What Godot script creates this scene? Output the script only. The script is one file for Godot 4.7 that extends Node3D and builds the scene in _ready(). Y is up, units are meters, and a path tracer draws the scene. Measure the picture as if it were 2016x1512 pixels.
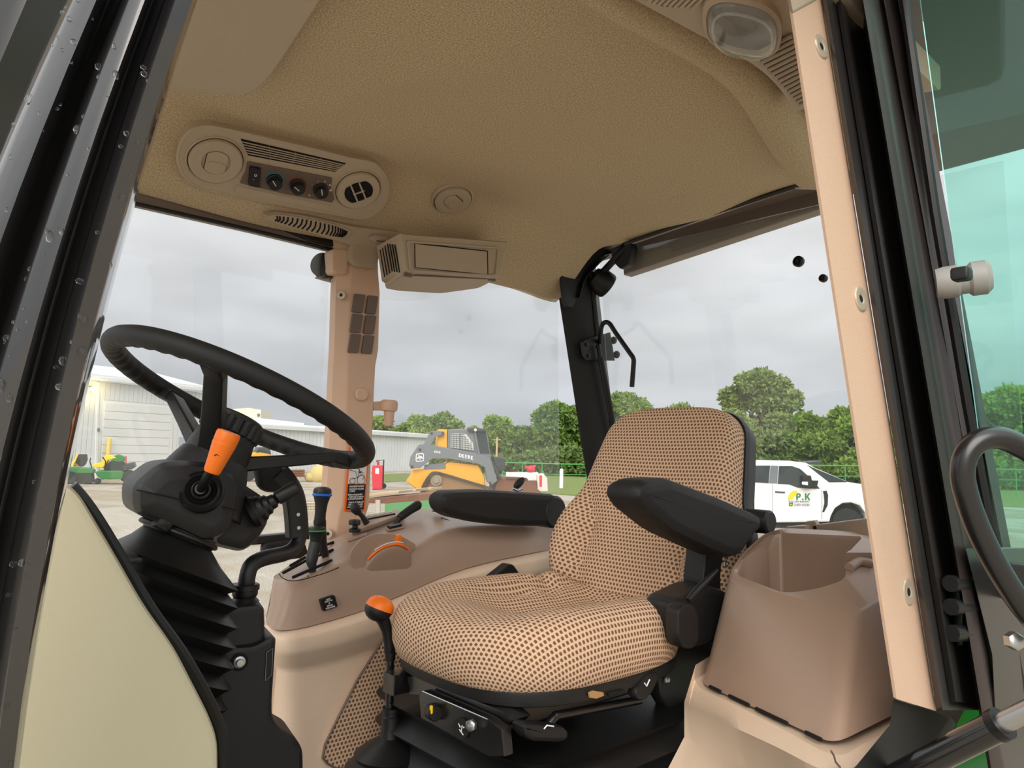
extends Node3D
# A wet tractor seen through its open door, the yard behind it. x runs to the tractor's rear, y up, z to its door side; metres.

class Geo:
	var v := PackedVector3Array()
	var u := PackedVector2Array()
	var flat_from := []
	func tri(a: Vector3, b: Vector3, c: Vector3, ua := Vector2.ZERO, ub := Vector2.ZERO, uc := Vector2.ZERO) -> void:
		if (b - a).cross(c - a).length_squared() < 1e-16:
			return
		v.append(a); v.append(b); v.append(c)
		u.append(ua); u.append(ub); u.append(uc)
	func quad(a: Vector3, b: Vector3, c: Vector3, d: Vector3) -> void:
		tri(a, b, c)
		tri(a, c, d)
	func orient(s: int) -> void:
		var m := Vector3.ZERO
		for i in range(s, v.size()):
			m += v[i]
		m /= maxf(1.0, v.size() - s)
		var vol := 0.0
		for i in range(s, v.size(), 3):
			vol += (v[i] - v[i + 2]).cross(v[i] - v[i + 1]).dot(v[i] - m)
		if vol < 0.0:
			for i in range(s, v.size(), 3):
				var t := v[i]
				v[i] = v[i + 1]
				v[i + 1] = t
				var w := u[i]
				u[i] = u[i + 1]
				u[i + 1] = w
	func cap(ring: Array) -> void:
		var s0 := v.size() / 3
		_cap(ring)
		flat_from.append(Vector2i(s0, v.size() / 3))
	func _cap(ring: Array) -> void:
		var nn := Vector3.ZERO
		for i in ring.size():
			nn += (ring[i] - ring[0]).cross(ring[(i + 1) % ring.size()] - ring[0])
		if nn.length() < 1e-14:
			return
		nn = nn.normalized()
		var ex: Vector3 = nn.cross(Vector3(0.31, 0.82, 0.47)).normalized()
		var ey := nn.cross(ex)
		var flat := PackedVector2Array()
		for p in ring:
			flat.append(Vector2((p - ring[0]).dot(ex), (p - ring[0]).dot(ey)) * 100.0)
		var mid2 := Vector2.ZERO
		for q in flat:
			mid2 += q / flat.size()
		var star := true
		for i in flat.size():
			if (flat[i] - mid2).cross(flat[(i + 1) % flat.size()] - mid2) <= 0.0:
				star = false
		var t := PackedInt32Array() if star else Geometry2D.triangulate_polygon(flat)
		if t.is_empty():
			var m := Vector3.ZERO
			for p in ring:
				m += p
			m /= ring.size()
			for i in ring.size():
				tri(m, ring[i], ring[(i + 1) % ring.size()])
			return
		for i in range(0, t.size(), 3):
			var a: Vector3 = ring[t[i]]
			var b: Vector3 = ring[t[i + 1]]
			var c: Vector3 = ring[t[i + 2]]
			if (b - a).cross(c - a).dot(nn) < 0.0:
				tri(a, c, b)
			else:
				tri(a, b, c)
	# a skin through rings of equal count; caps: 1 first, 2 last, 3 both
	func loft(rings: Array, closed := true, caps := 3, uvs := []) -> Geo:
		var s := v.size()
		var n: int = rings[0].size()
		for i in rings.size() - 1:
			for j in (n if closed else n - 1):
				var k := (j + 1) % n
				var z := Vector2.ZERO
				var a: Vector2 = uvs[i][j] if uvs else z
				var b: Vector2 = uvs[i][k] if uvs else z
				var c: Vector2 = uvs[i + 1][k] if uvs else z
				var d: Vector2 = uvs[i + 1][j] if uvs else z
				tri(rings[i][j], rings[i][k], rings[i + 1][k], a, b, c)
				tri(rings[i][j], rings[i + 1][k], rings[i + 1][j], a, c, d)
		if closed and caps & 1:
			var r: Array = rings[0].duplicate()
			r.reverse()
			cap(r)
		if closed and caps & 2:
			cap(rings[rings.size() - 1])
		orient(s)
		return self
	func lathe(o: Vector3, axis: Vector3, prof: Array, n := 24, ref := Vector3.ZERO, squash := 1.0) -> Geo:
		axis = axis.normalized()
		var ex := (ref if ref != Vector3.ZERO else (Vector3.UP if absf(axis.y) < 0.9 else Vector3.RIGHT))
		ex = (ex - axis * ex.dot(axis)).normalized()
		var ey := axis.cross(ex) * squash
		var rings := []
		for p in prof:
			var ring := []
			for i in n:
				var t := TAU * i / n
				ring.append(o + axis * p[1] + (ex * cos(t) + ey * sin(t)) * p[0])
			rings.append(ring)
		return loft(rings)
	func ell(c: Vector3, b: Basis, n := 16) -> Geo:
		var rings := []
		for i in n / 2 + 1:
			var t := PI * i / (n / 2)
			var ring := []
			for j in n:
				var w := TAU * j / n
				ring.append(c + b * Vector3(sin(t) * cos(w), cos(t), sin(t) * sin(w)))
			rings.append(ring)
		return loft(rings)
	func tube(path: Array, r, n := 10, sub := 0) -> Geo:
		var p: Array = Geo.spl(path, sub) if sub > 0 else path
		var rings := []
		var side := Vector3.ZERO
		for i in p.size():
			var d: Vector3 = (p[mini(i + 1, p.size() - 1)] - p[maxi(i - 1, 0)]).normalized()
			if side == Vector3.ZERO:
				side = d.cross(Vector3.UP if absf(d.y) < 0.9 else Vector3.RIGHT)
			side = (side - d * side.dot(d)).normalized()
			var w := d.cross(side)
			var rr: float = r if r is float else lerpf(r[mini(int(float(i) * (r.size() - 1) / maxi(1, p.size() - 1)), r.size() - 1)], r[mini(int(float(i) * (r.size() - 1) / maxi(1, p.size() - 1)) + 1, r.size() - 1)], fposmod(float(i) * (r.size() - 1) / maxi(1, p.size() - 1), 1.0))
			var ring := []
			for j in n:
				ring.append(p[i] + (side * cos(TAU * j / n) + w * sin(TAU * j / n)) * rr)
			rings.append(ring)
		return loft(rings)
	func sweep(path: Array, prof: Array, up: Vector3, sub := 0, scales := []) -> Geo:
		var p: Array = Geo.spl(path, sub) if sub > 0 else path
		var rings := []
		for i in p.size():
			var d: Vector3 = (p[mini(i + 1, p.size() - 1)] - p[maxi(i - 1, 0)]).normalized()
			var side := d.cross(up).normalized()
			var w := side.cross(d)
			var k := 1.0
			if scales:
				var q := float(i) * (scales.size() - 1) / (p.size() - 1)
				k = lerpf(scales[int(q)], scales[mini(int(q) + 1, scales.size() - 1)], q - int(q))
			var ring := []
			for a in prof:
				ring.append(p[i] + (side * a.x + w * a.y) * k)
			rings.append(ring)
		return loft(rings)
	static func spl(p: Array, sub: int, closed := false) -> Array:
		var out := []
		var n := p.size()
		for i in (n if closed else n - 1):
			var a = p[posmod(i - 1, n)] if closed else p[maxi(i - 1, 0)]
			var b = p[i]
			var c = p[(i + 1) % n]
			var d = p[(i + 2) % n] if closed else p[mini(i + 2, n - 1)]
			for k in sub:
				var t := float(k) / sub
				out.append(0.5 * (2.0 * b + (c - a) * t + (2.0 * a - 5.0 * b + 4.0 * c - d) * t * t + (3.0 * b - a - 3.0 * c + d) * t * t * t))
		if not closed:
			out.append(p[n - 1])
		return out
	static func inset(q: Array, b: float) -> Array:
		var area := 0.0
		for i in q.size():
			area += q[i].cross(q[(i + 1) % q.size()])
		var sgn := 1.0 if area > 0.0 else -1.0
		var out := []
		for i in q.size():
			var e1: Vector2 = (q[i] - q[posmod(i - 1, q.size())]).normalized()
			var e2: Vector2 = (q[(i + 1) % q.size()] - q[i]).normalized()
			var n1 := Vector2(-e1.y, e1.x) * sgn
			var n2 := Vector2(-e2.y, e2.x) * sgn
			out.append(q[i] + (n1 + n2) / maxf(0.35, 1.0 + n1.dot(n2)) * b)
		return out
	static func fillet(q: Array, rad: float, seg: int) -> Array:
		var f := []
		for i in q.size():
			var a: Vector2 = q[posmod(i - 1, q.size())]
			var b: Vector2 = q[i]
			var c: Vector2 = q[(i + 1) % q.size()]
			var r := minf(rad, 0.46 * minf(a.distance_to(b), b.distance_to(c)))
			var s0 := b + (a - b).normalized() * r
			var s1 := b + (c - b).normalized() * r
			for k in seg + 1:
				var t := float(k) / seg
				f.append(s0.lerp(b, t).lerp(b.lerp(s1, t), t))
		return f
	# a plate: the outline pts, carried along ext; bevel rounds its rims, rnd its corners
	func slab(given: Array, ext: Vector3, bevel := 0.0, rnd := 0.0, seg := 3) -> Geo:
		var pts := []
		for i in given.size():
			if given[i].distance_to(given[posmod(i - 1, given.size())]) > 1e-5:
				pts.append(given[i])
		var nn := Vector3.ZERO
		for i in pts.size():
			nn += (pts[i] - pts[0]).cross(pts[(i + 1) % pts.size()] - pts[0])
		nn = nn.normalized()
		var ex: Vector3 = (pts[1] - pts[0]).normalized()
		ex = (ex - nn * ex.dot(nn)).normalized()
		var ey := nn.cross(ex)
		var q := []
		for p in pts:
			q.append(Vector2((p - pts[0]).dot(ex), (p - pts[0]).dot(ey)))
		var L := ext.length()
		var steps := [[0.0, 0.0], [0.0, L]]
		if bevel > 0.0:
			steps = [[bevel, 0.0], [bevel * 0.29, bevel * 0.29], [0.0, bevel], [0.0, L - bevel], [bevel * 0.29, L - bevel * 0.29], [bevel, L]]
		var rings := []
		for st in steps:
			var ring := []
			var o2: Array = Geo.inset(q, st[0]) if st[0] > 0.0 else q
			if rnd > 0.0:
				o2 = Geo.fillet(o2, maxf(rnd - st[0], rnd * 0.2), seg)
			for a in o2:
				ring.append(pts[0] + ex * a.x + ey * a.y + ext / L * st[1])
			rings.append(ring)
		return loft(rings)
	func box(t: Transform3D, size: Vector3, bevel := 0.0, rnd := -1.0) -> Geo:
		var h := size / 2.0
		var p := []
		for c in [[-1, -1], [1, -1], [1, 1], [-1, 1]]:
			p.append(t * Vector3(c[0] * h.x, h.y, c[1] * h.z))
		return slab(p, t.basis * Vector3(0, -size.y, 0), bevel, bevel if rnd < 0.0 else rnd)
	func bx(c: Vector3, size: Vector3, bevel := 0.0, rot := Vector3.ZERO) -> Geo:
		return box(Transform3D(Basis.from_euler(rot), c), size, bevel)
	# a sheet through rows of points, thickened by the vector off (or left open when off is zero)
	func sheet(rows: Array, off := Vector3.ZERO, uvk := 0.0) -> Geo:
		var s := v.size()
		var uvs := []
		if uvk > 0.0:
			for i in rows.size():
				var ru := []
				for j in rows[0].size():
					var pr: Vector2 = ru[j - 1] if j else (uvs[i - 1][0] if i else Vector2.ZERO)
					if j:
						ru.append(pr + Vector2(rows[i][j].distance_to(rows[i][j - 1]) * uvk, 0))
					else:
						ru.append(pr + Vector2(0, rows[i][0].distance_to(rows[i - 1][0]) * uvk) if i else pr)
				uvs.append(ru)
		loft(rows, false, 0, uvs)
		if off == Vector3.ZERO:
			return self
		var back := []
		for r in rows:
			var b := []
			for p in r:
				b.append(p + off)
			back.append(b)
		loft(back, false, 0)
		var rim := []
		var rim2 := []
		var n: int = rows.size()
		var m: int = rows[0].size()
		for ij in Geo.edge(n, m):
			rim.append(rows[ij.x][ij.y])
			rim2.append(back[ij.x][ij.y])
		loft([rim, rim2], true, 0)
		return self
	static func edge(n: int, m: int) -> Array:
		var out := []
		for j in m:
			out.append(Vector2i(0, j))
		for i in range(1, n):
			out.append(Vector2i(i, m - 1))
		for j in range(m - 2, -1, -1):
			out.append(Vector2i(n - 1, j))
		for i in range(n - 2, 0, -1):
			out.append(Vector2i(i, 0))
		return out
	func mesh(crease := 40.0) -> ArrayMesh:
		var fnum := v.size() / 3
		var fn := PackedVector3Array()
		var fa := PackedFloat32Array()
		var at := {}
		for f in fnum:
			var c := (v[f * 3] - v[f * 3 + 2]).cross(v[f * 3] - v[f * 3 + 1])
			fa.append(c.length())
			fn.append(c.normalized())
			for k in 3:
				var key := Vector3i((v[f * 3 + k] * 20000.0).round())
				if at.has(key):
					at[key].append(f)
				else:
					at[key] = [f]
		var nor := PackedVector3Array()
		nor.resize(v.size())
		var cc := cos(deg_to_rad(crease))
		var lone := {}
		for r in flat_from:
			var sum := Vector3.ZERO
			for f in range(r.x, r.y):
				sum += fn[f] * fa[f]
			for f in range(r.x, r.y):
				lone[f] = true
				fn[f] = sum.normalized()
		for f in fnum:
			for k in 3:
				if lone.has(f):
					nor[f * 3 + k] = fn[f]
					continue
				var acc := Vector3.ZERO
				for g in at[Vector3i((v[f * 3 + k] * 20000.0).round())]:
					if fn[f].dot(fn[g]) > cc:
						acc += fn[g] * fa[g]
				nor[f * 3 + k] = acc.normalized() if acc.length_squared() > 0.0 else fn[f]
		var arr := []
		arr.resize(Mesh.ARRAY_MAX)
		arr[Mesh.ARRAY_VERTEX] = v
		arr[Mesh.ARRAY_NORMAL] = nor
		arr[Mesh.ARRAY_TEX_UV] = u
		var am := ArrayMesh.new()
		am.add_surface_from_arrays(Mesh.PRIMITIVE_TRIANGLES, arr)
		return am

var M := {}
var taken := {}
var rng := RandomNumberGenerator.new()

func numbered(called: String) -> String:
	var n: int = taken.get(called, 0)
	taken[called] = n + 1
	return called if n == 0 else "%s_%03d" % [called, n]

func tag(o: Node, label: String, category := "", group := "", kind := "") -> void:
	if label: o.set_meta("label", label)
	if category: o.set_meta("category", category)
	if group: o.set_meta("group", group)
	if kind: o.set_meta("kind", kind)

# a thing at its base; its parts are built in the scene's own coordinates
func thing(called: String, label: String, category: String, at: Vector3, group := "", kind := "") -> Node3D:
	var o := Node3D.new()
	o.name = numbered(called)
	add_child(o)
	o.position = at
	tag(o, label, category, group, kind)
	return o

func where(o: Node) -> Vector3:
	var p := Vector3.ZERO
	while o is Node3D and o != self:
		p += o.position
		o = o.get_parent()
	return p

func part(parent: Node, called: String, g: Geo, m: Material, crease := 40.0) -> MeshInstance3D:
	var o := MeshInstance3D.new()
	o.name = called
	o.mesh = g.mesh(crease)
	o.material_override = m
	parent.add_child(o, true)
	o.position = -where(parent)
	return o

# the same, for a thing that is moved, turned or copied as a whole: built in its own coordinates
func piece(parent: Node, called: String, g: Geo, m: Material, crease := 40.0) -> MeshInstance3D:
	var o := MeshInstance3D.new()
	o.name = called
	o.mesh = g.mesh(crease)
	o.material_override = m
	parent.add_child(o, true)
	return o

func lettering(parent: Node, called: String, s: String, at: Vector3, right: Vector3, up: Vector3, height: float, m: Material, width := 0.0, serif := false) -> MeshInstance3D:
	var t := TextMesh.new()
	var f := SystemFont.new()
	f.font_names = PackedStringArray(["Droid Serif" if serif else "Droid Sans"])
	f.font_weight = 700
	t.font = f
	t.text = s
	t.font_size = 32
	t.pixel_size = height / 23.0
	t.depth = height * 0.04
	t.curve_step = 2.0
	var o := MeshInstance3D.new()
	o.name = called
	o.mesh = t
	o.material_override = m
	parent.add_child(o, true)
	var k := 1.0
	if width > 0.0:
		k = width / maxf(0.0001, t.get_aabb().size.x)
	o.transform = Transform3D(Basis(right.normalized() * k, up.normalized(), right.cross(up).normalized()), at - where(parent))
	return o

func colour(r: int, g: int, b: int) -> Color:
	return Color8(r, g, b)

func mat(called: String, c: Color, rough := 0.5, more := {}) -> StandardMaterial3D:
	var m := StandardMaterial3D.new()
	m.resource_name = called
	m.albedo_color = c
	m.roughness = rough
	for k in more:
		m.set(k, more[k])
	M[called] = m
	return m

func grain_image(size: int, freq: float, octaves: int, sd: int) -> Image:
	var n := FastNoiseLite.new()
	n.seed = sd
	n.frequency = freq
	n.fractal_octaves = octaves
	return n.get_seamless_image(size, size)

func tinted(im: Image, a: Color, b: Color, lo := 0.25, hi := 0.75) -> ImageTexture:
	var out := Image.create(im.get_width(), im.get_height(), false, Image.FORMAT_RGB8)
	for y in im.get_height():
		for x in im.get_width():
			out.set_pixel(x, y, a.lerp(b, clampf((im.get_pixel(x, y).r - lo) / (hi - lo), 0.0, 1.0)))
	return ImageTexture.create_from_image(out)

func relief(im: Image, cm: float, tile: float) -> Dictionary:
	return {"heightmap_enabled": true, "heightmap_texture": ImageTexture.create_from_image(im), "heightmap_scale": cm, "uv1_triplanar": true, "uv1_world_triplanar": true, "uv1_scale": Vector3.ONE / tile}

func _ready() -> void:
	rng.seed = 20
	var cam := Camera3D.new()
	cam.name = "camera"
	cam.fov = 54.8795
	cam.near = 0.02
	cam.far = 600.0
	add_child(cam)
	cam.transform = Transform3D(Basis(Vector3(0.741080, 0.027795, 0.670842), Vector3(-0.084316, 0.995086, 0.051914), Vector3(-0.666102, -0.095035, 0.739781)), Vector3(-0.439, 1.75, 1.085))
	var env := Environment.new()
	env.background_mode = Environment.BG_SKY
	env.tonemap_mode = Environment.TONE_MAPPER_LINEAR
	env.tonemap_exposure = 1.0
	env.sdfgi_enabled = true
	env.ssao_enabled = true
	env.ssil_enabled = true
	var sky := Sky.new()
	var sm := PanoramaSkyMaterial.new()
	sm.panorama = overcast()
	sky.sky_material = sm
	env.sky = sky
	env.ambient_light_source = Environment.AMBIENT_SOURCE_SKY
	var we := WorldEnvironment.new()
	we.name = "world"
	we.environment = env
	add_child(we)
	# the sun stands high behind the photographer, its light spread wide by the cloud
	var sun := DirectionalLight3D.new()
	sun.name = "veiled_sun"
	sun.light_energy = 0.9
	sun.light_color = Color(1.0, 0.97, 0.93)
	sun.light_angular_distance = 50.0
	sun.shadow_enabled = true
	add_child(sun)
	sun.look_at_from_position(Vector3(-0.8, 0.62, 0.66) * 10.0, Vector3.ZERO)
	materials()
	ground()
	cab_shell()
	headliner_fittings()
	near_pillars()
	far_pillars()
	steering()
	console_far()
	seat()
	console_near()
	small_levers()
	background()

# an even cloud deck: dimmer low down, brighter overhead, softly mottled
func overcast() -> ImageTexture:
	var w := 1024
	var h := 512
	var im := Image.create(w, h, false, Image.FORMAT_RGBF)
	var n := FastNoiseLite.new()
	n.seed = 4
	n.frequency = 1.0
	n.fractal_octaves = 4
	for y in h:
		var el := PI / 2.0 - PI * (y + 0.5) / h
		var up := maxf(sin(el), 0.0)
		var base := SKY_LOW + SKY_RISE * pow(up, 1.0)
		var tint := Color(0.93, 0.985, 1.06).lerp(Color(0.985, 1.0, 1.015), clampf(up * 3.2, 0.0, 1.0))
		for x in w:
			var az := TAU * x / w
			var d := Vector3(cos(el) * cos(az), sin(el) * 3.2, cos(el) * sin(az))
			var k := n.get_noise_3dv(d * 1.7) * 0.30 + n.get_noise_3dv(d * 5.0 + Vector3(7, 0, 3)) * 0.13
			var l := base * (1.0 + k)
			im.set_pixel(x, y, Color(tint.r * l, tint.g * l, tint.b * l))
	return ImageTexture.create_from_image(im)

const SKY_LOW := 0.56
const SKY_RISE := 1.25

func materials() -> void:
	var fine := grain_image(256, 0.05, 3, 3)
	var felt := grain_image(512, 0.12, 3, 5)
	var leather := relief(fine, 0.03, 0.03)
	mat("headliner felt", Color.WHITE, 0.95, relief(felt, 0.012, 0.26).merged({"albedo_texture": tinted(felt, colour(172, 151, 119), colour(220, 201, 169))}))
	mat("roof trim", colour(188, 171, 149), 0.55, leather)
	mat("post trim", colour(218, 184, 158), 0.5, leather)
	mat("dark taupe", colour(112, 96, 86), 0.5, leather)
	mat("console brown", colour(166, 141, 123), 0.36, relief(fine, 0.012, 0.02))
	mat("side beige", colour(232, 207, 182), 0.5, leather)
	mat("cowl olive", colour(196, 189, 160), 0.45, relief(fine, 0.008, 0.02))
	mat("black plastic", colour(26, 26, 27), 0.45, relief(fine, 0.02, 0.02))
	mat("black soft", colour(20, 20, 21), 0.6, relief(fine, 0.03, 0.02))
	mat("black rubber", colour(16, 16, 17), 0.42)
	mat("black paint", colour(17, 16, 17), 0.22, {"clearcoat_enabled": true, "clearcoat": 1.0, "clearcoat_roughness": 0.12})
	mat("dull black", colour(14, 15, 15), 0.5)
	mat("wet black", colour(26, 25, 26), 0.3, {"metallic_specular": 0.7, "clearcoat_enabled": true, "clearcoat": 1.0, "clearcoat_roughness": 0.06})
	mat("jamb black", colour(44, 41, 40), 0.35, {"metallic_specular": 0.7})
	mat("frame brown", colour(122, 106, 95), 0.45)
	mat("satin black", colour(22, 21, 22), 0.3, {"clearcoat_enabled": true, "clearcoat": 0.6, "clearcoat_roughness": 0.25})
	mat("orange", colour(250, 122, 20), 0.4)
	mat("yellow", colour(250, 205, 20), 0.4)
	mat("steel", colour(190, 190, 190), 0.3, {"metallic": 0.9})
	mat("washer", colour(196, 180, 160), 0.35, {"metallic": 0.35})
	mat("blue ring", colour(35, 105, 210), 0.4)
	mat("green ring", colour(60, 170, 75), 0.4)
	mat("white print", colour(240, 240, 240), 0.6)
	mat("red print", colour(150, 30, 24), 0.6)
	mat("teal print", colour(30, 140, 160), 0.6)
	mat("decal black", colour(14, 14, 15), 0.5)
	mat("decal orange", colour(240, 105, 25), 0.5)
	mat("decal white", colour(225, 225, 222), 0.5)
	mat("hollow", colour(8, 8, 8), 0.9)
	mat("glass", Color(0.9, 0.97, 0.95, 0.05), 0.02, {"transparency": BaseMaterial3D.TRANSPARENCY_ALPHA})
	mat("green glass", Color(0.72, 0.95, 0.89, 0.0), 0.02, {"refraction_enabled": true, "refraction_scale": 0.05})
	mat("lens", Color(0.93, 0.95, 0.94, 0.1), 0.08, {"transparency": BaseMaterial3D.TRANSPARENCY_ALPHA})
	mat("water", Color(1, 1, 1, 0.0), 0.02, {"refraction_enabled": true, "refraction_scale": 0.033})
	mat("tractor green", colour(32, 120, 40), 0.3, {"clearcoat_enabled": true, "clearcoat": 1.0, "clearcoat_roughness": 0.1})
	mat("headlamp bowl", colour(112, 106, 96), 0.3, {"metallic": 0.7})
	# woven seat cloth: tan ground, rows of brown tufts set like bricks, each a little sunk
	var cl := Image.create(128, 128, false, Image.FORMAT_RGB8)
	var ch := Image.create(128, 128, false, Image.FORMAT_RGB8)
	var wn := FastNoiseLite.new()
	wn.frequency = 0.09
	for y in 128:
		for x in 128:
			var row := y / 64
			var cx := fposmod(x + (32 if row else 0), 64.0) - 32.0
			var cy := fposmod(float(y), 64.0) - 32.0
			var d := pow(pow(absf(cx) / 18.5, 4.0) + pow(absf(cy) / 20.0, 4.0), 0.25)
			var dark := clampf((1.12 - d) / 0.3, 0.0, 1.0)
			var th := 0.5 + 0.5 * sin(x * TAU / 8.0) * (0.6 if dark < 0.5 else 0.2)
			var c := colour(222, 187, 154).lerp(colour(242, 210, 178), th).lerp(colour(128, 88, 66), dark)
			c = c.lerp(Color.BLACK, 0.09 * (wn.get_noise_2d(x * 3.0, y * 3.0) + 0.4))
			cl.set_pixel(x, y, c)
			var hh := 0.75 + 0.15 * th - 0.6 * dark
			ch.set_pixel(x, y, Color(hh, hh, hh))
	mat("seat cloth", Color.WHITE, 0.95, {"albedo_texture": ImageTexture.create_from_image(cl), "heightmap_enabled": true, "heightmap_texture": ImageTexture.create_from_image(ch), "heightmap_scale": 0.1})
	var gn := grain_image(1024, 0.11, 4, 9)
	var gb := grain_image(512, 0.012, 3, 12)
	mat("gravel", Color.WHITE, 0.95, {"albedo_texture": tinted(gn, colour(166, 157, 140), colour(240, 233, 218), 0.3, 0.72), "heightmap_enabled": true, "heightmap_texture": ImageTexture.create_from_image(gn), "heightmap_scale": 4.0, "uv1_triplanar": true, "uv1_world_triplanar": true, "uv1_scale": Vector3.ONE / 2.6, "detail_enabled": true, "detail_blend_mode": BaseMaterial3D.BLEND_MODE_MUL, "detail_albedo": tinted(gb, colour(228, 219, 205), colour(255, 255, 255), 0.3, 0.65), "detail_uv_layer": BaseMaterial3D.DETAIL_UV_2, "uv2_triplanar": true, "uv2_world_triplanar": true, "uv2_scale": Vector3.ONE / 17.0})
	mat("grass", Color.WHITE, 0.95, {"albedo_texture": tinted(gn, colour(62, 84, 30), colour(150, 158, 84), 0.3, 0.7), "uv1_triplanar": true, "uv1_world_triplanar": true, "uv1_scale": Vector3.ONE / 5.0})

func ground() -> void:
	var g := Geo.new()
	g.bx(Vector3(40, -0.25, -30), Vector3(360, 0.5, 360), 0.0)
	var o := part(self, "ground", g, M["gravel"])
	tag(o, "pale gravel yard strewn with small stones", "ground", "", "structure")

static func ss(a: float, b: float, x: float) -> float:
	return smoothstep(0.0, 1.0, clampf((x - a) / (b - a), 0.0, 1.0))

func roof_line(x: float, z: float) -> float:
	var y := 2.465 - 0.165 * ss(-0.46, -0.71, z) - 0.035 * ss(1.1, 1.33, x) * ss(0.4, -0.4, z)
	var zr := 0.385 + 0.08 * ss(0.45, 0.95, x)
	var d := z - zr
	y -= 0.012 * exp(-d * d / 0.0011) - 0.012 * exp(-(d + 0.075) * (d + 0.075) / 0.0016)
	y -= 0.05 * ss(0.05, 0.11, d)
	y -= 0.012 * exp(-pow((x - 0.30 - 0.3 * (z + 0.1)) / 0.05, 2.0)) * ss(-0.42, -0.2, z) * ss(0.36, 0.1, z)
	y += 0.005 * sin(x * 9.0 + z * 6.0) + 0.004 * sin(z * 17.0 - x * 5.0) * ss(-0.6, -0.3, z)
	y -= 0.03 * exp(-(pow((x - 1.12) / 0.16, 2.0) + pow((z + 0.6) / 0.1, 2.0)))
	y += 0.012 * exp(-(pow((x - 0.55) / 0.05, 2.0) + pow((z - 0.1) / 0.05, 2.0)))
	return y

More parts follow.
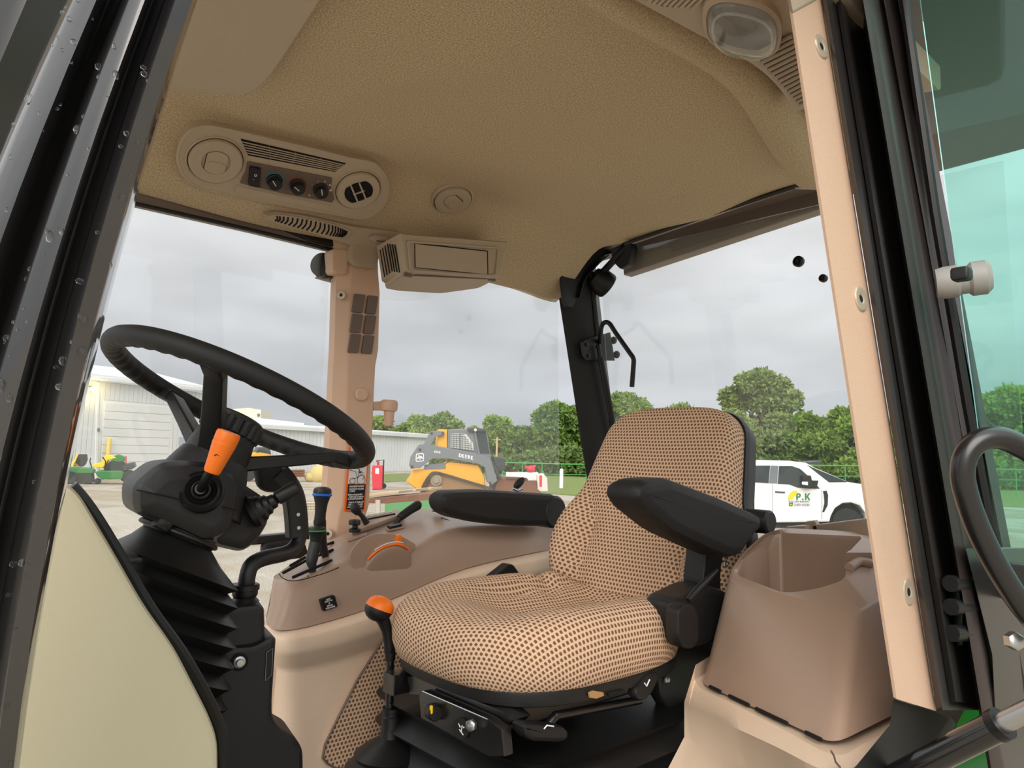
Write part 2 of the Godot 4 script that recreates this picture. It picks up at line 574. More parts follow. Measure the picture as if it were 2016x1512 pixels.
func cab_shell() -> void:
	# outer roof, headliner
	var roof := Geo.new()
	roof.bx(Vector3(0.42, 2.585, 0), Vector3(2.5, 0.12, 1.66), 0.04)
	var rf := part(self, "ceiling", roof, M["satin black"])
	tag(rf, "roof of the tractor cab with felt headliner beneath", "roof", "", "structure")
	var rows := []
	for i in 72:
		var x := -0.78 + i * 2.12 / 71.0
		var r := []
		for j in 50:
			var z := -0.68 + j * 1.18 / 49.0
			r.append(Vector3(x, roof_line(x, z), z))
		rows.append(r)
	var hl := Geo.new()
	hl.sheet(rows, Vector3(0, 0.012, 0))
	tag(part(rf, "headliner", hl, M["headliner felt"]), "tan felt headliner")
	tag(part(rf, "headliner_roll", Geo.new().tube([Vector3(0.2227, 2.447, 0.3799), Vector3(0.3832, 2.447, 0.3843), Vector3(0.5217, 2.447, 0.3987), Vector3(0.6496, 2.447, 0.4069), Vector3(0.762, 2.447, 0.3989), Vector3(0.9004, 2.447, 0.3666), Vector3(1.045, 2.447, 0.3313), Vector3(1.2142, 2.447, 0.2927)], [0.026, 0.027, 0.029, 0.032, 0.038, 0.044, 0.05, 0.052], 20, 5), M["headliner felt"]), "padded felt roll")
	var lip := Geo.new()
	lip.slab([Vector3(1.5, 2.5031, -0.5281), Vector3(1.5, 2.5361, 0.1912), Vector3(1.5, 2.4461, 0.19), Vector3(1.5, 2.3738, -0.5146)], Vector3(0.05, 0, 0), 0.006)
	lip.slab([Vector3(1.36, 2.5, -0.7), Vector3(1.56, 2.46, -0.7), Vector3(1.56, 2.5, 0.75), Vector3(1.36, 2.54, 0.75)], Vector3(0, 0.04, 0))
	part(rf, "overhang", lip, M["frame brown"])
	# floor and the lower walls round it
	var fl := part(self, "floor", Geo.new().bx(Vector3(0.35, 0.99, 0), Vector3(2.2, 0.06, 1.3), 0.0), M["black rubber"])
	tag(fl, "black rubber mat on the cab floor", "floor", "", "structure")
	var wr := part(self, "wall_rear", Geo.new().bx(Vector3(1.58, 1.16, 0), Vector3(0.06, 0.4, 1.2), 0.01), M["dark taupe"])
	tag(wr, "low taupe panel below the rear window", "wall", "", "structure")
	# panes
	var pn := [[[Vector3(-0.75, 1.1, -0.74), Vector3(0.5, 1.1, -0.74), Vector3(0.5, 2.31, -0.7), Vector3(-0.75, 2.31, -0.7)], Vector3(0, 0, -0.005), "clear pane of the far cab door behind steering wheel"],
		[[Vector3(0.57, 1.3, -0.735), Vector3(1.4, 1.3, -0.68), Vector3(1.33, 2.33, -0.66), Vector3(0.57, 2.33, -0.7)], Vector3(0, 0, -0.005), "clear quarter pane between beige post and black rear post"],
		[[Vector3(1.58, 1.36, -0.58), Vector3(1.58, 1.36, 0.62), Vector3(1.45, 2.44, 0.62), Vector3(1.45, 2.44, -0.58)], Vector3(0.005, 0, 0), "clear rear pane behind the seat"]]
	for i in 3:
		var w := part(self, "window_%d" % (i + 1), Geo.new().slab(pn[i][0], pn[i][1]), M["glass"])
		tag(w, pn[i][2], "window", "", "structure")
	# top bar of the far door
	var bar := Geo.new()
	bar.slab([Vector3(-0.0641, 2.3162, -0.69), Vector3(0.3102, 2.3288, -0.69), Vector3(0.5069, 2.3057, -0.69), Vector3(0.4974, 2.2855, -0.69), Vector3(0.2798, 2.289, -0.69), Vector3(-0.062, 2.2882, -0.69)], Vector3(0, 0, -0.04), 0.004)
	var tb := part(self, "trim_1", bar, M["frame brown"])
	tag(tb, "brown bar along the top of far door", "door frame", "", "structure")
	part(tb, "seal", Geo.new().tube([Vector3(-0.063, 2.2855, -0.685), Vector3(0.2779, 2.2862, -0.685), Vector3(0.4948, 2.2826, -0.685)], 0.005, 8), M["black rubber"])
	part(tb, "seal", Geo.new().slab([Vector3(0.2891, 2.3228, -0.68), Vector3(0.4672, 2.3269, -0.68), Vector3(0.5444, 2.3062, -0.68), Vector3(0.5452, 2.2922, -0.68), Vector3(0.4283, 2.2922, -0.68), Vector3(0.3001, 2.3137, -0.68)], Vector3(0, 0, -0.02), 0.003), M["black rubber"])
	# bottom rail of the far door
	var rail := Geo.new()
	rail.slab([Vector3(0.3378, 1.5327, -0.7), Vector3(0.4795, 1.5382, -0.7), Vector3(0.4807, 1.5174, -0.7), Vector3(0.3391, 1.5117, -0.7)], Vector3(0, 0, -0.03), 0.004)
	rail.slab([Vector3(-0.0488, 1.5317, -0.72), Vector3(0.3465, 1.5302, -0.72), Vector3(0.3478, 1.509, -0.72), Vector3(-0.0475, 1.5135, -0.72)], Vector3(0, 0, -0.03), 0.004)
	var rb := part(self, "trim_2", rail, M["black plastic"])
	tag(rb, "black rail low across the far door", "door frame", "", "structure")
	var lk := Geo.new().slab([Vector3(0.3511, 1.5182, -0.69), Vector3(0.4612, 1.5221, -0.69), Vector3(0.481, 1.4722, -0.69), Vector3(0.4095, 1.4697, -0.69), Vector3(0.3591, 1.4735, -0.69)], Vector3(0, 0, -0.03), 0.008, 0.02)
	var lo := part(rb, "latch", lk, M["black plastic"])
	part(lo, "bolt", Geo.new().lathe(Vector3(0.3841, 1.4991, -0.688), Vector3(0, 0, 1), [[0, -0.004], [0.009, -0.004], [0.009, 0.003], [0.005, 0.005], [0, 0.005]], 12), M["black rubber"])
	# rear header rail
	var hr := Geo.new()
	hr.slab([Vector3(1.33, 2.4443, -0.3583), Vector3(1.33, 2.4986, 0.0522), Vector3(1.33, 2.4749, 0.1435), Vector3(1.33, 2.4623, 0.166), Vector3(1.33, 2.4195, -0.3559)], Vector3(0.03, 0, 0), 0.003)
	var ho := part(self, "trim_3", hr, M["frame brown"])
	tag(ho, "taupe header rail above the rear window", "trim", "", "structure")
	part(ho, "seal", Geo.new().tube([Vector3(1.33, 2.4174, -0.37), Vector3(1.33, 2.4442, -0.0263), Vector3(1.33, 2.4632, 0.25)], 0.006, 8), M["black rubber"])
	part(ho, "gusset", Geo.new().slab([Vector3(1.325, 2.4923, 0.049), Vector3(1.325, 2.5037, 0.0867), Vector3(1.325, 2.5058, 0.1364), Vector3(1.325, 2.5056, 0.1966), Vector3(1.325, 2.46, 0.2909), Vector3(1.325, 2.438, 0.2906), Vector3(1.325, 2.4405, 0.2403), Vector3(1.325, 2.4613, 0.1644)], Vector3(0.02, 0, 0), 0.003), M["satin black"])
	part(ho, "bolt", Geo.new().lathe(Vector3(1.324, 2.4937, 0.1998), Vector3(-1, 0, 0), [[0, -0.002], [0.007, -0.002], [0.006, 0.003], [0, 0.003]], 12), M["washer"])

func up_on(n: Vector3, along: Vector3) -> Basis:
	var x := (along - n * along.dot(n)).normalized()
	return Basis(x, n.cross(x), n)

# a round air outlet: bezel, groove, flap disc split by a curved line
func outlet(parent: Node, c: Vector3, n: Vector3, r: float, open: bool, turn: float) -> void:
	var b := up_on(n, Vector3(1, 0, 0))
	b = Basis(n, turn) * b
	part(parent, "bezel", Geo.new().lathe(c, n, [[r * 1.02, -0.004], [r * 1.02, 0.002], [r * 0.99, 0.004], [r * 0.95, 0.002], [r * 0.95, -0.006]], 40), M["roof trim"])
	var face := part(parent, "outlet", Geo.new().lathe(c, n, [[r * 0.92, -0.008], [r * 0.92, 0.005], [r * 0.88, 0.009], [r * 0.8, 0.010], [r * 0.5, 0.009]] + ([[r * 0.49, -0.012], [0, -0.012]] if open else [[r * 0.49, 0.006], [0, 0.006]]), 40), M["roof trim"])
	var gap := Geo.new()
	gap.lathe(c + n * 0.0002, n, [[r * 0.955, -0.004], [r * 0.955, 0.0012], [r * 0.915, 0.0012], [r * 0.915, -0.004]], 40)
	part(face, "gap", gap, M["hollow"])
	var oval := func(k: float) -> Array:
		var q := []
		for i in 32:
			var t := TAU * i / 32
			var p := Vector2(cos(t) * r * 0.5 * k, sin(t) * r * 0.5 * k)
			p.x = clampf(p.x, -r * 0.37 * k, r * 0.37 * k)
			q.append(p)
		return q
	if open:
		var hole := []
		for p in oval.call(1.2):
			hole.append(c + n * 0.0105 + b.x * p.x + b.y * p.y)
		part(face, "duct", Geo.new().slab(hole, -n * 0.004), M["hollow"])
		for s in [-0.16, 0.2]:
			part(face, "vane", Geo.new().box(Transform3D(b, c + n * 0.011 + b.y * r * s), Vector3(r * 0.92, r * 0.07, 0.008), 0.001), M["roof trim"])
		part(face, "vane", Geo.new().box(Transform3D(b, c + n * 0.0115), Vector3(r * 0.05, r * 0.5, 0.004), 0.0005), M["roof trim"])
	else:
		var rim := []
		for p in oval.call(1.0):
			rim.append(c + n * 0.0085 + b.x * p.x + b.y * p.y)
		part(face, "groove", Geo.new().slab(rim, -n * 0.003), M["hollow"])
		for h in 2:
			var q := []
			for p in oval.call(0.965):
				var bend: float = 0.12 * r - 0.1 * r * pow(p.x / (r * 0.36), 2.0) - 0.07 * r
				if h == 0:
					q.append(Vector2(p.x, maxf(p.y, bend + r * 0.012)))
				else:
					q.append(Vector2(p.x, minf(p.y, bend - r * 0.012)))
			var w := []
			for p in q:
				w.append(c + n * (0.0105 if h == 0 else 0.0095) + b.x * p.x + b.y * p.y)
			part(face, "flap", Geo.new().slab(w, -n * 0.003), M["roof trim"])

func along_line(a: Vector3, b: Vector3, t: float) -> Vector3:
	return a.lerp(b, t)

func headliner_fittings() -> void:
	var n := Vector3(0, -0.82, 0.573)
	# climate panel over the far door
	var hv := thing("climate_control_panel", "beige climate control panel with knobs and two round air outlets on the headliner", "control panel", Vector3(0.277, 2.4015, -0.5407))
	var rim := [Vector3(0.0513, 2.3814, -0.5695), Vector3(0.0473, 2.4029, -0.5388), Vector3(0.0555, 2.4226, -0.5106), Vector3(0.0805, 2.4344, -0.4937), Vector3(0.1117, 2.4383, -0.4881), Vector3(0.2044, 2.4439, -0.4801), Vector3(0.3106, 2.4496, -0.4719), Vector3(0.4132, 2.454, -0.4656), Vector3(0.4659, 2.4579, -0.46), Vector3(0.5034, 2.449, -0.4728), Vector3(0.5371, 2.4309, -0.4986), Vector3(0.556, 2.4049, -0.5358), Vector3(0.5526, 2.3808, -0.5703), Vector3(0.5257, 2.3635, -0.5951), Vector3(0.4625, 2.359, -0.6015), Vector3(0.3138, 2.3508, -0.6132), Vector3(0.1762, 2.3456, -0.6207), Vector3(0.12, 2.3443, -0.6226), Vector3(0.0837, 2.3534, -0.6096), Vector3(0.0647, 2.3662, -0.5912)]
	var ring: Array = Geo.spl(rim, 4, true)
	var rimg := Geo.new()
	var deep := []
	for p in ring:
		deep.append(p - n * 0.03)
	rimg.slab(deep, n * 0.042, 0.004)
	part(hv, "faceplate", rimg, M["roof trim"])
	var bead := ring.duplicate()
	bead.append(ring[0])
	var bd := Geo.new()
	var off := []
	for p in bead:
		off.append(p + n * 0.009)
	bd.tube(off, 0.004, 8)
	part(hv, "faceplate_rim", bd, M["roof trim"])
	outlet(hv, Vector3(0.1256, 2.3923, -0.5539) + n * 0.012, n, 0.062, false, 0.15)
	outlet(hv, Vector3(0.4686, 2.4105, -0.5278) + n * 0.012, n, 0.060, true, 2.35)
	# slotted return grille
	var ga := [Vector3(0.1553, 2.4338, -0.4945), Vector3(0.405, 2.446, -0.4771), Vector3(0.3905, 2.4276, -0.5034), Vector3(0.1851, 2.4133, -0.5239)]
	var gr := part(hv, "grille", Geo.new().slab([ga[0] + n * 0.0125, ga[1] + n * 0.0125, ga[2] + n * 0.0125, ga[3] + n * 0.0125], -n * 0.002), M["hollow"])
	for i in 5:
		var t := (i + 1) / 6.0
		var a: Vector3 = ga[0].lerp(ga[3], t)
		var b: Vector3 = ga[1].lerp(ga[2], t)
		part(gr, "slat", Geo.new().tube([a + n * 0.0135, b + n * 0.0135], 0.0014, 6), M["roof trim"])
	for i in 3:
		var t := (i + 1) / 4.0
		part(gr, "bar", Geo.new().tube([ga[0].lerp(ga[1], t) + n * 0.0125, ga[3].lerp(ga[2], t) + n * 0.0125], 0.001, 6), M["dark taupe"])
	# dark dial plate
	var dp := []
	for p in [Vector3(0.1894, 2.4049, -0.5358), Vector3(0.3919, 2.4178, -0.5174), Vector3(0.4009, 2.4019, -0.5402), Vector3(0.4232, 2.3852, -0.564), Vector3(0.4251, 2.3778, -0.5746), Vector3(0.3057, 2.3709, -0.5845), Vector3(0.1949, 2.3689, -0.5874), Vector3(0.1942, 2.3775, -0.575), Vector3(0.1951, 2.389, -0.5586)]:
		dp.append(p + n * 0.0145)
	var plate := part(hv, "dial_plate", Geo.new().slab(dp, -n * 0.003, 0.001, 0.004), M["dark taupe"])
	var px := Vector3(1, 0, 0)
	var upv := Vector3(0, 0.573, 0.82)
	var kc := [Vector3(0.264, 2.3882, -0.5598), Vector3(0.3199, 2.3904, -0.5566), Vector3(0.3781, 2.3945, -0.5507)]
	var turn := [0.75, 0.45, 1.05]
	var ringm := ["teal print", "red print", ""]
	for i in 3:
		var c: Vector3 = kc[i] + n * 0.0145
		var k := part(hv, "knob", Geo.new().lathe(c, n, [[0.0185, 0], [0.0185, 0.004], [0.0165, 0.006], [0.0158, 0.018], [0.0145, 0.0195], [0, 0.0195]], 28), M["black plastic"])
		var d: Vector3 = Basis(n, 0.0) * (-px * cos(turn[i]) + upv * sin(turn[i]))
		part(k, "pointer", Geo.new().tube([c + n * 0.0196 + d * 0.015, c + n * 0.0196 - d * 0.002], 0.0011, 6), M["white print"])
		if ringm[i]:
			var arc := []
			for j in 15:
				var t := lerpf(-0.4, 3.0, j / 14.0)
				arc.append(c + n * 0.0006 + (px * cos(t) + upv * sin(t)) * 0.0215)
			part(k, "dial_arc", Geo.new().tube(arc, 0.0016 if i == 0 else 0.0008, 6), M[ringm[i]])
		else:
			for j in 5:
				var t := lerpf(2.9, 0.2, j / 4.0)
				part(k, "speed_dot", Geo.new().lathe(c + (px * cos(t) + upv * sin(t)) * 0.0255, n, [[0, 0], [0.0008 + j * 0.0005, 0], [0.0008 + j * 0.0005, 0.0005], [0, 0.0005]], 10), M["white print"])
	lettering(plate, "fan_symbol", "+", Vector3(0.3594, 2.3805, -0.5708) + n * 0.016, px, upv, 0.008, M["white print"])
	var sw := []
	for p in [Vector3(0.1975, 2.3998, -0.5431), Vector3(0.2226, 2.4016, -0.5405), Vector3(0.2394, 2.3716, -0.5836), Vector3(0.213, 2.3708, -0.5847)]:
		sw.append(p + n * 0.0205)
	var so := part(hv, "rocker_switch", Geo.new().slab(sw, -n * 0.008, 0.002, 0.004), M["black plastic"])
	lettering(so, "switch_print", "O\n-", Vector3(0.217, 2.3866, -0.5621) + n * 0.021, px, upv, 0.007, M["white print"])
	part(hv, "finger_scoop", Geo.new().sweep([Vector3(0.1919, 2.3585, -0.6022) + n * 0.012, Vector3(0.4242, 2.3669, -0.5903) + n * 0.012], [Vector2(-0.012, 0), Vector2(-0.008, 0.004), Vector2(0.008, 0.004), Vector2(0.012, 0)], n), M["roof trim"])
	# plastic corner strip with a louvred outlet below it, over the far post
	var n2 := Vector3(0, -0.55, 0.83)
	var strip := thing("corner_vent_trim", "beige corner trim with bean shaped louvre where headliner meets far door", "trim panel", Vector3(0.4101, 2.3157, -0.625))
	part(strip, "trim_body", Geo.new().slab([Vector3(0.2744, 2.3091, -0.6294), Vector3(0.2987, 2.3242, -0.6194), Vector3(0.3756, 2.3327, -0.6138), Vector3(0.5188, 2.3354, -0.612), Vector3(0.6553, 2.3492, -0.6028), Vector3(0.6556, 2.3215, -0.6212), Vector3(0.6281, 2.2755, -0.6517), Vector3(0.5452, 2.2756, -0.6516), Vector3(0.523, 2.2913, -0.6412), Vector3(0.4467, 2.2959, -0.6381), Vector3(0.3338, 2.3001, -0.6353)], -n2 * 0.05, 0.006, 0.012), M["roof trim"])
	var beanpts: Array = Geo.spl([Vector3(0.2831, 2.3098, -0.6289), Vector3(0.3062, 2.3213, -0.6213), Vector3(0.3773, 2.3284, -0.6166), Vector3(0.4613, 2.3308, -0.615), Vector3(0.5083, 2.3248, -0.619), Vector3(0.5058, 2.3099, -0.6289), Vector3(0.4778, 2.302, -0.6341), Vector3(0.388, 2.3008, -0.6349), Vector3(0.3134, 2.3016, -0.6344)], 4, true)
	var q := []
	for p in beanpts:
		q.append(p + n2 * 0.004)
	var bean := part(strip, "louvre", Geo.new().slab(q, -n2 * 0.008, 0.002), M["roof trim"])
	for i in 21:
		var t := i / 20.0
		var top: Vector3 = Geo.spl([Vector3(0.3061, 2.318, -0.6235), Vector3(0.3785, 2.3253, -0.6187), Vector3(0.4555, 2.3272, -0.6174), Vector3(0.4973, 2.3226, -0.6204)], 20)[int(t * 60)]
		var bot: Vector3 = Geo.spl([Vector3(0.305, 2.3066, -0.631), Vector3(0.3732, 2.3035, -0.6331), Vector3(0.4579, 2.3041, -0.6327), Vector3(0.4887, 2.3077, -0.6303)], 20)[int(t * 60)]
		var md := (top + bot) / 2.0 + Vector3(0.004, 0, 0)
		part(bean, "slot", Geo.new().tube([top + n2 * 0.0042, md + n2 * 0.0042, bot + n2 * 0.0042], 0.0022, 6, 3), M["hollow"])
	var hk := thing("coat_hook", "beige moulded coat hook above the far beige post", "hook", Vector3(0.5918, 2.3255, -0.6186))
	part(hk, "hook_body", Geo.new().slab([Vector3(0.5594, 2.3204, -0.6219), Vector3(0.5736, 2.3305, -0.6152), Vector3(0.6161, 2.3352, -0.6121), Vector3(0.6334, 2.3298, -0.6157), Vector3(0.6262, 2.3209, -0.6216), Vector3(0.578, 2.3141, -0.6261)], n2 * 0.014, 0.006, 0.01), M["roof trim"])
	part(hk, "hook_mouth", Geo.new().slab([Vector3(0.5812, 2.3209, -0.6216) + n2 * 0.015, Vector3(0.6175, 2.3255, -0.6185) + n2 * 0.015, Vector3(0.6162, 2.3215, -0.6212) + n2 * 0.015, Vector3(0.5857, 2.3181, -0.6235) + n2 * 0.015], -n2 * 0.004, 0.001), M["dark taupe"])
	# small round outlet
	var sn := Vector3(-0.05, -0.9, 0.43).normalized()
	var sv := thing("ceiling_air_outlet", "small round closed air outlet on the felt headliner", "air vent", Vector3(0.7497, 2.442, -0.5))
	outlet(sv, Vector3(0.7497, 2.442, -0.5), sn, 0.055, false, 1.2)
	part(sv, "collar", Geo.new().lathe(Vector3(0.7497, 2.442, -0.5), sn, [[0.03, -0.03], [0.060, -0.02], [0.060, -0.002], [0.056, 0.001], [0.05, -0.004]], 36), M["roof trim"])
	# hanging box
	var bxt := thing("overhead_console_box", "beige overhead console box with a flat lid and louvred end", "storage box", Vector3(0.7413, 2.2035, -0.5))
	var fr: Array = [Vector3(0.5743, 2.3027, -0.48), Vector3(0.5959, 2.2104, -0.48), Vector3(0.6054, 2.2069, -0.48), Vector3(0.8951, 2.2452, -0.48), Vector3(0.91, 2.2538, -0.48), Vector3(0.9409, 2.3612, -0.48)]
	var bk := []
	for p in fr:
		bk.append(Vector3(lerpf(p.x, 0.75, 0.06), p.y - 0.005, -0.61))
	var fr2 := []
	for p in fr:
		fr2.append(p + Vector3(0, 0, -0.012))
	var body := Geo.new()
	var fin := []
	var mid := Vector3.ZERO
	for p in fr:
		mid += p / 6.0
	for p in fr:
		fin.append(p.lerp(mid, 0.05) + Vector3(0, 0, 0.004))
	body.loft([fin, fr, fr2, bk])
	part(bxt, "body", body, M["roof trim"])
	var bot := Geo.new()
	bot.slab([Vector3(0.5973, 2.2096, -0.482), Vector3(0.91, 2.2512, -0.482), Vector3(0.90, 2.235, -0.56), Vector3(0.80, 2.2, -0.61), Vector3(0.66, 2.185, -0.61), Vector3(0.60, 2.19, -0.6)], Vector3(0, 0.02, 0), 0.008, 0.02)
	part(bxt, "underside", bot, M["roof trim"])
	part(bxt, "frame", Geo.new().tube([Vector3(0.5929, 2.2843, -0.474), Vector3(0.6039, 2.2175, -0.474), Vector3(0.6151, 2.213, -0.474), Vector3(0.8766, 2.2481, -0.474), Vector3(0.8914, 2.2553, -0.474), Vector3(0.8981, 2.3256, -0.474), Vector3(0.8922, 2.3317, -0.474), Vector3(0.5929, 2.2843, -0.474)], 0.0035, 8), M["roof trim"])
	part(bxt, "lid", Geo.new().slab([Vector3(0.6144, 2.283, -0.471), Vector3(0.8546, 2.313, -0.471), Vector3(0.859, 2.2487, -0.471), Vector3(0.6189, 2.2225, -0.471)], Vector3(0, 0, -0.01), 0.0015), M["roof trim"])
	part(bxt, "lid_gap", Geo.new().slab([Vector3(0.6136, 2.286, -0.4735), Vector3(0.8593, 2.3167, -0.4735), Vector3(0.864, 2.2479, -0.4735), Vector3(0.6183, 2.2215, -0.4735)], Vector3(0, 0, -0.003)), M["hollow"])
	for i in 3:
		part(bxt, "rib", Geo.new().tube([Vector3(0.632, 2.206 + 0.001 * i, -0.490 - 0.006 * i), Vector3(0.885, 2.243 + 0.001 * i, -0.490 - 0.006 * i)], 0.0018, 6), M["dark taupe"])
	for e in [[0.61, 2.203], [0.893, 2.243]]:
		part(bxt, "foot", Geo.new().bx(Vector3(e[0], e[1], -0.493), Vector3(0.022, 0.008, 0.012), 0.002), M["dark taupe"])
	for i in 7:
		var t := i / 6.0
		var a := Vector3(0.5785, 2.29 - 0.003 * absf(i - 3), -0.512 - t * 0.07)
		part(bxt, "slot", Geo.new().slab([a + Vector3(0, 0, 0.002), a + Vector3(0, 0, -0.0015), a + Vector3(0.018, -0.07, -0.0015), a + Vector3(0.018, -0.07, 0.002)], Vector3(-0.0015, 0, 0)), M["hollow"])
	# smooth panel set into the headliner towards the windscreen
	var vp := thing("roof_panel", "smooth beige flat panel set in felt headliner beside the wet door post", "panel", Vector3(0.0, 2.44, -0.1))
	part(vp, "panel_board", Geo.new().slab(Geo.spl([Vector3(-0.0489, 2.435, -0.4133), Vector3(0.0274, 2.435, -0.3562), Vector3(0.0735, 2.435, -0.3213), Vector3(0.0921, 2.435, -0.288), Vector3(0.0952, 2.435, -0.2185), Vector3(0.0761, 2.435, -0.0829), Vector3(0.0493, 2.435, 0.081), Vector3(0.0284, 2.435, 0.206)], 5) + [Vector3(-0.1, 2.435, 0.34), Vector3(-0.7, 2.435, 0.3), Vector3(-0.7, 2.435, -0.4)], Vector3(0, 0.02, 0), 0.004), M["roof trim"])
	# near-side roof strip with lamp and louvres
	var ns := thing("roof_edge_trim", "beige roof edge trim with ribbed louvres beside the dome lamp", "trim panel", Vector3(0.5, 2.4, 0.55))
	var edge: Array = Geo.spl([Vector3(0.2111, 2.4, 0.432), Vector3(0.3431, 2.4, 0.4468), Vector3(0.4784, 2.4, 0.4605), Vector3(0.6229, 2.4, 0.4748), Vector3(0.7335, 2.4, 0.465), Vector3(0.826, 2.4, 0.443)], 4)
	part(ns, "trim_body", Geo.new().slab(edge + [Vector3(0.93, 2.4, 0.66), Vector3(-0.6, 2.4, 0.66), Vector3(-0.6, 2.4, 0.43)], Vector3(0, 0.05, 0), 0.006), M["roof trim"])
	var lv: Array = [Vector3(0.5859, 2.397, 0.4979), Vector3(0.585, 2.397, 0.5482), Vector3(0.6313, 2.397, 0.5742), Vector3(0.8313, 2.397, 0.4888), Vector3(0.7967, 2.397, 0.4676), Vector3(0.6863, 2.397, 0.4855)]
	var l1 := part(ns, "louvre", Geo.new().slab(lv, Vector3(0, 0.006, 0), 0.001, 0.01), M["dark taupe"])
	for i in 15:
		var t := i / 14.0
		var a: Vector3 = (Vector3(0.5881, 2.396, 0.4984)).lerp(Vector3(0.8003, 2.396, 0.4687), t)
		var b: Vector3 = (Vector3(0.5814, 2.396, 0.5666)).lerp(Vector3(0.7813, 2.396, 0.5217), t)
		part(l1, "slat", Geo.new().tube([a, b], 0.0034, 8), M["roof trim"])
	var l2 := part(ns, "louvre", Geo.new().slab([Vector3(0.3117, 2.397, 0.4703), Vector3(0.3826, 2.397, 0.4688), Vector3(0.4053, 2.397, 0.4878), Vector3(0.4177, 2.397, 0.5236), Vector3(0.363, 2.397, 0.5655)], Vector3(0, 0.006, 0), 0.001, 0.01), M["dark taupe"])
	for i in 9:
		var t := i / 8.0
		var a: Vector3 = (Vector3(0.3598, 2.396, 0.4637)).lerp(Vector3(0.4163, 2.396, 0.4992), t)
		var b: Vector3 = (Vector3(0.345, 2.396, 0.5052)).lerp(Vector3(0.3941, 2.396, 0.5534), t)
		part(l2, "slat", Geo.new().tube([a, b], 0.003, 8), M["roof trim"])
	var lamp := thing("dome_lamp", "oval clear dome lamp in the roof edge trim", "lamp", Vector3(0.4959, 2.39, 0.5332))
	var lc := Vector3(0.5052, 2.398, 0.5277)
	var lx: Vector3 = (Vector3(0.5633, 2.398, 0.5515) - Vector3(0.4591, 2.398, 0.4966)) / 2.0
	var ly: Vector3 = (Vector3(0.5695, 2.398, 0.4896) - Vector3(0.4503, 2.398, 0.5602)) / 2.0
	var oval := func(k: float, dy: float) -> Array:
		var r := []
		for i in 36:
			var t := TAU * i / 36.0
			r.append(lc + lx * signf(cos(t)) * pow(absf(cos(t)), 0.75) * k + ly * signf(sin(t)) * pow(absf(sin(t)), 0.75) * k + Vector3(0, dy, 0))
		return r
	part(lamp, "bezel", Geo.new().loft([oval.call(1.14, 0.002), oval.call(1.12, -0.008), oval.call(1.02, -0.012), oval.call(0.98, -0.006), oval.call(0.96, 0.0)], true, 0), M["roof trim"])
	part(lamp, "reflector", Geo.new().loft([oval.call(0.97, -0.001), oval.call(0.8, 0.001), oval.call(0.01, 0.002)], true, 2), M["headlamp bowl"])
	part(lamp, "lens", Geo.new().loft([oval.call(1.0, -0.006), oval.call(0.96, -0.016), oval.call(0.8, -0.022), oval.call(0.5, -0.027), oval.call(0.01, -0.028)], true, 2), M["lens"])
	part(lamp, "lens_rim", Geo.new().tube(oval.call(0.84, -0.021) + [oval.call(0.84, -0.021)[0]], 0.0022, 6), M["lens"])

func stretch(a: Array, b: Array, k: float) -> Array:
	var out := []
	for i in a.size():
		out.append(a[i] + (a[i] - b[i]) * k)
	return out

# a washer with a dark hole, as on the beige posts
func washer(parent: Node, c: Vector3, n: Vector3, r: float) -> void:
	var w := part(parent, "washer", Geo.new().lathe(c, n, [[r, -0.004], [r, 0.0015], [r * 0.9, 0.003], [r * 0.45, 0.0032], [r * 0.3, 0.0015], [r * 0.26, -0.003]], 28), M["washer"])
	part(w, "screw_hole", Geo.new().lathe(c, n, [[0, -0.002], [r * 0.3, -0.002], [r * 0.3, 0.0018], [0, 0.0018]], 16), M["hollow"])

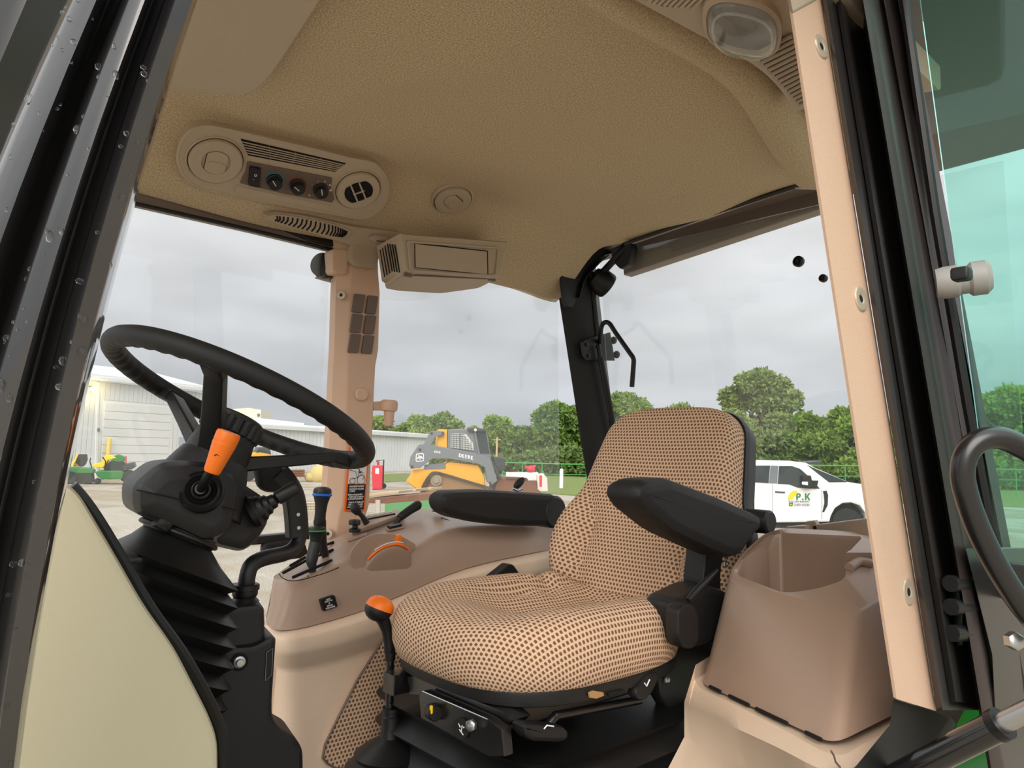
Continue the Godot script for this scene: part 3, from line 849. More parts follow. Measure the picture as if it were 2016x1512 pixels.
func near_pillars() -> void:
	# front door post, close by and wet
	var t := [Vector3(-0.2943, 2.032, 0.6161), Vector3(-0.3117, 1.9989, 0.6706), Vector3(-0.3177, 1.9911, 0.6818), Vector3(-0.3262, 1.9872, 0.6818), Vector3(-0.3282, 1.9907, 0.6723), Vector3(-0.3259, 1.9978, 0.659), Vector3(-0.3297, 1.9977, 0.6556), Vector3(-0.3339, 1.9905, 0.6671), Vector3(-0.338, 1.9874, 0.6698), Vector3(-0.3441, 1.9871, 0.6643), Vector3(-0.3456, 1.99, 0.6566), Vector3(-0.3443, 1.9966, 0.6437), Vector3(-0.348, 1.9964, 0.6403), Vector3(-0.3517, 1.9898, 0.651), Vector3(-0.3581, 1.9843, 0.6567), Vector3(-0.3657, 1.9852, 0.6473), Vector3(-0.3675, 1.9904, 0.6341), Vector3(-0.3575, 2.0296, 0.559)]
	var b := [Vector3(-0.3374, 1.5431, 0.5146), Vector3(-0.3493, 1.5673, 0.5813), Vector3(-0.3544, 1.573, 0.5951), Vector3(-0.3629, 1.5753, 0.5958), Vector3(-0.3681, 1.5725, 0.5827), Vector3(-0.368, 1.5671, 0.5658), Vector3(-0.3748, 1.5668, 0.5597), Vector3(-0.3785, 1.5721, 0.5732), Vector3(-0.3841, 1.5741, 0.5752), Vector3(-0.3948, 1.5737, 0.5655), Vector3(-0.3988, 1.5713, 0.5549), Vector3(-0.4002, 1.5663, 0.5381), Vector3(-0.4071, 1.5661, 0.5318), Vector3(-0.41, 1.5709, 0.5447), Vector3(-0.4181, 1.5746, 0.5501), Vector3(-0.4316, 1.5732, 0.535), Vector3(-0.4376, 1.569, 0.5169), Vector3(-0.4403, 1.5393, 0.4215)]
	var g := Geo.new()
	var bow := Vector3(-0.743, 0, -0.669) * 0.05
	var post := [stretch(t, b, 0.15)]
	for i in 13:
		var h := i / 12.0
		var ring := []
		for j in t.size():
			ring.append(t[j].lerp(b[j], h) + bow * h * (1.0 - h))
		post.append(ring)
	post.append(stretch(b, t, 0.2))
	g.loft(post)
	var ap := part(self, "trim_4", g, M["wet black"], 50.0)
	tag(ap, "glossy black front door post covered in raindrops", "door post", "", "structure")
	var drops := Geo.new()
	var lanes := [[3, 4], [9, 10], [8, 9], [14, 15], [15, 16], [3, 2], [14, 13], [9, 8]]
	for i in 150:
		var l: Array = lanes[rng.randi() % lanes.size()]
		var k := rng.randf()
		var h := rng.randf()
		var p: Vector3 = t[l[0]].lerp(t[l[1]], k).lerp(b[l[0]].lerp(b[l[1]], k), h) + bow * h * (1.0 - h)
		var r := 0.0007 + 0.0016 * pow(rng.randf(), 2.5)
		drops.ell(p, Basis(Vector3(r * 1.1, 0, 0), Vector3(0, r * (0.9 + rng.randf()), 0), Vector3(0, 0, r * 0.8)), 8)
	var dr := part(ap, "raindrops", drops, M["water"])
	tag(dr, "clear raindrops", "", "", "stuff")
	var fr := Geo.new()
	var t2 := [Vector3(-0.3369, 2.0987, 0.4647), Vector3(-0.3649, 2.073, 0.4903), Vector3(-0.394, 2.0719, 0.464), Vector3(-0.419, 2.0956, 0.3904)]
	var b2 := [Vector3(-0.3672, 1.9632, 0.4201), Vector3(-0.394, 1.9471, 0.4479), Vector3(-0.4231, 1.946, 0.4216), Vector3(-0.4504, 1.96, 0.3447)]
	fr.loft([stretch(t2, b2, 0.3), t2, b2, stretch(b2, t2, 0.3)])
	var fo := part(self, "trim_5", fr, M["satin black"])
	tag(fo, "black windscreen edge beyond the wet door post", "window frame", "", "structure")
	# rear door post: beige cover, black channel
	var lt := [Vector3(0.4227, 2.3471, 0.64), Vector3(0.5208, 2.3918, 0.64)]
	var lb := [Vector3(0.5098, 1.477, 0.72), Vector3(0.6488, 1.4338, 0.72)]
	var back := Vector3(0.05, 0, -0.02)
	var g2 := Geo.new()
	var ring := func(a: Vector3, c: Vector3) -> Array:
		var w := (c - a).normalized()
		return [a + back * 1.2, a + w * 0.003, a + w * 0.006 + Vector3(-0.004, 0, 0.004), c - w * 0.006 + Vector3(-0.004, 0, 0.004), c - w * 0.001, c + back]
	var tt: Array = ring.call(lt[0], lt[1])
	var bb: Array = ring.call(lb[0], lb[1])
	g2.loft([stretch(tt, bb, 0.1), tt, bb])
	var bp := part(self, "trim_6", g2, M["post trim"])
	tag(bp, "beige post cover with three round washers beside the open door", "door post", "", "structure")
	var nn := Vector3(-0.05, 0.1, 1).normalized()
	for w in [Vector3(0.4974, 2.309, 0.643), Vector3(0.5393, 1.9658, 0.672), Vector3(0.5907, 1.5883, 0.704)]:
		washer(bp, w + nn * 0.006, nn, 0.017)
	part(bp, "collar", Geo.new().slab([Vector3(0.4111, 2.3696, 0.64), Vector3(0.4666, 2.4105, 0.64), Vector3(0.5232, 2.4229, 0.64), Vector3(0.5009, 2.3783, 0.64), Vector3(0.4318, 2.3275, 0.64)], Vector3(-0.008, 0, 0.008), 0.003), M["roof trim"])
	var ch := Geo.new()
	var s1 := [Vector3(0.5066, 2.3816, 0.648), Vector3(0.5036, 2.377, 0.655), Vector3(0.5241, 2.3877, 0.652), Vector3(0.5461, 2.4009, 0.645), Vector3(0.594, 2.425, 0.64), Vector3(0.6384, 2.4443, 0.642), Vector3(0.6052, 2.4209, 0.66)]
	var s2 := [Vector3(0.6285, 1.44, 0.728), Vector3(0.6228, 1.4436, 0.737), Vector3(0.6539, 1.4365, 0.734), Vector3(0.6904, 1.427, 0.726), Vector3(0.7517, 1.413, 0.72), Vector3(0.8095, 1.4019, 0.722), Vector3(0.7626, 1.4161, 0.74)]
	ch.loft([stretch(s1, s2, 0.15), s1, s2], false, 0)
	var bo := Vector3(0.05, 0, 0)
	var s1b := []
	var s2b := []
	for p in s1:
		s1b.append(p + bo)
	for p in s2:
		s2b.append(p + bo)
	ch.loft([stretch(s1b, s2b, 0.15), s1b, s2b], false, 0)
	part(bp, "channel", ch, M["jamb black"])
	# the open door: hinge stile, pane, grab handle, gas strut
	var door := thing("door_1", "open cab door with green tinted pane and black frame", "door", Vector3(0.6532, 1.6973, 0.76), "", "structure")
	var d1 := [Vector3(0.5666, 2.3964, 0.675), Vector3(0.5413, 2.3789, 0.688), Vector3(0.5514, 2.3808, 0.694), Vector3(0.5893, 2.4008, 0.688), Vector3(0.6173, 2.4172, 0.68), Vector3(0.6265, 2.4214, 0.68), Vector3(0.6127, 2.4114, 0.688), Vector3(0.6258, 2.4164, 0.69), Vector3(0.6589, 2.4352, 0.682), Vector3(0.6634, 2.4354, 0.686), Vector3(0.6323, 2.4148, 0.7)]
	var d2 := [Vector3(0.7395, 1.4075, 0.745), Vector3(0.7068, 1.418, 0.758), Vector3(0.7318, 1.4143, 0.764), Vector3(0.7989, 1.3985, 0.758), Vector3(0.8436, 1.3869, 0.75), Vector3(0.8583, 1.3837, 0.75), Vector3(0.8419, 1.3894, 0.758), Vector3(0.8741, 1.3832, 0.76), Vector3(0.9276, 1.3696, 0.752), Vector3(0.9492, 1.3662, 0.756), Vector3(0.9063, 1.3791, 0.77)]
	var dg := Geo.new()
	var d1b := d1.duplicate()
	var d2b := d2.duplicate()
	d1b.append(d1[10] + Vector3(0.04, 0, 0)); d1b.append(d1[0] + Vector3(0.04, 0, 0))
	d2b.append(d2[10] + Vector3(0.04, 0, 0)); d2b.append(d2[0] + Vector3(0.04, 0, 0))
	dg.loft([stretch(d1b, d2b, 0.15), d1b, d2b, stretch(d2b, d1b, 0.12)])
	part(door, "stile", dg, mat("anodised black", colour(70, 62, 60), 0.4, {"metallic": 0.5}))
	part(door, "seal", Geo.new().tube([Vector3(0.6736, 2.5347, 0.69), Vector3(0.6413, 2.4166, 0.705), Vector3(0.6797, 2.1097, 0.725), Vector3(0.7271, 1.8351, 0.745), Vector3(0.8341, 1.4361, 0.77)], 0.007, 8), M["black rubber"])
	var pane := [Vector3(0.6317, 2.4122, 0.705), Vector3(0.6735, 2.1194, 0.724), Vector3(0.717, 1.7991, 0.747), Vector3(0.7744, 1.6201, 0.76)]
	var far := []
	for p in pane:
		far.append(p + Vector3(0.06, 0, 0.5))
	part(door, "pane", Geo.new().slab([pane[0] + Vector3(0, 0.25, 0), pane[3], far[3], far[0] + Vector3(0, 0.25, 0)], Vector3(0.006, 0, 0)), M["green glass"])
	part(door, "bottom_rail", Geo.new().slab([pane[3] + Vector3(-0.006, 0, -0.01), far[3] + Vector3(-0.006, 0, 0), far[3] + Vector3(-0.006, -0.05, 0), pane[3] + Vector3(-0.006, -0.05, -0.01)], Vector3(0.02, 0, 0), 0.004), M["satin black"])
	var kb := Vector3(0.6195, 1.9907, 0.775)
	var kn := part(door, "pane_knob", Geo.new().lathe(kb, Vector3(0.35, 0.08, 0.95), [[0, -0.03], [0.019, -0.03], [0.021, -0.02], [0.021, -0.006], [0.018, -0.003], [0.018, 0.006], [0.022, 0.01], [0.022, 0.026], [0.016, 0.032], [0, 0.032]], 24), mat("grey plastic", colour(150, 150, 146), 0.5))
	part(kn, "knob_slot", Geo.new().bx(Vector3(0.5312, 1.9781, 0.8), Vector3(0.02, 0.016, 0.02), 0.004), M["black plastic"])
	part(door, "grab_handle", Geo.new().tube([Vector3(0.5425, 1.7474, 0.887), Vector3(0.5102, 1.7725, 0.8611), Vector3(0.4897, 1.7827, 0.844), Vector3(0.4737, 1.7788, 0.8291), Vector3(0.4647, 1.7648, 0.8192), Vector3(0.4633, 1.7417, 0.815), Vector3(0.4708, 1.7118, 0.8179), Vector3(0.484, 1.6767, 0.8252), Vector3(0.5019, 1.6389, 0.8365), Vector3(0.5229, 1.603, 0.8508), Vector3(0.5497, 1.5667, 0.8702)], 0.0125, 14, 5), M["satin black"])
	part(door, "handle_bolt", Geo.new().lathe(Vector3(0.5444, 1.5599, 0.8376), Vector3(-0.6, 0.1, 0.75), [[0, -0.006], [0.010, -0.006], [0.010, 0.004], [0.007, 0.006], [0, 0.006]], 6), M["steel"])
	part(door, "lower_panel", Geo.new().slab([Vector3(0.6652, 1.644, 0.755), Vector3(0.9856, 1.6288, 0.8), Vector3(1.0429, 1.2218, 0.8), Vector3(0.7364, 1.301, 0.775), Vector3(0.7309, 1.5001, 0.765)], Vector3(0.03, 0, 0), 0.004), M["satin black"])
	var st := thing("gas_strut", "glossy black gas strut at the foot of the open door", "gas strut", Vector3(0.5357, 1.4457, 0.788))
	part(st, "cylinder", Geo.new().tube([Vector3(0.5369, 1.3628, 0.6974), Vector3(0.5385, 1.4663, 0.8203)], 0.016, 18), M["black paint"])
	part(st, "rod", Geo.new().tube([Vector3(0.5385, 1.4663, 0.8203), Vector3(0.5388, 1.504, 0.8659)], 0.011, 14), M["steel"])
	part(st, "collar", Geo.new().tube([Vector3(0.539, 1.4639, 0.8177), Vector3(0.5377, 1.4706, 0.8255)], 0.0175, 18), M["black rubber"])
	var hg := part(door, "hinge", Geo.new().slab([Vector3(0.6863, 1.5991, 0.728), Vector3(0.7627, 1.5951, 0.728), Vector3(0.7756, 1.4993, 0.728), Vector3(0.7125, 1.5052, 0.728)], Vector3(0.02, 0, -0.01), 0.003), M["black paint"])
	for y in [1150, 1195, 1245]:
		part(hg, "knuckle", Geo.new().tube([Vector3(0.6687, 1.5621, 0.735) + Vector3(0, (1200 - y) * 0.00068, 0), Vector3(0.716, 1.5583, 0.745) + Vector3(0, (1200 - y) * 0.00068, 0)], 0.011, 12), M["black plastic"])
	# sill, fender
	var sill := part(self, "trim_7", Geo.new().slab([Vector3(0.5617, 1.4608, 0.7), Vector3(0.7083, 1.4152, 0.7), Vector3(0.7672, 1.3948, 0.7), Vector3(0.5762, 1.3442, 0.7), Vector3(0.3954, 1.3931, 0.7), Vector3(0.5492, 1.4323, 0.7)], Vector3(0.04, -0.02, -0.005), 0.006), M["dull black"])
	tag(sill, "glossy black sill below the rear door post", "sill", "", "structure")
	var fn := thing("rear_fender", "bright green rear fender outside the open door", "fender", Vector3(0.8373, 1.3515, 0.6961))
	var fr1: Array = [Vector3(1.2229, 1.0494, 0.4637), Vector3(1.2624, 1.2155, 0.5207), Vector3(1.3093, 1.3406, 0.5789), Vector3(1.374, 1.4356, 0.6494), Vector3(1.4689, 1.4906, 0.7419)]
	var frr := []
	for i in 4:
		var row := []
		for p in Geo.spl(fr1, 4):
			row.append(p + Vector3(0.12, -0.012 * i * i, 0.06 * i))
		frr.append(row)
	var r0 := []
	for p in Geo.spl(fr1, 4):
		r0.append(p + Vector3(0.0, -0.5, 0.0))
	part(fn, "fender_skin", Geo.new().sheet([r0] + frr, Vector3(0.03, -0.02, 0)), M["tractor green"])

func far_pillars() -> void:
	# far middle post
	var sl := [[655, 690, 744, 760, 470], [663, 692, 746, 757, 540], [661, 690, 749, 756, 575], [658, 687, 746, 753, 688], [656, 686, 740, 748, 722], [652, 683, 736, 744, 810], [646, 681, 731, 739, 919], [642, 675, 728, 735, 993], [639, 668, 721, 728, 1016], [636, 660, 712, 720, 1075], [632, 655, 705, 712, 1180]]
	var rings := []
	var U: Array = [Vector3(0.4905, 2.3113, -0.68), Vector3(0.5078, 2.2176, -0.68), Vector3(0.5075, 2.1691, -0.68), Vector3(0.5117, 2.0148, -0.68), Vector3(0.5113, 1.9686, -0.68), Vector3(0.512, 1.85, -0.68), Vector3(0.5114, 1.705, -0.68), Vector3(0.5111, 1.6077, -0.68), Vector3(0.5084, 1.5777, -0.68), Vector3(0.5085, 1.5011, -0.68), Vector3(0.5105, 1.366, -0.68)]
	var V: Array = [Vector3(0.5296, 2.3149, -0.655), Vector3(0.5379, 2.2191, -0.655), Vector3(0.5375, 2.1706, -0.655), Vector3(0.5414, 2.0161, -0.655), Vector3(0.5424, 1.97, -0.655), Vector3(0.5444, 1.8514, -0.655), Vector3(0.5494, 1.7061, -0.655), Vector3(0.5458, 1.6086, -0.655), Vector3(0.5371, 1.5787, -0.655), Vector3(0.5297, 1.5026, -0.655), Vector3(0.53, 1.3679, -0.655)]
	var W: Array = [Vector3(0.6141, 2.3335, -0.655), Vector3(0.6225, 2.2349, -0.655), Vector3(0.6299, 2.1863, -0.655), Vector3(0.6333, 2.0268, -0.655), Vector3(0.6262, 1.9784, -0.655), Vector3(0.6262, 1.8562, -0.655), Vector3(0.6262, 1.7069, -0.655), Vector3(0.6268, 1.6066, -0.655), Vector3(0.6175, 1.576, -0.655), Vector3(0.6077, 1.4978, -0.655), Vector3(0.6045, 1.3599, -0.655)]
	for i in U.size():
		var k := Vector3(0, 0, -0.004)
		rings.append([U[i] + Vector3(0.0, 0, -0.03), U[i], V[i].lerp(U[i], 0.12) + k * 0.3, V[i].lerp(W[i], 0.06), W[i].lerp(V[i], 0.05), W[i] + k, W[i] + Vector3(0.02, 0, -0.05)])
	var p := part(self, "trim_8", Geo.new().loft(rings), M["post trim"], 50.0)
	tag(p, "beige far post with six taupe pads and a warning decal", "door post", "", "structure")
	part(p, "post_seal", Geo.new().tube([Vector3(0.5154, 2.3067, -0.7), Vector3(0.5187, 2.1391, -0.7), Vector3(0.522, 1.8647, -0.7), Vector3(0.5239, 1.5968, -0.7), Vector3(0.5262, 1.4782, -0.7)], 0.007, 8), M["black rubber"])
	for row in 3:
		for col in 2:
			var x0 := 697.0 - row * 3.0 + col * 26.5
			var y0 := 578.0 + row * 40.0 + col * 3.0
			part(p, "pad", Geo.new().slab(pad_at(row, col), Vector3(0, 0, -0.008), 0.002, 0.004), M["dark taupe"])
	for c in [Vector3(0.582, 1.8996, -0.648), Vector3(0.572, 1.764, -0.65)]:
		part(p, "plug", Geo.new().lathe(c, Vector3(-0.1, 0, 1), [[0, -0.012], [0.018, -0.012], [0.018, 0.001], [0.015, 0.004], [0, 0.0045]], 24), M["post trim"])
	washer(p, Vector3(0.5109, 2.1578, -0.655), Vector3(-0.75, 0, 0.66), 0.012)
	washer(p, Vector3(0.5076, 1.5347, -0.655), Vector3(-0.75, 0, 0.66), 0.013)
	part(p, "top_block", Geo.new().slab([Vector3(0.4761, 2.2775, -0.65), Vector3(0.5269, 2.2827, -0.65), Vector3(0.523, 2.2155, -0.65), Vector3(0.4797, 2.2129, -0.65)], Vector3(0, 0, -0.05), 0.006, 0.01), M["post trim"])
	part(p, "top_clip", Geo.new().slab([Vector3(0.5193, 2.292, -0.635), Vector3(0.534, 2.3035, -0.635), Vector3(0.5995, 2.3121, -0.635), Vector3(0.6146, 2.3011, -0.635), Vector3(0.609, 2.2545, -0.635), Vector3(0.5968, 2.2423, -0.635), Vector3(0.5376, 2.2378, -0.635), Vector3(0.5168, 2.2557, -0.635)], Vector3(0, 0, -0.03), 0.01, 0.02), M["roof trim"])
	# decal
	var dz := -.648
	var dc := part(p, "warning_decal", Geo.new().slab([Vector3(0.5553, 1.7822, -0.649), Vector3(0.6137, 1.7843, -0.649), Vector3(0.6085, 1.5901, -0.649), Vector3(0.5478, 1.5919, -0.649)], Vector3(0, 0, -0.004), 0.0, 0.004), M["decal orange"])
	part(dc, "decal_picture", Geo.new().slab([Vector3(0.5598, 1.777, -0.6485), Vector3(0.609, 1.7787, -0.6485), Vector3(0.6074, 1.6625, -0.6485), Vector3(0.5541, 1.6627, -0.6485)], Vector3(0, 0, -0.002)), M["decal white"])
	part(dc, "decal_text_field", Geo.new().slab([Vector3(0.5549, 1.6608, -0.6485), Vector3(0.6075, 1.6604, -0.6485), Vector3(0.6041, 1.5943, -0.6485), Vector3(0.5525, 1.5957, -0.6485)], Vector3(0, 0, -0.002)), M["decal black"])
	var rx := Vector3(1, 0.02, 0)
	var uy := Vector3(0.07, 1, 0)
	var ln := ["AVOID INJURY OR DEATH", "CAUSED BY FALLING", "LOADS", "When using loader", "ALWAYS put SCV selector", "in neutral position", "If you do not, loader will", "continue to move after", "controls are released"]
	var ys := [957.5, 962.5, 967, 973.5, 978, 982, 988.5, 993, 997.5]
	var lx := [Vector3(0.5807, 1.6553, -0.6482), Vector3(0.5803, 1.6486, -0.6482), Vector3(0.5677, 1.6428, -0.6482), Vector3(0.5773, 1.6341, -0.6482), Vector3(0.5807, 1.6281, -0.6482), Vector3(0.5779, 1.6228, -0.6482), Vector3(0.5806, 1.6141, -0.6482), Vector3(0.5795, 1.6082, -0.6482), Vector3(0.5775, 1.6023, -0.6482)]
	for i in 9:
		lettering(dc, "decal_line", ln[i], lx[i], rx, uy, 0.0046, M["white print"], 0.044 if i != 2 else 0.016)
	var ink := Geo.new()
	for w in [[Vector3(0.5669, 1.6693, -0.648), 0.008], [Vector3(0.5927, 1.6719, -0.648), 0.012]]:
		var c := []
		for i in 17:
			c.append(w[0] + Vector3(cos(TAU * i / 16.0), sin(TAU * i / 16.0), 0) * w[1])
		ink.tube(c, 0.0006, 5)
	ink.tube([Vector3(0.5579, 1.6971, -0.648), Vector3(0.5746, 1.6946, -0.648), Vector3(0.5801, 1.6786, -0.648), Vector3(0.5934, 1.6866, -0.648), Vector3(0.6028, 1.684, -0.648), Vector3(0.5972, 1.6732, -0.648)], 0.0006, 5)
	ink.tube([Vector3(0.5666, 1.6746, -0.648), Vector3(0.5831, 1.6786, -0.648), Vector3(0.5839, 1.692, -0.648), Vector3(0.6009, 1.6907, -0.648)], 0.0006, 5)
	part(dc, "decal_drawing", ink, M["decal black"])
	var arrow := Geo.new()
	arrow.tube([Vector3(0.5767, 1.7119, -0.648), Vector3(0.5834, 1.7026, -0.648), Vector3(0.5885, 1.692, -0.648)], 0.0012, 5)
	arrow.tube([Vector3(0.5823, 1.6946, -0.648), Vector3(0.5887, 1.6893, -0.648), Vector3(0.5929, 1.696, -0.648)], 0.001, 5)
	part(dc, "decal_arrow", arrow, M["decal black"])
	# quarter window catch
	var wl := thing("window_catch", "taupe window catch knob beside the far beige post", "window catch", Vector3(0.6765, 1.8523, -0.66))
	part(wl, "arm", Geo.new().slab([Vector3(0.6247, 1.8826, -0.66), Vector3(0.6599, 1.8878, -0.66), Vector3(0.6613, 1.8613, -0.66), Vector3(0.6291, 1.8593, -0.66)], Vector3(0, 0, -0.02), 0.004), M["post trim"])
	part(wl, "cap", Geo.new().lathe(Vector3(0.6737, 1.8759, -0.655), Vector3(0.05, 1, 0), [[0, -0.016], [0.021, -0.016], [0.024, -0.01], [0.024, 0.008], [0.02, 0.014], [0, 0.014]], 22), M["post trim"])
	part(wl, "stem", Geo.new().lathe(Vector3(0.6751, 1.8648, -0.655), Vector3(0.0, -1, 0), [[0, 0], [0.0155, 0], [0.012, 0.042], [0.010, 0.046], [0, 0.046]], 20), M["post trim"])
	# pivot cap of the far door
	var pc := thing("door_pivot_cap", "black rubber pivot cap outside the far beige post", "pivot cap", Vector3(0.4858, 2.2411, -0.72))
	part(pc, "cap", Geo.new().lathe(Vector3(0.4907, 2.2412, -0.715), Vector3(-0.75, 0.05, 0.5), [[0, -0.02], [0.032, -0.02], [0.035, -0.014], [0.035, 0.004], [0.03, 0.008], [0.033, 0.014], [0.033, 0.02], [0.02, 0.024], [0, 0.024]], 28), M["black rubber"])
	part(pc, "bracket", Geo.new().slab([Vector3(0.4887, 2.2301, -0.71), Vector3(0.5253, 2.2286, -0.71), Vector3(0.5266, 2.2049, -0.71), Vector3(0.472, 2.2089, -0.71)], Vector3(0, 0, -0.03), 0.004), M["black rubber"])
	# rear post
	var c0 := [Vector3(1.3075, 2.3988, -0.66), Vector3(1.3604, 2.4022, -0.62), Vector3(1.4335, 2.413, -0.6), Vector3(1.4967, 2.4325, -0.64)]
	var c1 := [Vector3(1.4586, 1.8145, -0.66), Vector3(1.4873, 1.8156, -0.62), Vector3(1.5496, 1.8178, -0.6), Vector3(1.6219, 1.8203, -0.64)]
	var g := Geo.new()
	g.loft([stretch(c0, c1, 0.1), c0, c1, stretch(c1, c0, 1.2)])
	var rp := part(self, "trim_9", g, M["dull black"])
	tag(rp, "black rear post beside the rear window", "door post", "", "structure")
	part(rp, "post_seal", Geo.new().tube([Vector3(1.4315, 2.3858, -0.6), Vector3(1.4714, 2.1693, -0.6), Vector3(1.5539, 1.8658, -0.6), Vector3(1.6052, 1.663, -0.6)], 0.009, 8), M["black rubber"])
	part(rp, "gusset", Geo.new().slab([Vector3(1.2705, 2.3793, -0.59), Vector3(1.2713, 2.3555, -0.59), Vector3(1.2885, 2.2632, -0.59), Vector3(1.3012, 2.2431, -0.59), Vector3(1.3331, 2.2429, -0.59), Vector3(1.3542, 2.2843, -0.59), Vector3(1.3703, 2.3375, -0.59), Vector3(1.3899, 2.3657, -0.59), Vector3(1.4483, 2.4214, -0.59), Vector3(1.6142, 2.5445, -0.59), Vector3(1.5741, 2.545, -0.59), Vector3(1.4078, 2.4685, -0.59), Vector3(1.3604, 2.4232, -0.59)], Vector3(0, 0, -0.012), 0.003), M["dull black"])
	part(rp, "gusset_flange", Geo.new().sweep([Vector3(1.3522, 2.2802, -0.588), Vector3(1.3683, 2.3334, -0.588), Vector3(1.3878, 2.3615, -0.588), Vector3(1.4488, 2.4175, -0.588), Vector3(1.6061, 2.5386, -0.588)], [Vector2(-0.002, -0.012), Vector2(0.002, -0.012), Vector2(0.002, 0.012), Vector2(-0.002, 0.012)], Vector3(0, 0, 1)), M["dull black"])
	var pl := thing("strut_bracket", "black bracket plate with rubber studs on the rear post", "bracket", Vector3(1.4579, 2.1273, -0.585))
	part(pl, "plate", Geo.new().slab([Vector3(1.3757, 2.1313, -0.585), Vector3(1.3905, 2.1417, -0.585), Vector3(1.5207, 2.185, -0.585), Vector3(1.5475, 2.0877, -0.585), Vector3(1.405, 2.0743, -0.585), Vector3(1.3869, 2.0878, -0.585)], Vector3(0, 0, -0.01), 0.002), M["dull black"])
	for c in [Vector3(1.5436, 2.1596, -0.59), Vector3(1.5612, 2.1112, -0.59)]:
		part(pl, "stud", Geo.new().ell(c, Basis(Vector3(0.013, 0, 0), Vector3(0, 0.014, 0), Vector3(0, 0, 0.012)), 12), M["black rubber"])
	for c in [Vector3(1.3974, 2.1269, -0.584), Vector3(1.4086, 2.0902, -0.584)]:
		part(pl, "bolt", Geo.new().lathe(c, Vector3(0, 0, 1), [[0, 0], [0.006, 0], [0.006, 0.004], [0, 0.005]], 6), M["black rubber"])
	var wg := thing("window_strut", "thin black gas strut along the rear post", "gas strut", Vector3(1.5045, 1.8892, -0.57))
	part(wg, "cylinder", Geo.new().tube([Vector3(1.4523, 2.0869, -0.57), Vector3(1.544, 1.8037, -0.57)], 0.0105, 12), M["dull black"])
	part(wg, "end_joint", Geo.new().tube([Vector3(1.4409, 2.1239, -0.57), Vector3(1.4523, 2.0834, -0.57)], 0.0075, 10), M["black rubber"])
	part(wg, "ball", Geo.new().ell(Vector3(1.4409, 2.1222, -0.57), Basis.from_scale(Vector3.ONE * 0.010), 10), M["black rubber"])
	var rod := thing("bent_grab_rod", "black bent grab rod at the rear window", "grab rod", Vector3(1.36, 2.0566, -0.3542))
	part(rod, "rod", Geo.new().tube([Vector3(1.4632, 2.1419, -0.583)] + [Vector3(1.4, 2.1777, -0.522), Vector3(1.4, 2.1933, -0.5091), Vector3(1.4, 2.1874, -0.4871), Vector3(1.4, 2.1542, -0.4606), Vector3(1.4, 2.0878, -0.405), Vector3(1.4, 2.0634, -0.3862), Vector3(1.4, 2.0375, -0.3858), Vector3(1.4, 1.9731, -0.3909)], 0.0078, 12, 4), M["dull black"])
	var wlm := thing("rear_work_lamp", "black work lamp housing under the roof behind the rear window", "lamp", Vector3(1.46, 2.3414, -0.5684))
	part(wlm, "housing", Geo.new().lathe(Vector3(1.46, 2.3492, -0.5732), Vector3(0.7, -0.45, 0.3), [[0, -0.04], [0.03, -0.04], [0.045, -0.01], [0.046, 0.02], [0.043, 0.026], [0, 0.02]], 24), M["black plastic"])
	part(wlm, "arm", Geo.new().tube([Vector3(1.45, 2.3687, -0.5834), Vector3(1.42, 2.4144, -0.4757), Vector3(1.44, 2.4719, -0.4392)], 0.012, 10, 4), M["black plastic"])
	part(wlm, "mount", Geo.new().slab([Vector3(1.42, 2.4467, -0.5092), Vector3(1.42, 2.4608, -0.423), Vector3(1.42, 2.4345, -0.4099), Vector3(1.42, 2.3799, -0.4259), Vector3(1.42, 2.3694, -0.464), Vector3(1.42, 2.401, -0.4973)], Vector3(0.03, 0, 0), 0.006, 0.01), M["black plastic"])
	for e in [[Vector3(1.468, 2.2991, 0.1287), 0.0152, "larger"], [Vector3(1.472, 2.2423, 0.195), 0.0108, "smaller"]]:
		var kn := thing("pane_stud", "%s black rubber stud of the two on the rear pane" % e[2], "stud", e[0], "studs of the rear pane")
		part(kn, "stud_head", Geo.new().lathe(e[0], Vector3(-1, 0, 0), [[0, -0.004], [e[1], -0.004], [e[1], 0.006], [e[1] * 0.7, 0.01], [e[1] * 0.55, 0.004], [0, 0.004]], 20), M["black rubber"])
		part(kn, "stud_screw", Geo.new().lathe(e[0], Vector3(-1, 0, 0), [[0, 0.003], [e[1] * 0.35, 0.003], [e[1] * 0.3, 0.008], [0, 0.008]], 8), M["black plastic"])

func pad_at(row: int, col: int) -> Array:
	var o: Vector3 = [Vector3(0.5608, 2.1429, -0.6475), Vector3(0.6016, 2.1452, -0.6475)][col]
	var d: Vector3 = (Vector3(0.5544, 2.0334, -0.6475) - Vector3(0.5608, 2.1429, -0.6475)) / 2.0
	var c := o + d * row
	var hx := Vector3(0.016, 0.001, 0)
	var hy := Vector3(0.003, 0.0255, 0)
	return [c - hx + hy, c + hx + hy, c + hx - hy, c - hx - hy]

# black bellows: rings of radius r round the given centres, all square to n
func bellows(g: Geo, centres: Array, radii: Array, n: Vector3, sides := 28, power := 2.0) -> Geo:
	var b := up_on(n, Vector3(1, 0, 0))
	var rings := []
	for i in centres.size():
		var ring := []
		for j in sides:
			var t := TAU * j / sides
			var cx := signf(cos(t)) * pow(absf(cos(t)), 2.0 / power)
			var cy := signf(sin(t)) * pow(absf(sin(t)), 2.0 / power)
			ring.append(centres[i] + (b.x * cx + b.y * cy) * radii[i])
		rings.append(ring)
	return g.loft(rings)

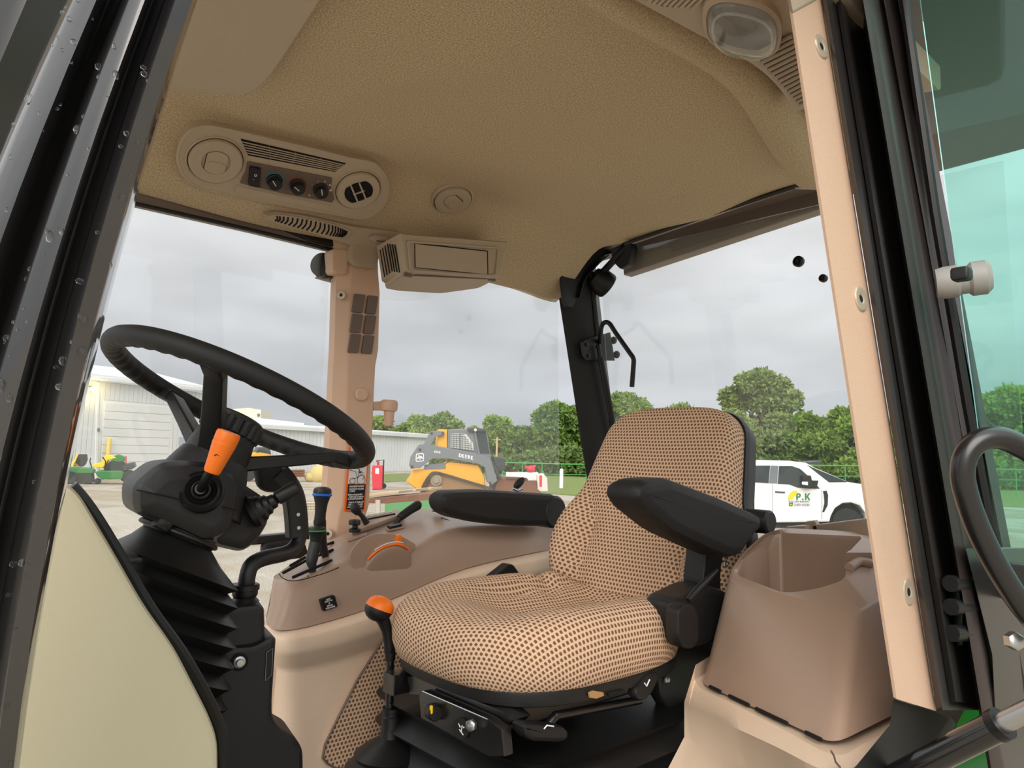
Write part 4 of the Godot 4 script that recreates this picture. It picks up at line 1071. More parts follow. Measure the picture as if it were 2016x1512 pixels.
func steering() -> void:
	var c := Vector3(0.015, 1.815, -0.035)
	var n := Vector3(sin(0.421), cos(0.421), 0)
	var a := Vector3(n.y, -n.x, 0)
	var b := Vector3(0, 0, 1)
	var wh := thing("steering_wheel", "black three-spoke steering wheel with ribbed finger grips", "steering wheel", c)
	var rings := []
	for i in 240:
		var t := TAU * i / 240.0
		var out := a * cos(t) + b * sin(t)
		var ring := []
		for j in 16:
			var w := TAU * j / 16.0
			var under := pow(maxf(0.0, cos(w - PI * 1.22)), 1.5)
			var r := 0.0155 * (1.0 - 0.15 * under * (0.5 + 0.5 * cos(t * 48.0)))
			ring.append(c + out * (0.2 + cos(w) * r) + n * sin(w) * r)
		rings.append(ring)
	rings.append(rings[0])
	part(wh, "rim", Geo.new().loft(rings, true, 0), M["black soft"], 60.0)
	for t in [2.2, 0.12, 4.4]:
		var out: Vector3 = a * cos(t) + b * sin(t)
		var hub := c - n * 0.085 + out * 0.035
		var rimp: Vector3 = c + out * 0.192 - n * 0.006
		var kn: Vector3 = c + out * 0.165 - n * 0.012
		var prof := []
		for q in [[-1, -0.75], [-0.8, -1], [0.8, -1], [1, -0.75], [1, 0.75], [0.8, 1], [-0.8, 1], [-1, 0.75]]:
			prof.append(Vector2(q[0] * 0.0135, q[1] * 0.0085))
		var sp := part(wh, "spoke", Geo.new().sweep([hub, hub.lerp(kn, 0.5), kn, rimp], prof, n, 0, [1.35, 1.1, 1.0, 0.95]), M["black plastic"])
		part(sp, "spoke_joint", Geo.new().sweep([kn + (kn - hub).normalized() * 0.004, rimp + out * 0.004], prof, n, 0, [1.08, 1.1]), M["black soft"])
	part(wh, "hub", Geo.new().lathe(c - n * 0.1, n, [[0, 0], [0.047, 0], [0.047, 0.02], [0.042, 0.05], [0.03, 0.055], [0, 0.055]], 30), M["black plastic"])
	var kp := []
	for i in 60:
		var t := TAU * i / 60.0
		kp.append(c - n * 0.027 + (a * cos(t) + b * sin(t)) * (0.046 if i % 3 else 0.0425))
	part(wh, "tilt_knob", Geo.new().slab(kp, -n * 0.024, 0.002).lathe(c - n * 0.03, n, [[0, 0.0], [0.044, 0.0], [0.044, 0.006], [0.04, 0.009], [0, 0.010]], 36), M["black plastic"], 30.0)
	# column head
	var col := thing("steering_column", "black faceted steering column head on ribbed bellows", "steering column", Vector3(-0.062, 1.6625, 0))
	part(col, "neck", Geo.new().lathe(c - n * 0.165, n, [[0.075, 0], [0.066, 0.03], [0.056, 0.06], [0.05, 0.075], [0.0, 0.075]], 32), M["black plastic"])
	part(col, "head", Geo.new().slab([Vector3(-0.156, 1.6898, 0.06), Vector3(-0.1532, 1.7006, 0.06), Vector3(-0.1267, 1.7261, 0.06), Vector3(-0.0969, 1.7299, 0.06), Vector3(-0.046, 1.7258, 0.06), Vector3(-0.0259, 1.7106, 0.06), Vector3(-0.0193, 1.6972, 0.06), Vector3(-0.0173, 1.6761, 0.06), Vector3(-0.0246, 1.6345, 0.06), Vector3(-0.046, 1.6198, 0.06), Vector3(-0.0663, 1.6183, 0.06), Vector3(-0.1167, 1.644, 0.06), Vector3(-0.1534, 1.6616, 0.06)], Vector3(0.02, 0, -0.15), 0.024, 0.012), M["black plastic"], 25.0)
	part(col, "head_seam", Geo.new().tube([Vector3(-0.155, 1.6918, 0.0625), Vector3(-0.117, 1.6835, 0.0625), Vector3(-0.1027, 1.6793, 0.0625), Vector3(-0.1027, 1.6786, 0.0625)], 0.0008, 5).tube([Vector3(-0.0446, 1.6678, 0.0625), Vector3(-0.0188, 1.6616, 0.0625)], 0.0008, 5), M["hollow"])
	part(col, "side_housing", Geo.new().slab([Vector3(0.0027, 1.7044, -0.02), Vector3(0.0502, 1.675, -0.02), Vector3(0.0624, 1.6616, -0.02), Vector3(0.0625, 1.6345, -0.02), Vector3(0.0552, 1.6209, -0.02), Vector3(0.0449, 1.6054, -0.02), Vector3(0.0238, 1.5908, -0.02), Vector3(-0.0224, 1.6042, -0.02), Vector3(-0.0186, 1.6599, -0.02)], Vector3(0.02, 0, -0.1), 0.018, 0.012), M["black plastic"], 25.0)
	part(col, "cheek", Geo.new().slab([Vector3(-0.1308, 1.6448, 0.055), Vector3(-0.1195, 1.6614, 0.055), Vector3(-0.0994, 1.6475, 0.055), Vector3(-0.1113, 1.6335, 0.055)], Vector3(0.02, 0, -0.1), 0.01), M["black plastic"])
	# shift lever boot and its orange lever
	var ln := Vector3(-0.42, 0.28, 0.86).normalized()
	var bc := Vector3(-0.0759, 1.6899, 0.068)
	part(col, "lever_boot", Geo.new().lathe(bc, ln, [[0.028, -0.012], [0.028, 0.002], [0.0265, 0.004], [0.0245, 0.002], [0.0225, 0.004], [0.0205, 0.006], [0.0185, 0.003], [0.0165, 0.007], [0.014, 0.004], [0.0125, 0.009], [0.010, 0.011], [0.0085, 0.008], [0.0075, 0.014], [0, 0.014]], 30), M["black rubber"], 30.0)
	var lv := thing("shift_lever", "orange gripped shift lever on the steering column", "lever", bc)
	var l0 := bc + ln * 0.01
	var l1 := Vector3(-0.082, 1.7158, 0.115)
	var l2 := Vector3(-0.0657, 1.7694, 0.125)
	part(lv, "lever_rod", Geo.new().tube([l0, l0.lerp(l1, 0.6) + Vector3(-0.002, 0.002, 0.004), l1.lerp(l2, 0.1)], 0.0062, 12, 3), M["black rubber"])
	var ax := (l2 - l1).normalized()
	var L := (l2 - l1).length()
	var grip := part(lv, "grip", Geo.new().lathe(l1, ax, [[0, 0], [0.0092, 0], [0.0108, 0.003], [0.0122, L * 0.3], [0.0146, L * 0.62], [0.0149, L * 0.66], [0.0152, L * 0.70], [0.0149, L * 0.715], [0.0152, L * 0.73], [0.0149, L * 0.745], [0.0152, L * 0.76], [0.0155, L * 0.93], [0.0145, L * 0.985], [0.011, L], [0, L]], 32), M["orange"], 30.0)
	var cam_side := Vector3(-0.5, 0.1, 0.85).normalized()
	var g0 := l1 + ax * L * 0.4 + cam_side * 0.0128
	part(grip, "grip_symbol", Geo.new().tube([g0 - Vector3(0.003, 0, 0.001), g0 + Vector3(0, 0.0012, 0), g0 + Vector3(0.003, -0.001, 0.001)], 0.0009, 6), M["decal black"])
	# second stalk
	var sn := (Vector3(0.0732, 1.6746, -0.02) - Vector3(0.0357, 1.6508, -0.02)).normalized()
	var sc := Vector3(0.0327, 1.6528, -0.015)
	var st := thing("signal_stalk", "short black stalk with stepped rubber boot beside the steering column", "stalk", sc)
	part(st, "boot", Geo.new().lathe(sc, (sn + Vector3(0, 0, 0.35)).normalized(), [[0.025, -0.006], [0.026, 0.002], [0.0225, 0.008], [0.021, 0.006], [0.0205, 0.014], [0.016, 0.018], [0.0155, 0.024], [0.0115, 0.027], [0.011, 0.034], [0.007, 0.037], [0, 0.037]], 28), M["black rubber"], 30.0)
	part(st, "stem", Geo.new().tube([sc + sn * 0.025, Vector3(0.0727, 1.6786, -0.005)], 0.0045, 10), M["black rubber"])
	part(st, "grip", Geo.new().tube([Vector3(0.0624, 1.6711, -0.005), Vector3(0.0648, 1.6733, -0.005), Vector3(0.0881, 1.6891, 0.005), Vector3(0.0905, 1.6906, 0.005)], [0.008, 0.0108, 0.0112, 0.0095], 18), M["black plastic"])
	# column bellows
	var bl := thing("column_bellows", "black ribbed rubber bellows below the steering column", "bellows", Vector3(-0.072, 1.4551, 0))
	var cs: Array = [Vector3(-0.0781, 1.6349, 0), Vector3(-0.0789, 1.6265, 0), Vector3(-0.0799, 1.621, 0), Vector3(-0.0807, 1.6037, 0), Vector3(-0.0806, 1.5815, 0), Vector3(-0.0792, 1.5717, 0), Vector3(-0.0776, 1.5571, 0), Vector3(-0.0766, 1.5432, 0), Vector3(-0.0757, 1.5293, 0), Vector3(-0.0754, 1.5156, 0), Vector3(-0.0752, 1.5019, 0), Vector3(-0.0749, 1.4882, 0), Vector3(-0.0753, 1.4746, 0), Vector3(-0.0757, 1.4604, 0), Vector3(-0.0767, 1.4463, 0), Vector3(-0.0771, 1.4322, 0), Vector3(-0.0774, 1.4182, 0), Vector3(-0.0778, 1.4035, 0), Vector3(-0.0774, 1.3887, 0)]
	var rr := [0.05, 0.05, 0.047, 0.062, 0.088, 0.072, 0.086, 0.071, 0.086, 0.070, 0.085, 0.069, 0.084, 0.068, 0.083, 0.067, 0.08, 0.066, 0.076]
	part(bl, "boot", bellows(Geo.new(), cs, rr, n, 32, 2.4), M["black rubber"], 28.0)
	var tie := Geo.new()
	var tr := []
	for i in 41:
		var t := TAU * i / 40.0
		tr.append(Vector3(-0.0789, 1.6265, 0) + (a * cos(t) + b * sin(t)) * 0.0525)
	tie.tube(tr, 0.0035, 8)
	part(bl, "clamp_band", tie, M["black plastic"])
	part(bl, "side_tab", Geo.new().bx(Vector3(-0.1583, 1.6042, 0.06), Vector3(0.03, 0.008, 0.02), 0.003), M["black plastic"])
	# cowl in front of it
	var cw := thing("cowl_panel", "pale olive cowl panel with black edge seal beside the steering column", "cowl panel", Vector3(-0.2101, 1.4819, 0.25))
	part(cw, "panel_body", Geo.new().slab([Vector3(-0.3105, 1.6166, 0.25), Vector3(-0.2982, 1.6676, 0.25), Vector3(-0.2827, 1.7058, 0.25), Vector3(-0.2691, 1.7086, 0.25), Vector3(-0.2576, 1.6965, 0.25), Vector3(-0.2183, 1.6303, 0.25), Vector3(-0.192, 1.5844, 0.25), Vector3(-0.1579, 1.5358, 0.25), Vector3(-0.1161, 1.4575, 0.25), Vector3(-0.1043, 1.4283, 0.25), Vector3(-0.0974, 1.3311, 0.25), Vector3(-0.3464, 1.4068, 0.25), Vector3(-0.3344, 1.5292, 0.25)], Vector3(0.03, 0, -0.2), 0.008, 0.02, 4), M["cowl olive"], 25.0)
	part(cw, "edge_seal", Geo.new().tube([Vector3(-0.2589, 1.7045, 0.21), Vector3(-0.2457, 1.6887, 0.21), Vector3(-0.2286, 1.6634, 0.21), Vector3(-0.203, 1.621, 0.21), Vector3(-0.1741, 1.572, 0.21), Vector3(-0.1376, 1.5201, 0.21), Vector3(-0.11, 1.4733, 0.21), Vector3(-0.0941, 1.4411, 0.21), Vector3(-0.0855, 1.4151, 0.21), Vector3(-0.0792, 1.3548, 0.21)], 0.007, 8, 3), M["black rubber"])
	part(cw, "side_plate", Geo.new().slab([Vector3(-0.2079, 1.6265, 0.2), Vector3(-0.1682, 1.574, 0.2), Vector3(-0.1196, 1.5006, 0.2), Vector3(-0.0959, 1.4455, 0.2), Vector3(-0.1013, 1.4399, 0.2), Vector3(-0.1357, 1.4922, 0.2), Vector3(-0.184, 1.5757, 0.2)], Vector3(0, 0, -0.02), 0.003), M["black plastic"])
	# pedestal with the bent control arm
	var pd := thing("control_pedestal", "black moulded pedestal with a silver bolt beside the column bellows", "pedestal", Vector3(0.0713, 1.2764, -0.03))
	part(pd, "tower", Geo.new().slab([Vector3(-0.0143, 1.4557, 0), Vector3(-0.0089, 1.462, 0), Vector3(0.0393, 1.4577, 0), Vector3(0.0669, 1.4685, 0), Vector3(0.0745, 1.463, 0), Vector3(0.0743, 1.4391, 0), Vector3(0.0736, 1.3727, 0), Vector3(0.0752, 1.3467, 0), Vector3(0.0883, 1.3285, 0), Vector3(0.1138, 1.311, 0), Vector3(0.1285, 1.2882, 0), Vector3(0.1365, 1.1804, 0), Vector3(0.0025, 1.22, 0), Vector3(-0.0073, 1.3051, 0)], Vector3(0.02, 0, -0.09), 0.008, 0.01), M["black plastic"], 30.0)
	part(pd, "neck", Geo.new().slab([Vector3(-0.0076, 1.5114, -0.01), Vector3(-0.0005, 1.5163, -0.01), Vector3(0.0494, 1.5151, -0.01), Vector3(0.0569, 1.5083, -0.01), Vector3(0.0615, 1.4598, -0.01), Vector3(0.0564, 1.4531, -0.01), Vector3(-0.0015, 1.4516, -0.01), Vector3(-0.0067, 1.4639, -0.01)], Vector3(0.02, 0, -0.07), 0.008, 0.012), M["black plastic"])
	part(pd, "bolt_seat", Geo.new().lathe(Vector3(0.0178, 1.4389, 0.0015), Vector3(-0.2, 0, 1), [[0, 0.0005], [0.012, 0.0005], [0.0125, 0.0018], [0.0105, 0.0022]], 24), M["hollow"])
	part(pd, "bolt", Geo.new().lathe(Vector3(0.0176, 1.439, 0.002), Vector3(-0.2, 0, 1), [[0, 0], [0.0085, 0], [0.0085, 0.003], [0.0055, 0.004], [0.005, 0.009], [0, 0.0095]], 12), M["steel"])
	var dcl := part(pd, "gear_decal", Geo.new().slab([Vector3(0.0581, 1.4478, 0.0012), Vector3(0.069, 1.4521, 0.0012), Vector3(0.0699, 1.4105, 0.0012), Vector3(0.0585, 1.403, 0.0012)], Vector3(0, 0, -0.002)), M["decal black"])
	part(dcl, "decal_border", Geo.new().tube([Vector3(0.0587, 1.4464, 0.0018), Vector3(0.068, 1.4509, 0.0018), Vector3(0.0688, 1.4116, 0.0018), Vector3(0.059, 1.4045, 0.0018), Vector3(0.0587, 1.4464, 0.0018)], 0.0004, 4), mat("grey print", colour(150, 150, 150), 0.6))
	var arm := thing("hand_throttle", "black bent hand throttle with flat pad rising from the pedestal", "hand throttle", Vector3(0.041, 1.5111, -0.04))
	part(arm, "foot_cup", Geo.new().lathe(Vector3(0.0398, 1.5241, -0.045), Vector3(0, 1, 0), [[0, -0.028], [0.019, -0.028], [0.0235, -0.02], [0.017, -0.014], [0.022, -0.009], [0.0165, -0.003], [0.019, 0.002], [0.019, 0.008], [0.021, 0.009], [0.021, 0.016], [0.0195, 0.0175], [0, 0.0175]], 26), M["black rubber"], 30.0)
	part(arm, "tube", Geo.new().tube([Vector3(0.0417, 1.5331, -0.045), Vector3(0.042, 1.5521, -0.045), Vector3(0.0503, 1.5685, -0.05), Vector3(0.0739, 1.5757, -0.06), Vector3(0.1172, 1.5776, -0.08), Vector3(0.1394, 1.585, -0.09), Vector3(0.1492, 1.6007, -0.095), Vector3(0.1489, 1.6202, -0.095)], 0.0125, 14, 5), M["black plastic"])
	var pf := []
	for q in [[-1, -0.6], [-0.6, -1], [0.6, -1], [1, -0.6], [1, 0.6], [0.6, 1], [-0.6, 1], [-1, 0.6]]:
		pf.append(Vector2(q[0] * 0.0175, q[1] * 0.014))
	part(arm, "upper_arm", Geo.new().sweep([Vector3(0.1453, 1.6035, -0.095), Vector3(0.1403, 1.6418, -0.095), Vector3(0.1331, 1.6708, -0.095), Vector3(0.1191, 1.6929, -0.095), Vector3(0.1029, 1.7098, -0.095)], pf, Vector3(0, 0, 1), 4), M["black plastic"])
	for y in [Vector3(0.1376, 1.6405, -0.08), Vector3(0.1398, 1.6186, -0.08)]:
		part(arm, "screw", Geo.new().lathe(y, Vector3(-0.3, 0, 1), [[0, 0], [0.0035, 0], [0.003, 0.002], [0, 0.0022]], 10), M["steel"])
	part(arm, "pad", Geo.new().slab([Vector3(0.0632, 1.7197, -0.085), Vector3(0.1036, 1.7235, -0.085), Vector3(0.1131, 1.7144, -0.085), Vector3(0.1141, 1.6834, -0.085), Vector3(0.1047, 1.6768, -0.085), Vector3(0.0855, 1.6771, -0.085), Vector3(0.0711, 1.687, -0.085)], Vector3(0.0, 0, -0.024), 0.008, 0.01), M["black soft"])

func console_far() -> void:
	var k := thing("lever_console", "brown moulded lever console along the far side of the cab", "console", Vector3(0.556, 1.4335, -0.45))
	var bot: Array = Geo.spl([Vector3(0.2475, 1.3924, -0.42), Vector3(0.2272, 1.3949, -0.36), Vector3(0.248, 1.3889, -0.335), Vector3(0.3114, 1.3925, -0.33), Vector3(0.4221, 1.408, -0.33), Vector3(0.5302, 1.4332, -0.33), Vector3(0.7021, 1.4744, -0.33), Vector3(0.9544, 1.4988, -0.33), Vector3(1.1226, 1.506, -0.33)], 4)
	var lip: Array = Geo.spl([Vector3(0.2763, 1.4691, -0.46), Vector3(0.2669, 1.4734, -0.42), Vector3(0.2745, 1.4798, -0.37), Vector3(0.3245, 1.4889, -0.355), Vector3(0.3996, 1.5098, -0.352), Vector3(0.5436, 1.5197, -0.352), Vector3(0.6641, 1.565, -0.36), Vector3(0.844, 1.5709, -0.36), Vector3(1.0105, 1.5667, -0.36)], 4)
	var top: Array = Geo.spl([Vector3(0.306, 1.4658, -0.52), Vector3(0.3364, 1.4657, -0.56), Vector3(0.3924, 1.4808, -0.6), Vector3(0.4705, 1.522, -0.6), Vector3(0.5544, 1.5517, -0.6), Vector3(0.6564, 1.5857, -0.6), Vector3(0.7933, 1.598, -0.6), Vector3(0.995, 1.5912, -0.6), Vector3(1.2051, 1.5697, -0.6)], 4)
	var rows := []
	for i in bot.size():
		var l: Vector3 = lip[i]
		var o: Vector3 = (top[i] - l).normalized()
		var dn: Vector3 = (bot[i] - l).normalized()
		var outb: Vector3 = top[i] + Vector3(0, -0.1, -0.03)
		rows.append([outb, top[i] + Vector3(0, -0.012, -0.004), top[i] - o * 0.01, l.lerp(top[i], 0.66), l.lerp(top[i], 0.33), l + o * 0.024, l + o * 0.008 + dn * 0.002, l + o * 0.002 + dn * 0.009, l + dn * 0.024, l.lerp(bot[i], 0.6) + Vector3(0, 0, 0.004), bot[i]])
	part(k, "body", Geo.new().loft(rows, false, 0), M["console brown"], 60.0)
	part(k, "panel_seam", Geo.new().tube([Vector3(0.2568, 1.4906, -0.3929), Vector3(0.2509, 1.4863, -0.3536), Vector3(0.266, 1.4855, -0.3281), Vector3(0.3331, 1.4935, -0.3387), Vector3(0.4036, 1.5038, -0.3714), Vector3(0.4351, 1.509, -0.3914)], 0.001, 5, 4), M["hollow"])
	part(k, "panel_seam", Geo.new().tube([Vector3(0.5524, 1.5206, -0.359), Vector3(0.6233, 1.5417, -0.3853), Vector3(0.6677, 1.5549, -0.4012), Vector3(0.7074, 1.565, -0.4067), Vector3(0.7317, 1.5747, -0.4285), Vector3(0.7309, 1.5828, -0.471)], 0.001, 5, 4), M["hollow"])
	# lever slots on its sloping top
	var up := Vector3(-0.103, 0.9904, 0.0917)
	for e in [[Vector3(0.2686, 1.488, -0.3519), Vector3(0.3867, 1.5057, -0.4106)], [Vector3(0.267, 1.4917, -0.3935), Vector3(0.3537, 1.5062, -0.4533)], [Vector3(0.3842, 1.5105, -0.4651), Vector3(0.4305, 1.5174, -0.4878)], [Vector3(0.4223, 1.5204, -0.5291), Vector3(0.4644, 1.5265, -0.5484)], [Vector3(0.3006, 1.4987, -0.4318), Vector3(0.3523, 1.5076, -0.4702)]]:
		part(k, "slot", Geo.new().tube([e[0] + up * 0.0005, e[1] + up * 0.0005], 0.0034, 8), M["hollow"])
	for p in [Vector3(0.4865, 1.53, -0.5614), Vector3(0.4535, 1.5212, -0.5035), Vector3(0.4076, 1.5087, -0.4193)]:
		part(k, "slot_mark", Geo.new().tube([p + up * 0.003, p + Vector3(0.006, 0.001, 0) + up * 0.003], 0.0007, 5), M["white print"])
	# lever gate ridge
	part(k, "gate_ridge", Geo.new().slab([Vector3(0.5174, 1.552, -0.561), Vector3(0.5859, 1.5741, -0.5948), Vector3(0.6659, 1.5885, -0.576), Vector3(0.6621, 1.5809, -0.5412), Vector3(0.6023, 1.5658, -0.5333), Vector3(0.5025, 1.5415, -0.5244)], Vector3(-0.2169, 0.9582, 0.1865) * 0.012, 0.004), M["console brown"])
	part(k, "gate_slot", Geo.new().tube([Vector3(0.5613, 1.5632, -0.5678) + Vector3(-0.2169, 0.9582, 0.1865) * 0.012, Vector3(0.6392, 1.5772, -0.5488) + Vector3(-0.2169, 0.9582, 0.1865) * 0.012], 0.003, 8), M["hollow"])
	part(k, "gate_scale", Geo.new().tube([Vector3(0.5827, 1.5703, -0.5793) + Vector3(-0.2169, 0.9582, 0.1865) * 0.0135, Vector3(0.6409, 1.5809, -0.5661) + Vector3(-0.2169, 0.9582, 0.1865) * 0.0135], 0.0012, 6), M["decal white"])
	for i in 5:
		var p: Vector3 = (Vector3(0.5273, 1.5499, -0.5387)).lerp(Vector3(0.5913, 1.5636, -0.5348), i / 4.0) + Vector3(-0.2169, 0.9582, 0.1865) * 0.004
		part(k, "scale_tick", Geo.new().tube([p, p + Vector3(0.001, 0.001, -0.006)], 0.0006, 5), M["white print"])
	part(k, "name_plate", Geo.new().slab([Vector3(0.4798, 1.5342, -0.5131), Vector3(0.5285, 1.5458, -0.5164), Vector3(0.5371, 1.5478, -0.5166), Vector3(0.5286, 1.5426, -0.4996), Vector3(0.4776, 1.5309, -0.4992)], Vector3(-0.2169, 0.9582, 0.1865) * 0.004, 0.0015), M["console brown"])
	# half-sunk dial with an orange rim
	part(k, "dial_well", Geo.new().slab([Vector3(0.398, 1.5081, -0.349), Vector3(0.3947, 1.5224, -0.349), Vector3(0.4013, 1.5381, -0.349), Vector3(0.4228, 1.5586, -0.349), Vector3(0.4583, 1.5678, -0.349), Vector3(0.5049, 1.5655, -0.349), Vector3(0.5399, 1.5523, -0.349), Vector3(0.5717, 1.5355, -0.349), Vector3(0.5501, 1.515, -0.349), Vector3(0.4883, 1.4969, -0.349), Vector3(0.4272, 1.4755, -0.349), Vector3(0.4116, 1.4855, -0.349)], Vector3(0, 0, -0.006), 0.002, 0.01), M["console brown"])
	var dc := Vector3(0.4944, 1.483, -0.349)
	var dn := Vector3(-0.05, -0.42, 1).normalized()
	var dial := part(k, "dial", Geo.new().lathe(dc, dn, [[0.062, -0.03], [0.062, -0.006], [0.058, 0.001], [0.048, 0.004], [0, 0.004]], 48), M["console brown"])
	var arc := []
	var arc2 := []
	for i in 25:
		var t := lerpf(0.9, 2.65, i / 24.0)
		var dx := Vector3(1, 0, 0.05).normalized()
		var dy := dn.cross(dx)
		arc.append(dc - dn * 0.004 + (dx * cos(t) + dy * sin(t)) * 0.064)
		arc2.append(dc - dn * 0.002 + (dx * cos(t) + dy * sin(t)) * 0.0715)
	part(dial, "orange_rim", Geo.new().tube(arc, 0.0028, 8), M["orange"])
	part(dial, "scale_line", Geo.new().tube(arc2.slice(5, 20), 0.001, 5), M["white print"])
	part(dial, "orange_tab", Geo.new().slab([Vector3(0.5051, 1.539, -0.343), Vector3(0.5108, 1.559, -0.343), Vector3(0.5161, 1.5633, -0.343), Vector3(0.5259, 1.5593, -0.343), Vector3(0.5262, 1.5525, -0.343), Vector3(0.5189, 1.5336, -0.343)], Vector3(0, 0, -0.014), 0.003, 0.004), M["orange"])
	# rocker, small parts
	part(k, "switch_bezel", Geo.new().slab([Vector3(0.5858, 1.5573, -0.5091), Vector3(0.625, 1.5641, -0.4983), Vector3(0.6216, 1.5597, -0.4794), Vector3(0.5803, 1.5521, -0.4884)], Vector3(-0.2169, 0.9582, 0.1865) * 0.004, 0.001), M["console brown"])
	part(k, "rocker_switch", Geo.new().slab([Vector3(0.5886, 1.5575, -0.5065), Vector3(0.6204, 1.5631, -0.4982), Vector3(0.6197, 1.5605, -0.4856), Vector3(0.5864, 1.554, -0.4912)], Vector3(-0.2169, 0.9582, 0.1865) * 0.010, 0.002), M["black rubber"])
	for p in [Vector3(0.6301, 1.546, -0.3992), Vector3(0.7259, 1.5807, -0.4663), Vector3(0.3012, 1.4872, -0.352)]:
		part(k, "pin_hole", Geo.new().ell(p + Vector3(-0.2169, 0.9582, 0.1865) * 0.001, Basis.from_scale(Vector3.ONE * 0.0017), 8), M["hollow"])
	# shift-to-park label
	var sd := part(k, "shift_label", Geo.new().slab([Vector3(0.3201, 1.442, -0.326), Vector3(0.351, 1.448, -0.326), Vector3(0.3594, 1.4243, -0.326), Vector3(0.3271, 1.4187, -0.326)], Vector3(0, 0, -0.01), 0.0, 0.002), M["decal black"])
	var lns := ["STOP", "SHIFT TO", "P", "BEFORE", "DISMOUNTING"]
	var lp := [Vector3(0.336, 1.4414, -0.3255), Vector3(0.3373, 1.4377, -0.3255), Vector3(0.3394, 1.4328, -0.3255), Vector3(0.3408, 1.4285, -0.3255), Vector3(0.3422, 1.4243, -0.3255)]
	for i in 5:
		lettering(sd, "label_line", lns[i], lp[i], Vector3(0.95, 0.14, 0), Vector3(-0.1, 1, 0), 0.003 if i != 2 else 0.0036, M["white print"], [0.01, 0.017, 0.003, 0.013, 0.021][i])
	# beige lower side with woven insert
	var s := thing("side_panel", "beige moulded side panel with woven cloth insert below the lever console", "side panel", Vector3(0.437, 1.136, -0.36))
	var r0: Array = Geo.spl([Vector3(0.2704, 1.3708, -0.5), Vector3(0.2371, 1.3832, -0.4), Vector3(0.2483, 1.385, -0.335), Vector3(0.3105, 1.389, -0.328), Vector3(0.4211, 1.4042, -0.328), Vector3(0.5291, 1.4292, -0.328), Vector3(0.7006, 1.47, -0.328), Vector3(0.9526, 1.4939, -0.328), Vector3(1.1206, 1.5008, -0.328)], 4)
	var r1: Array = Geo.spl([Vector3(0.2633, 1.3567, -0.5), Vector3(0.2268, 1.3723, -0.38), Vector3(0.2396, 1.3735, -0.315), Vector3(0.302, 1.3755, -0.31), Vector3(0.4111, 1.3896, -0.31), Vector3(0.5178, 1.4134, -0.31), Vector3(0.687, 1.4534, -0.31), Vector3(0.9355, 1.4777, -0.31), Vector3(1.1013, 1.4833, -0.31)], 4)
	var r2: Array = Geo.spl([Vector3(0.2682, 1.3324, -0.5), Vector3(0.233, 1.3415, -0.38), Vector3(0.245, 1.3429, -0.318), Vector3(0.3083, 1.3419, -0.314), Vector3(0.418, 1.3523, -0.314), Vector3(0.5278, 1.3741, -0.314), Vector3(0.6965, 1.414, -0.314), Vector3(0.9406, 1.443, -0.314), Vector3(1.1066, 1.4495, -0.314)], 4)
	var r3: Array = Geo.spl([Vector3(0.2747, 1.3015, -0.5), Vector3(0.2438, 1.3077, -0.39), Vector3(0.2645, 1.3015, -0.345), Vector3(0.3315, 1.2972, -0.345), Vector3(0.4466, 1.3057, -0.345), Vector3(0.5592, 1.3307, -0.345), Vector3(0.7295, 1.3719, -0.345), Vector3(0.9744, 1.3962, -0.345), Vector3(1.142, 1.4007, -0.345)], 4)
	var rws := []
	for i in r0.size():
		var low := Vector3(r3[i].x, lerpf(r3[i].y, 1.02, 0.5), r3[i].z + 0.02)
		var low2 := Vector3(r3[i].x, 1.02, r3[i].z + 0.012)
		rws.append([r0[i] + Vector3(0, 0.005, -0.03), r0[i], r0[i].lerp(r1[i], 0.5) + Vector3(0, 0.002, 0.006), r1[i], r2[i].lerp(r1[i], 0.4) + Vector3(0, 0, 0.003), r2[i], r3[i].lerp(r2[i], 0.35), r3[i], low, low2])
	part(s, "panel_body", Geo.new().loft(rws, false, 0), M["side beige"], 60.0)
	part(s, "front_edge", Geo.new().slab([Vector3(0.1144, 1.2542, -0.36), Vector3(0.1435, 1.2764, -0.36), Vector3(0.1691, 1.3382, -0.36), Vector3(0.1967, 1.3823, -0.36), Vector3(0.2625, 1.3432, -0.36), Vector3(0.3204, 1.1122, -0.36), Vector3(0.3504, 0.9846, -0.36), Vector3(0.1588, 1.0413, -0.36)], Vector3(0, 0, -0.06), 0.02, 0.03), M["side beige"])
	var ins: Array = [Vector3(0.4754, 1.3522, -0.317), Vector3(0.5276, 1.3648, -0.317), Vector3(0.6696, 1.3836, -0.317), Vector3(0.901, 1.3568, -0.317), Vector3(0.9516, 0.9335, -0.317), Vector3(0.3667, 1.1023, -0.317), Vector3(0.3476, 1.116, -0.317), Vector3(0.3366, 1.1295, -0.317), Vector3(0.3408, 1.1551, -0.317), Vector3(0.3702, 1.2057, -0.317), Vector3(0.4095, 1.2707, -0.317)]
	var iv := Geo.new()
	iv.slab(ins, Vector3(0, 0, -0.006), 0.002, 0.01)
	for i in iv.v.size():
		iv.u[i] = Vector2(iv.v[i].x, iv.v[i].y) * 56.0
	part(s, "cloth_insert", iv, M["seat cloth"])
	var edge: Array = ins.duplicate()
	edge.append(ins[0])
	part(s, "insert_groove", Geo.new().tube(edge, 0.0025, 6), M["dark taupe"])
	var tr := thing("buckle_holder", "black angular holder between console and seat cushion", "buckle holder", Vector3(0.8116, 1.4403, -0.28))
	part(tr, "holder_body", Geo.new().slab([Vector3(0.7307, 1.448, -0.27), Vector3(0.7382, 1.4591, -0.27), Vector3(0.7908, 1.486, -0.27), Vector3(0.8043, 1.4825, -0.27), Vector3(0.8977, 1.3838, -0.27), Vector3(0.8559, 1.3761, -0.27)], Vector3(0, 0, -0.03), 0.004, 0.006), M["black plastic"])
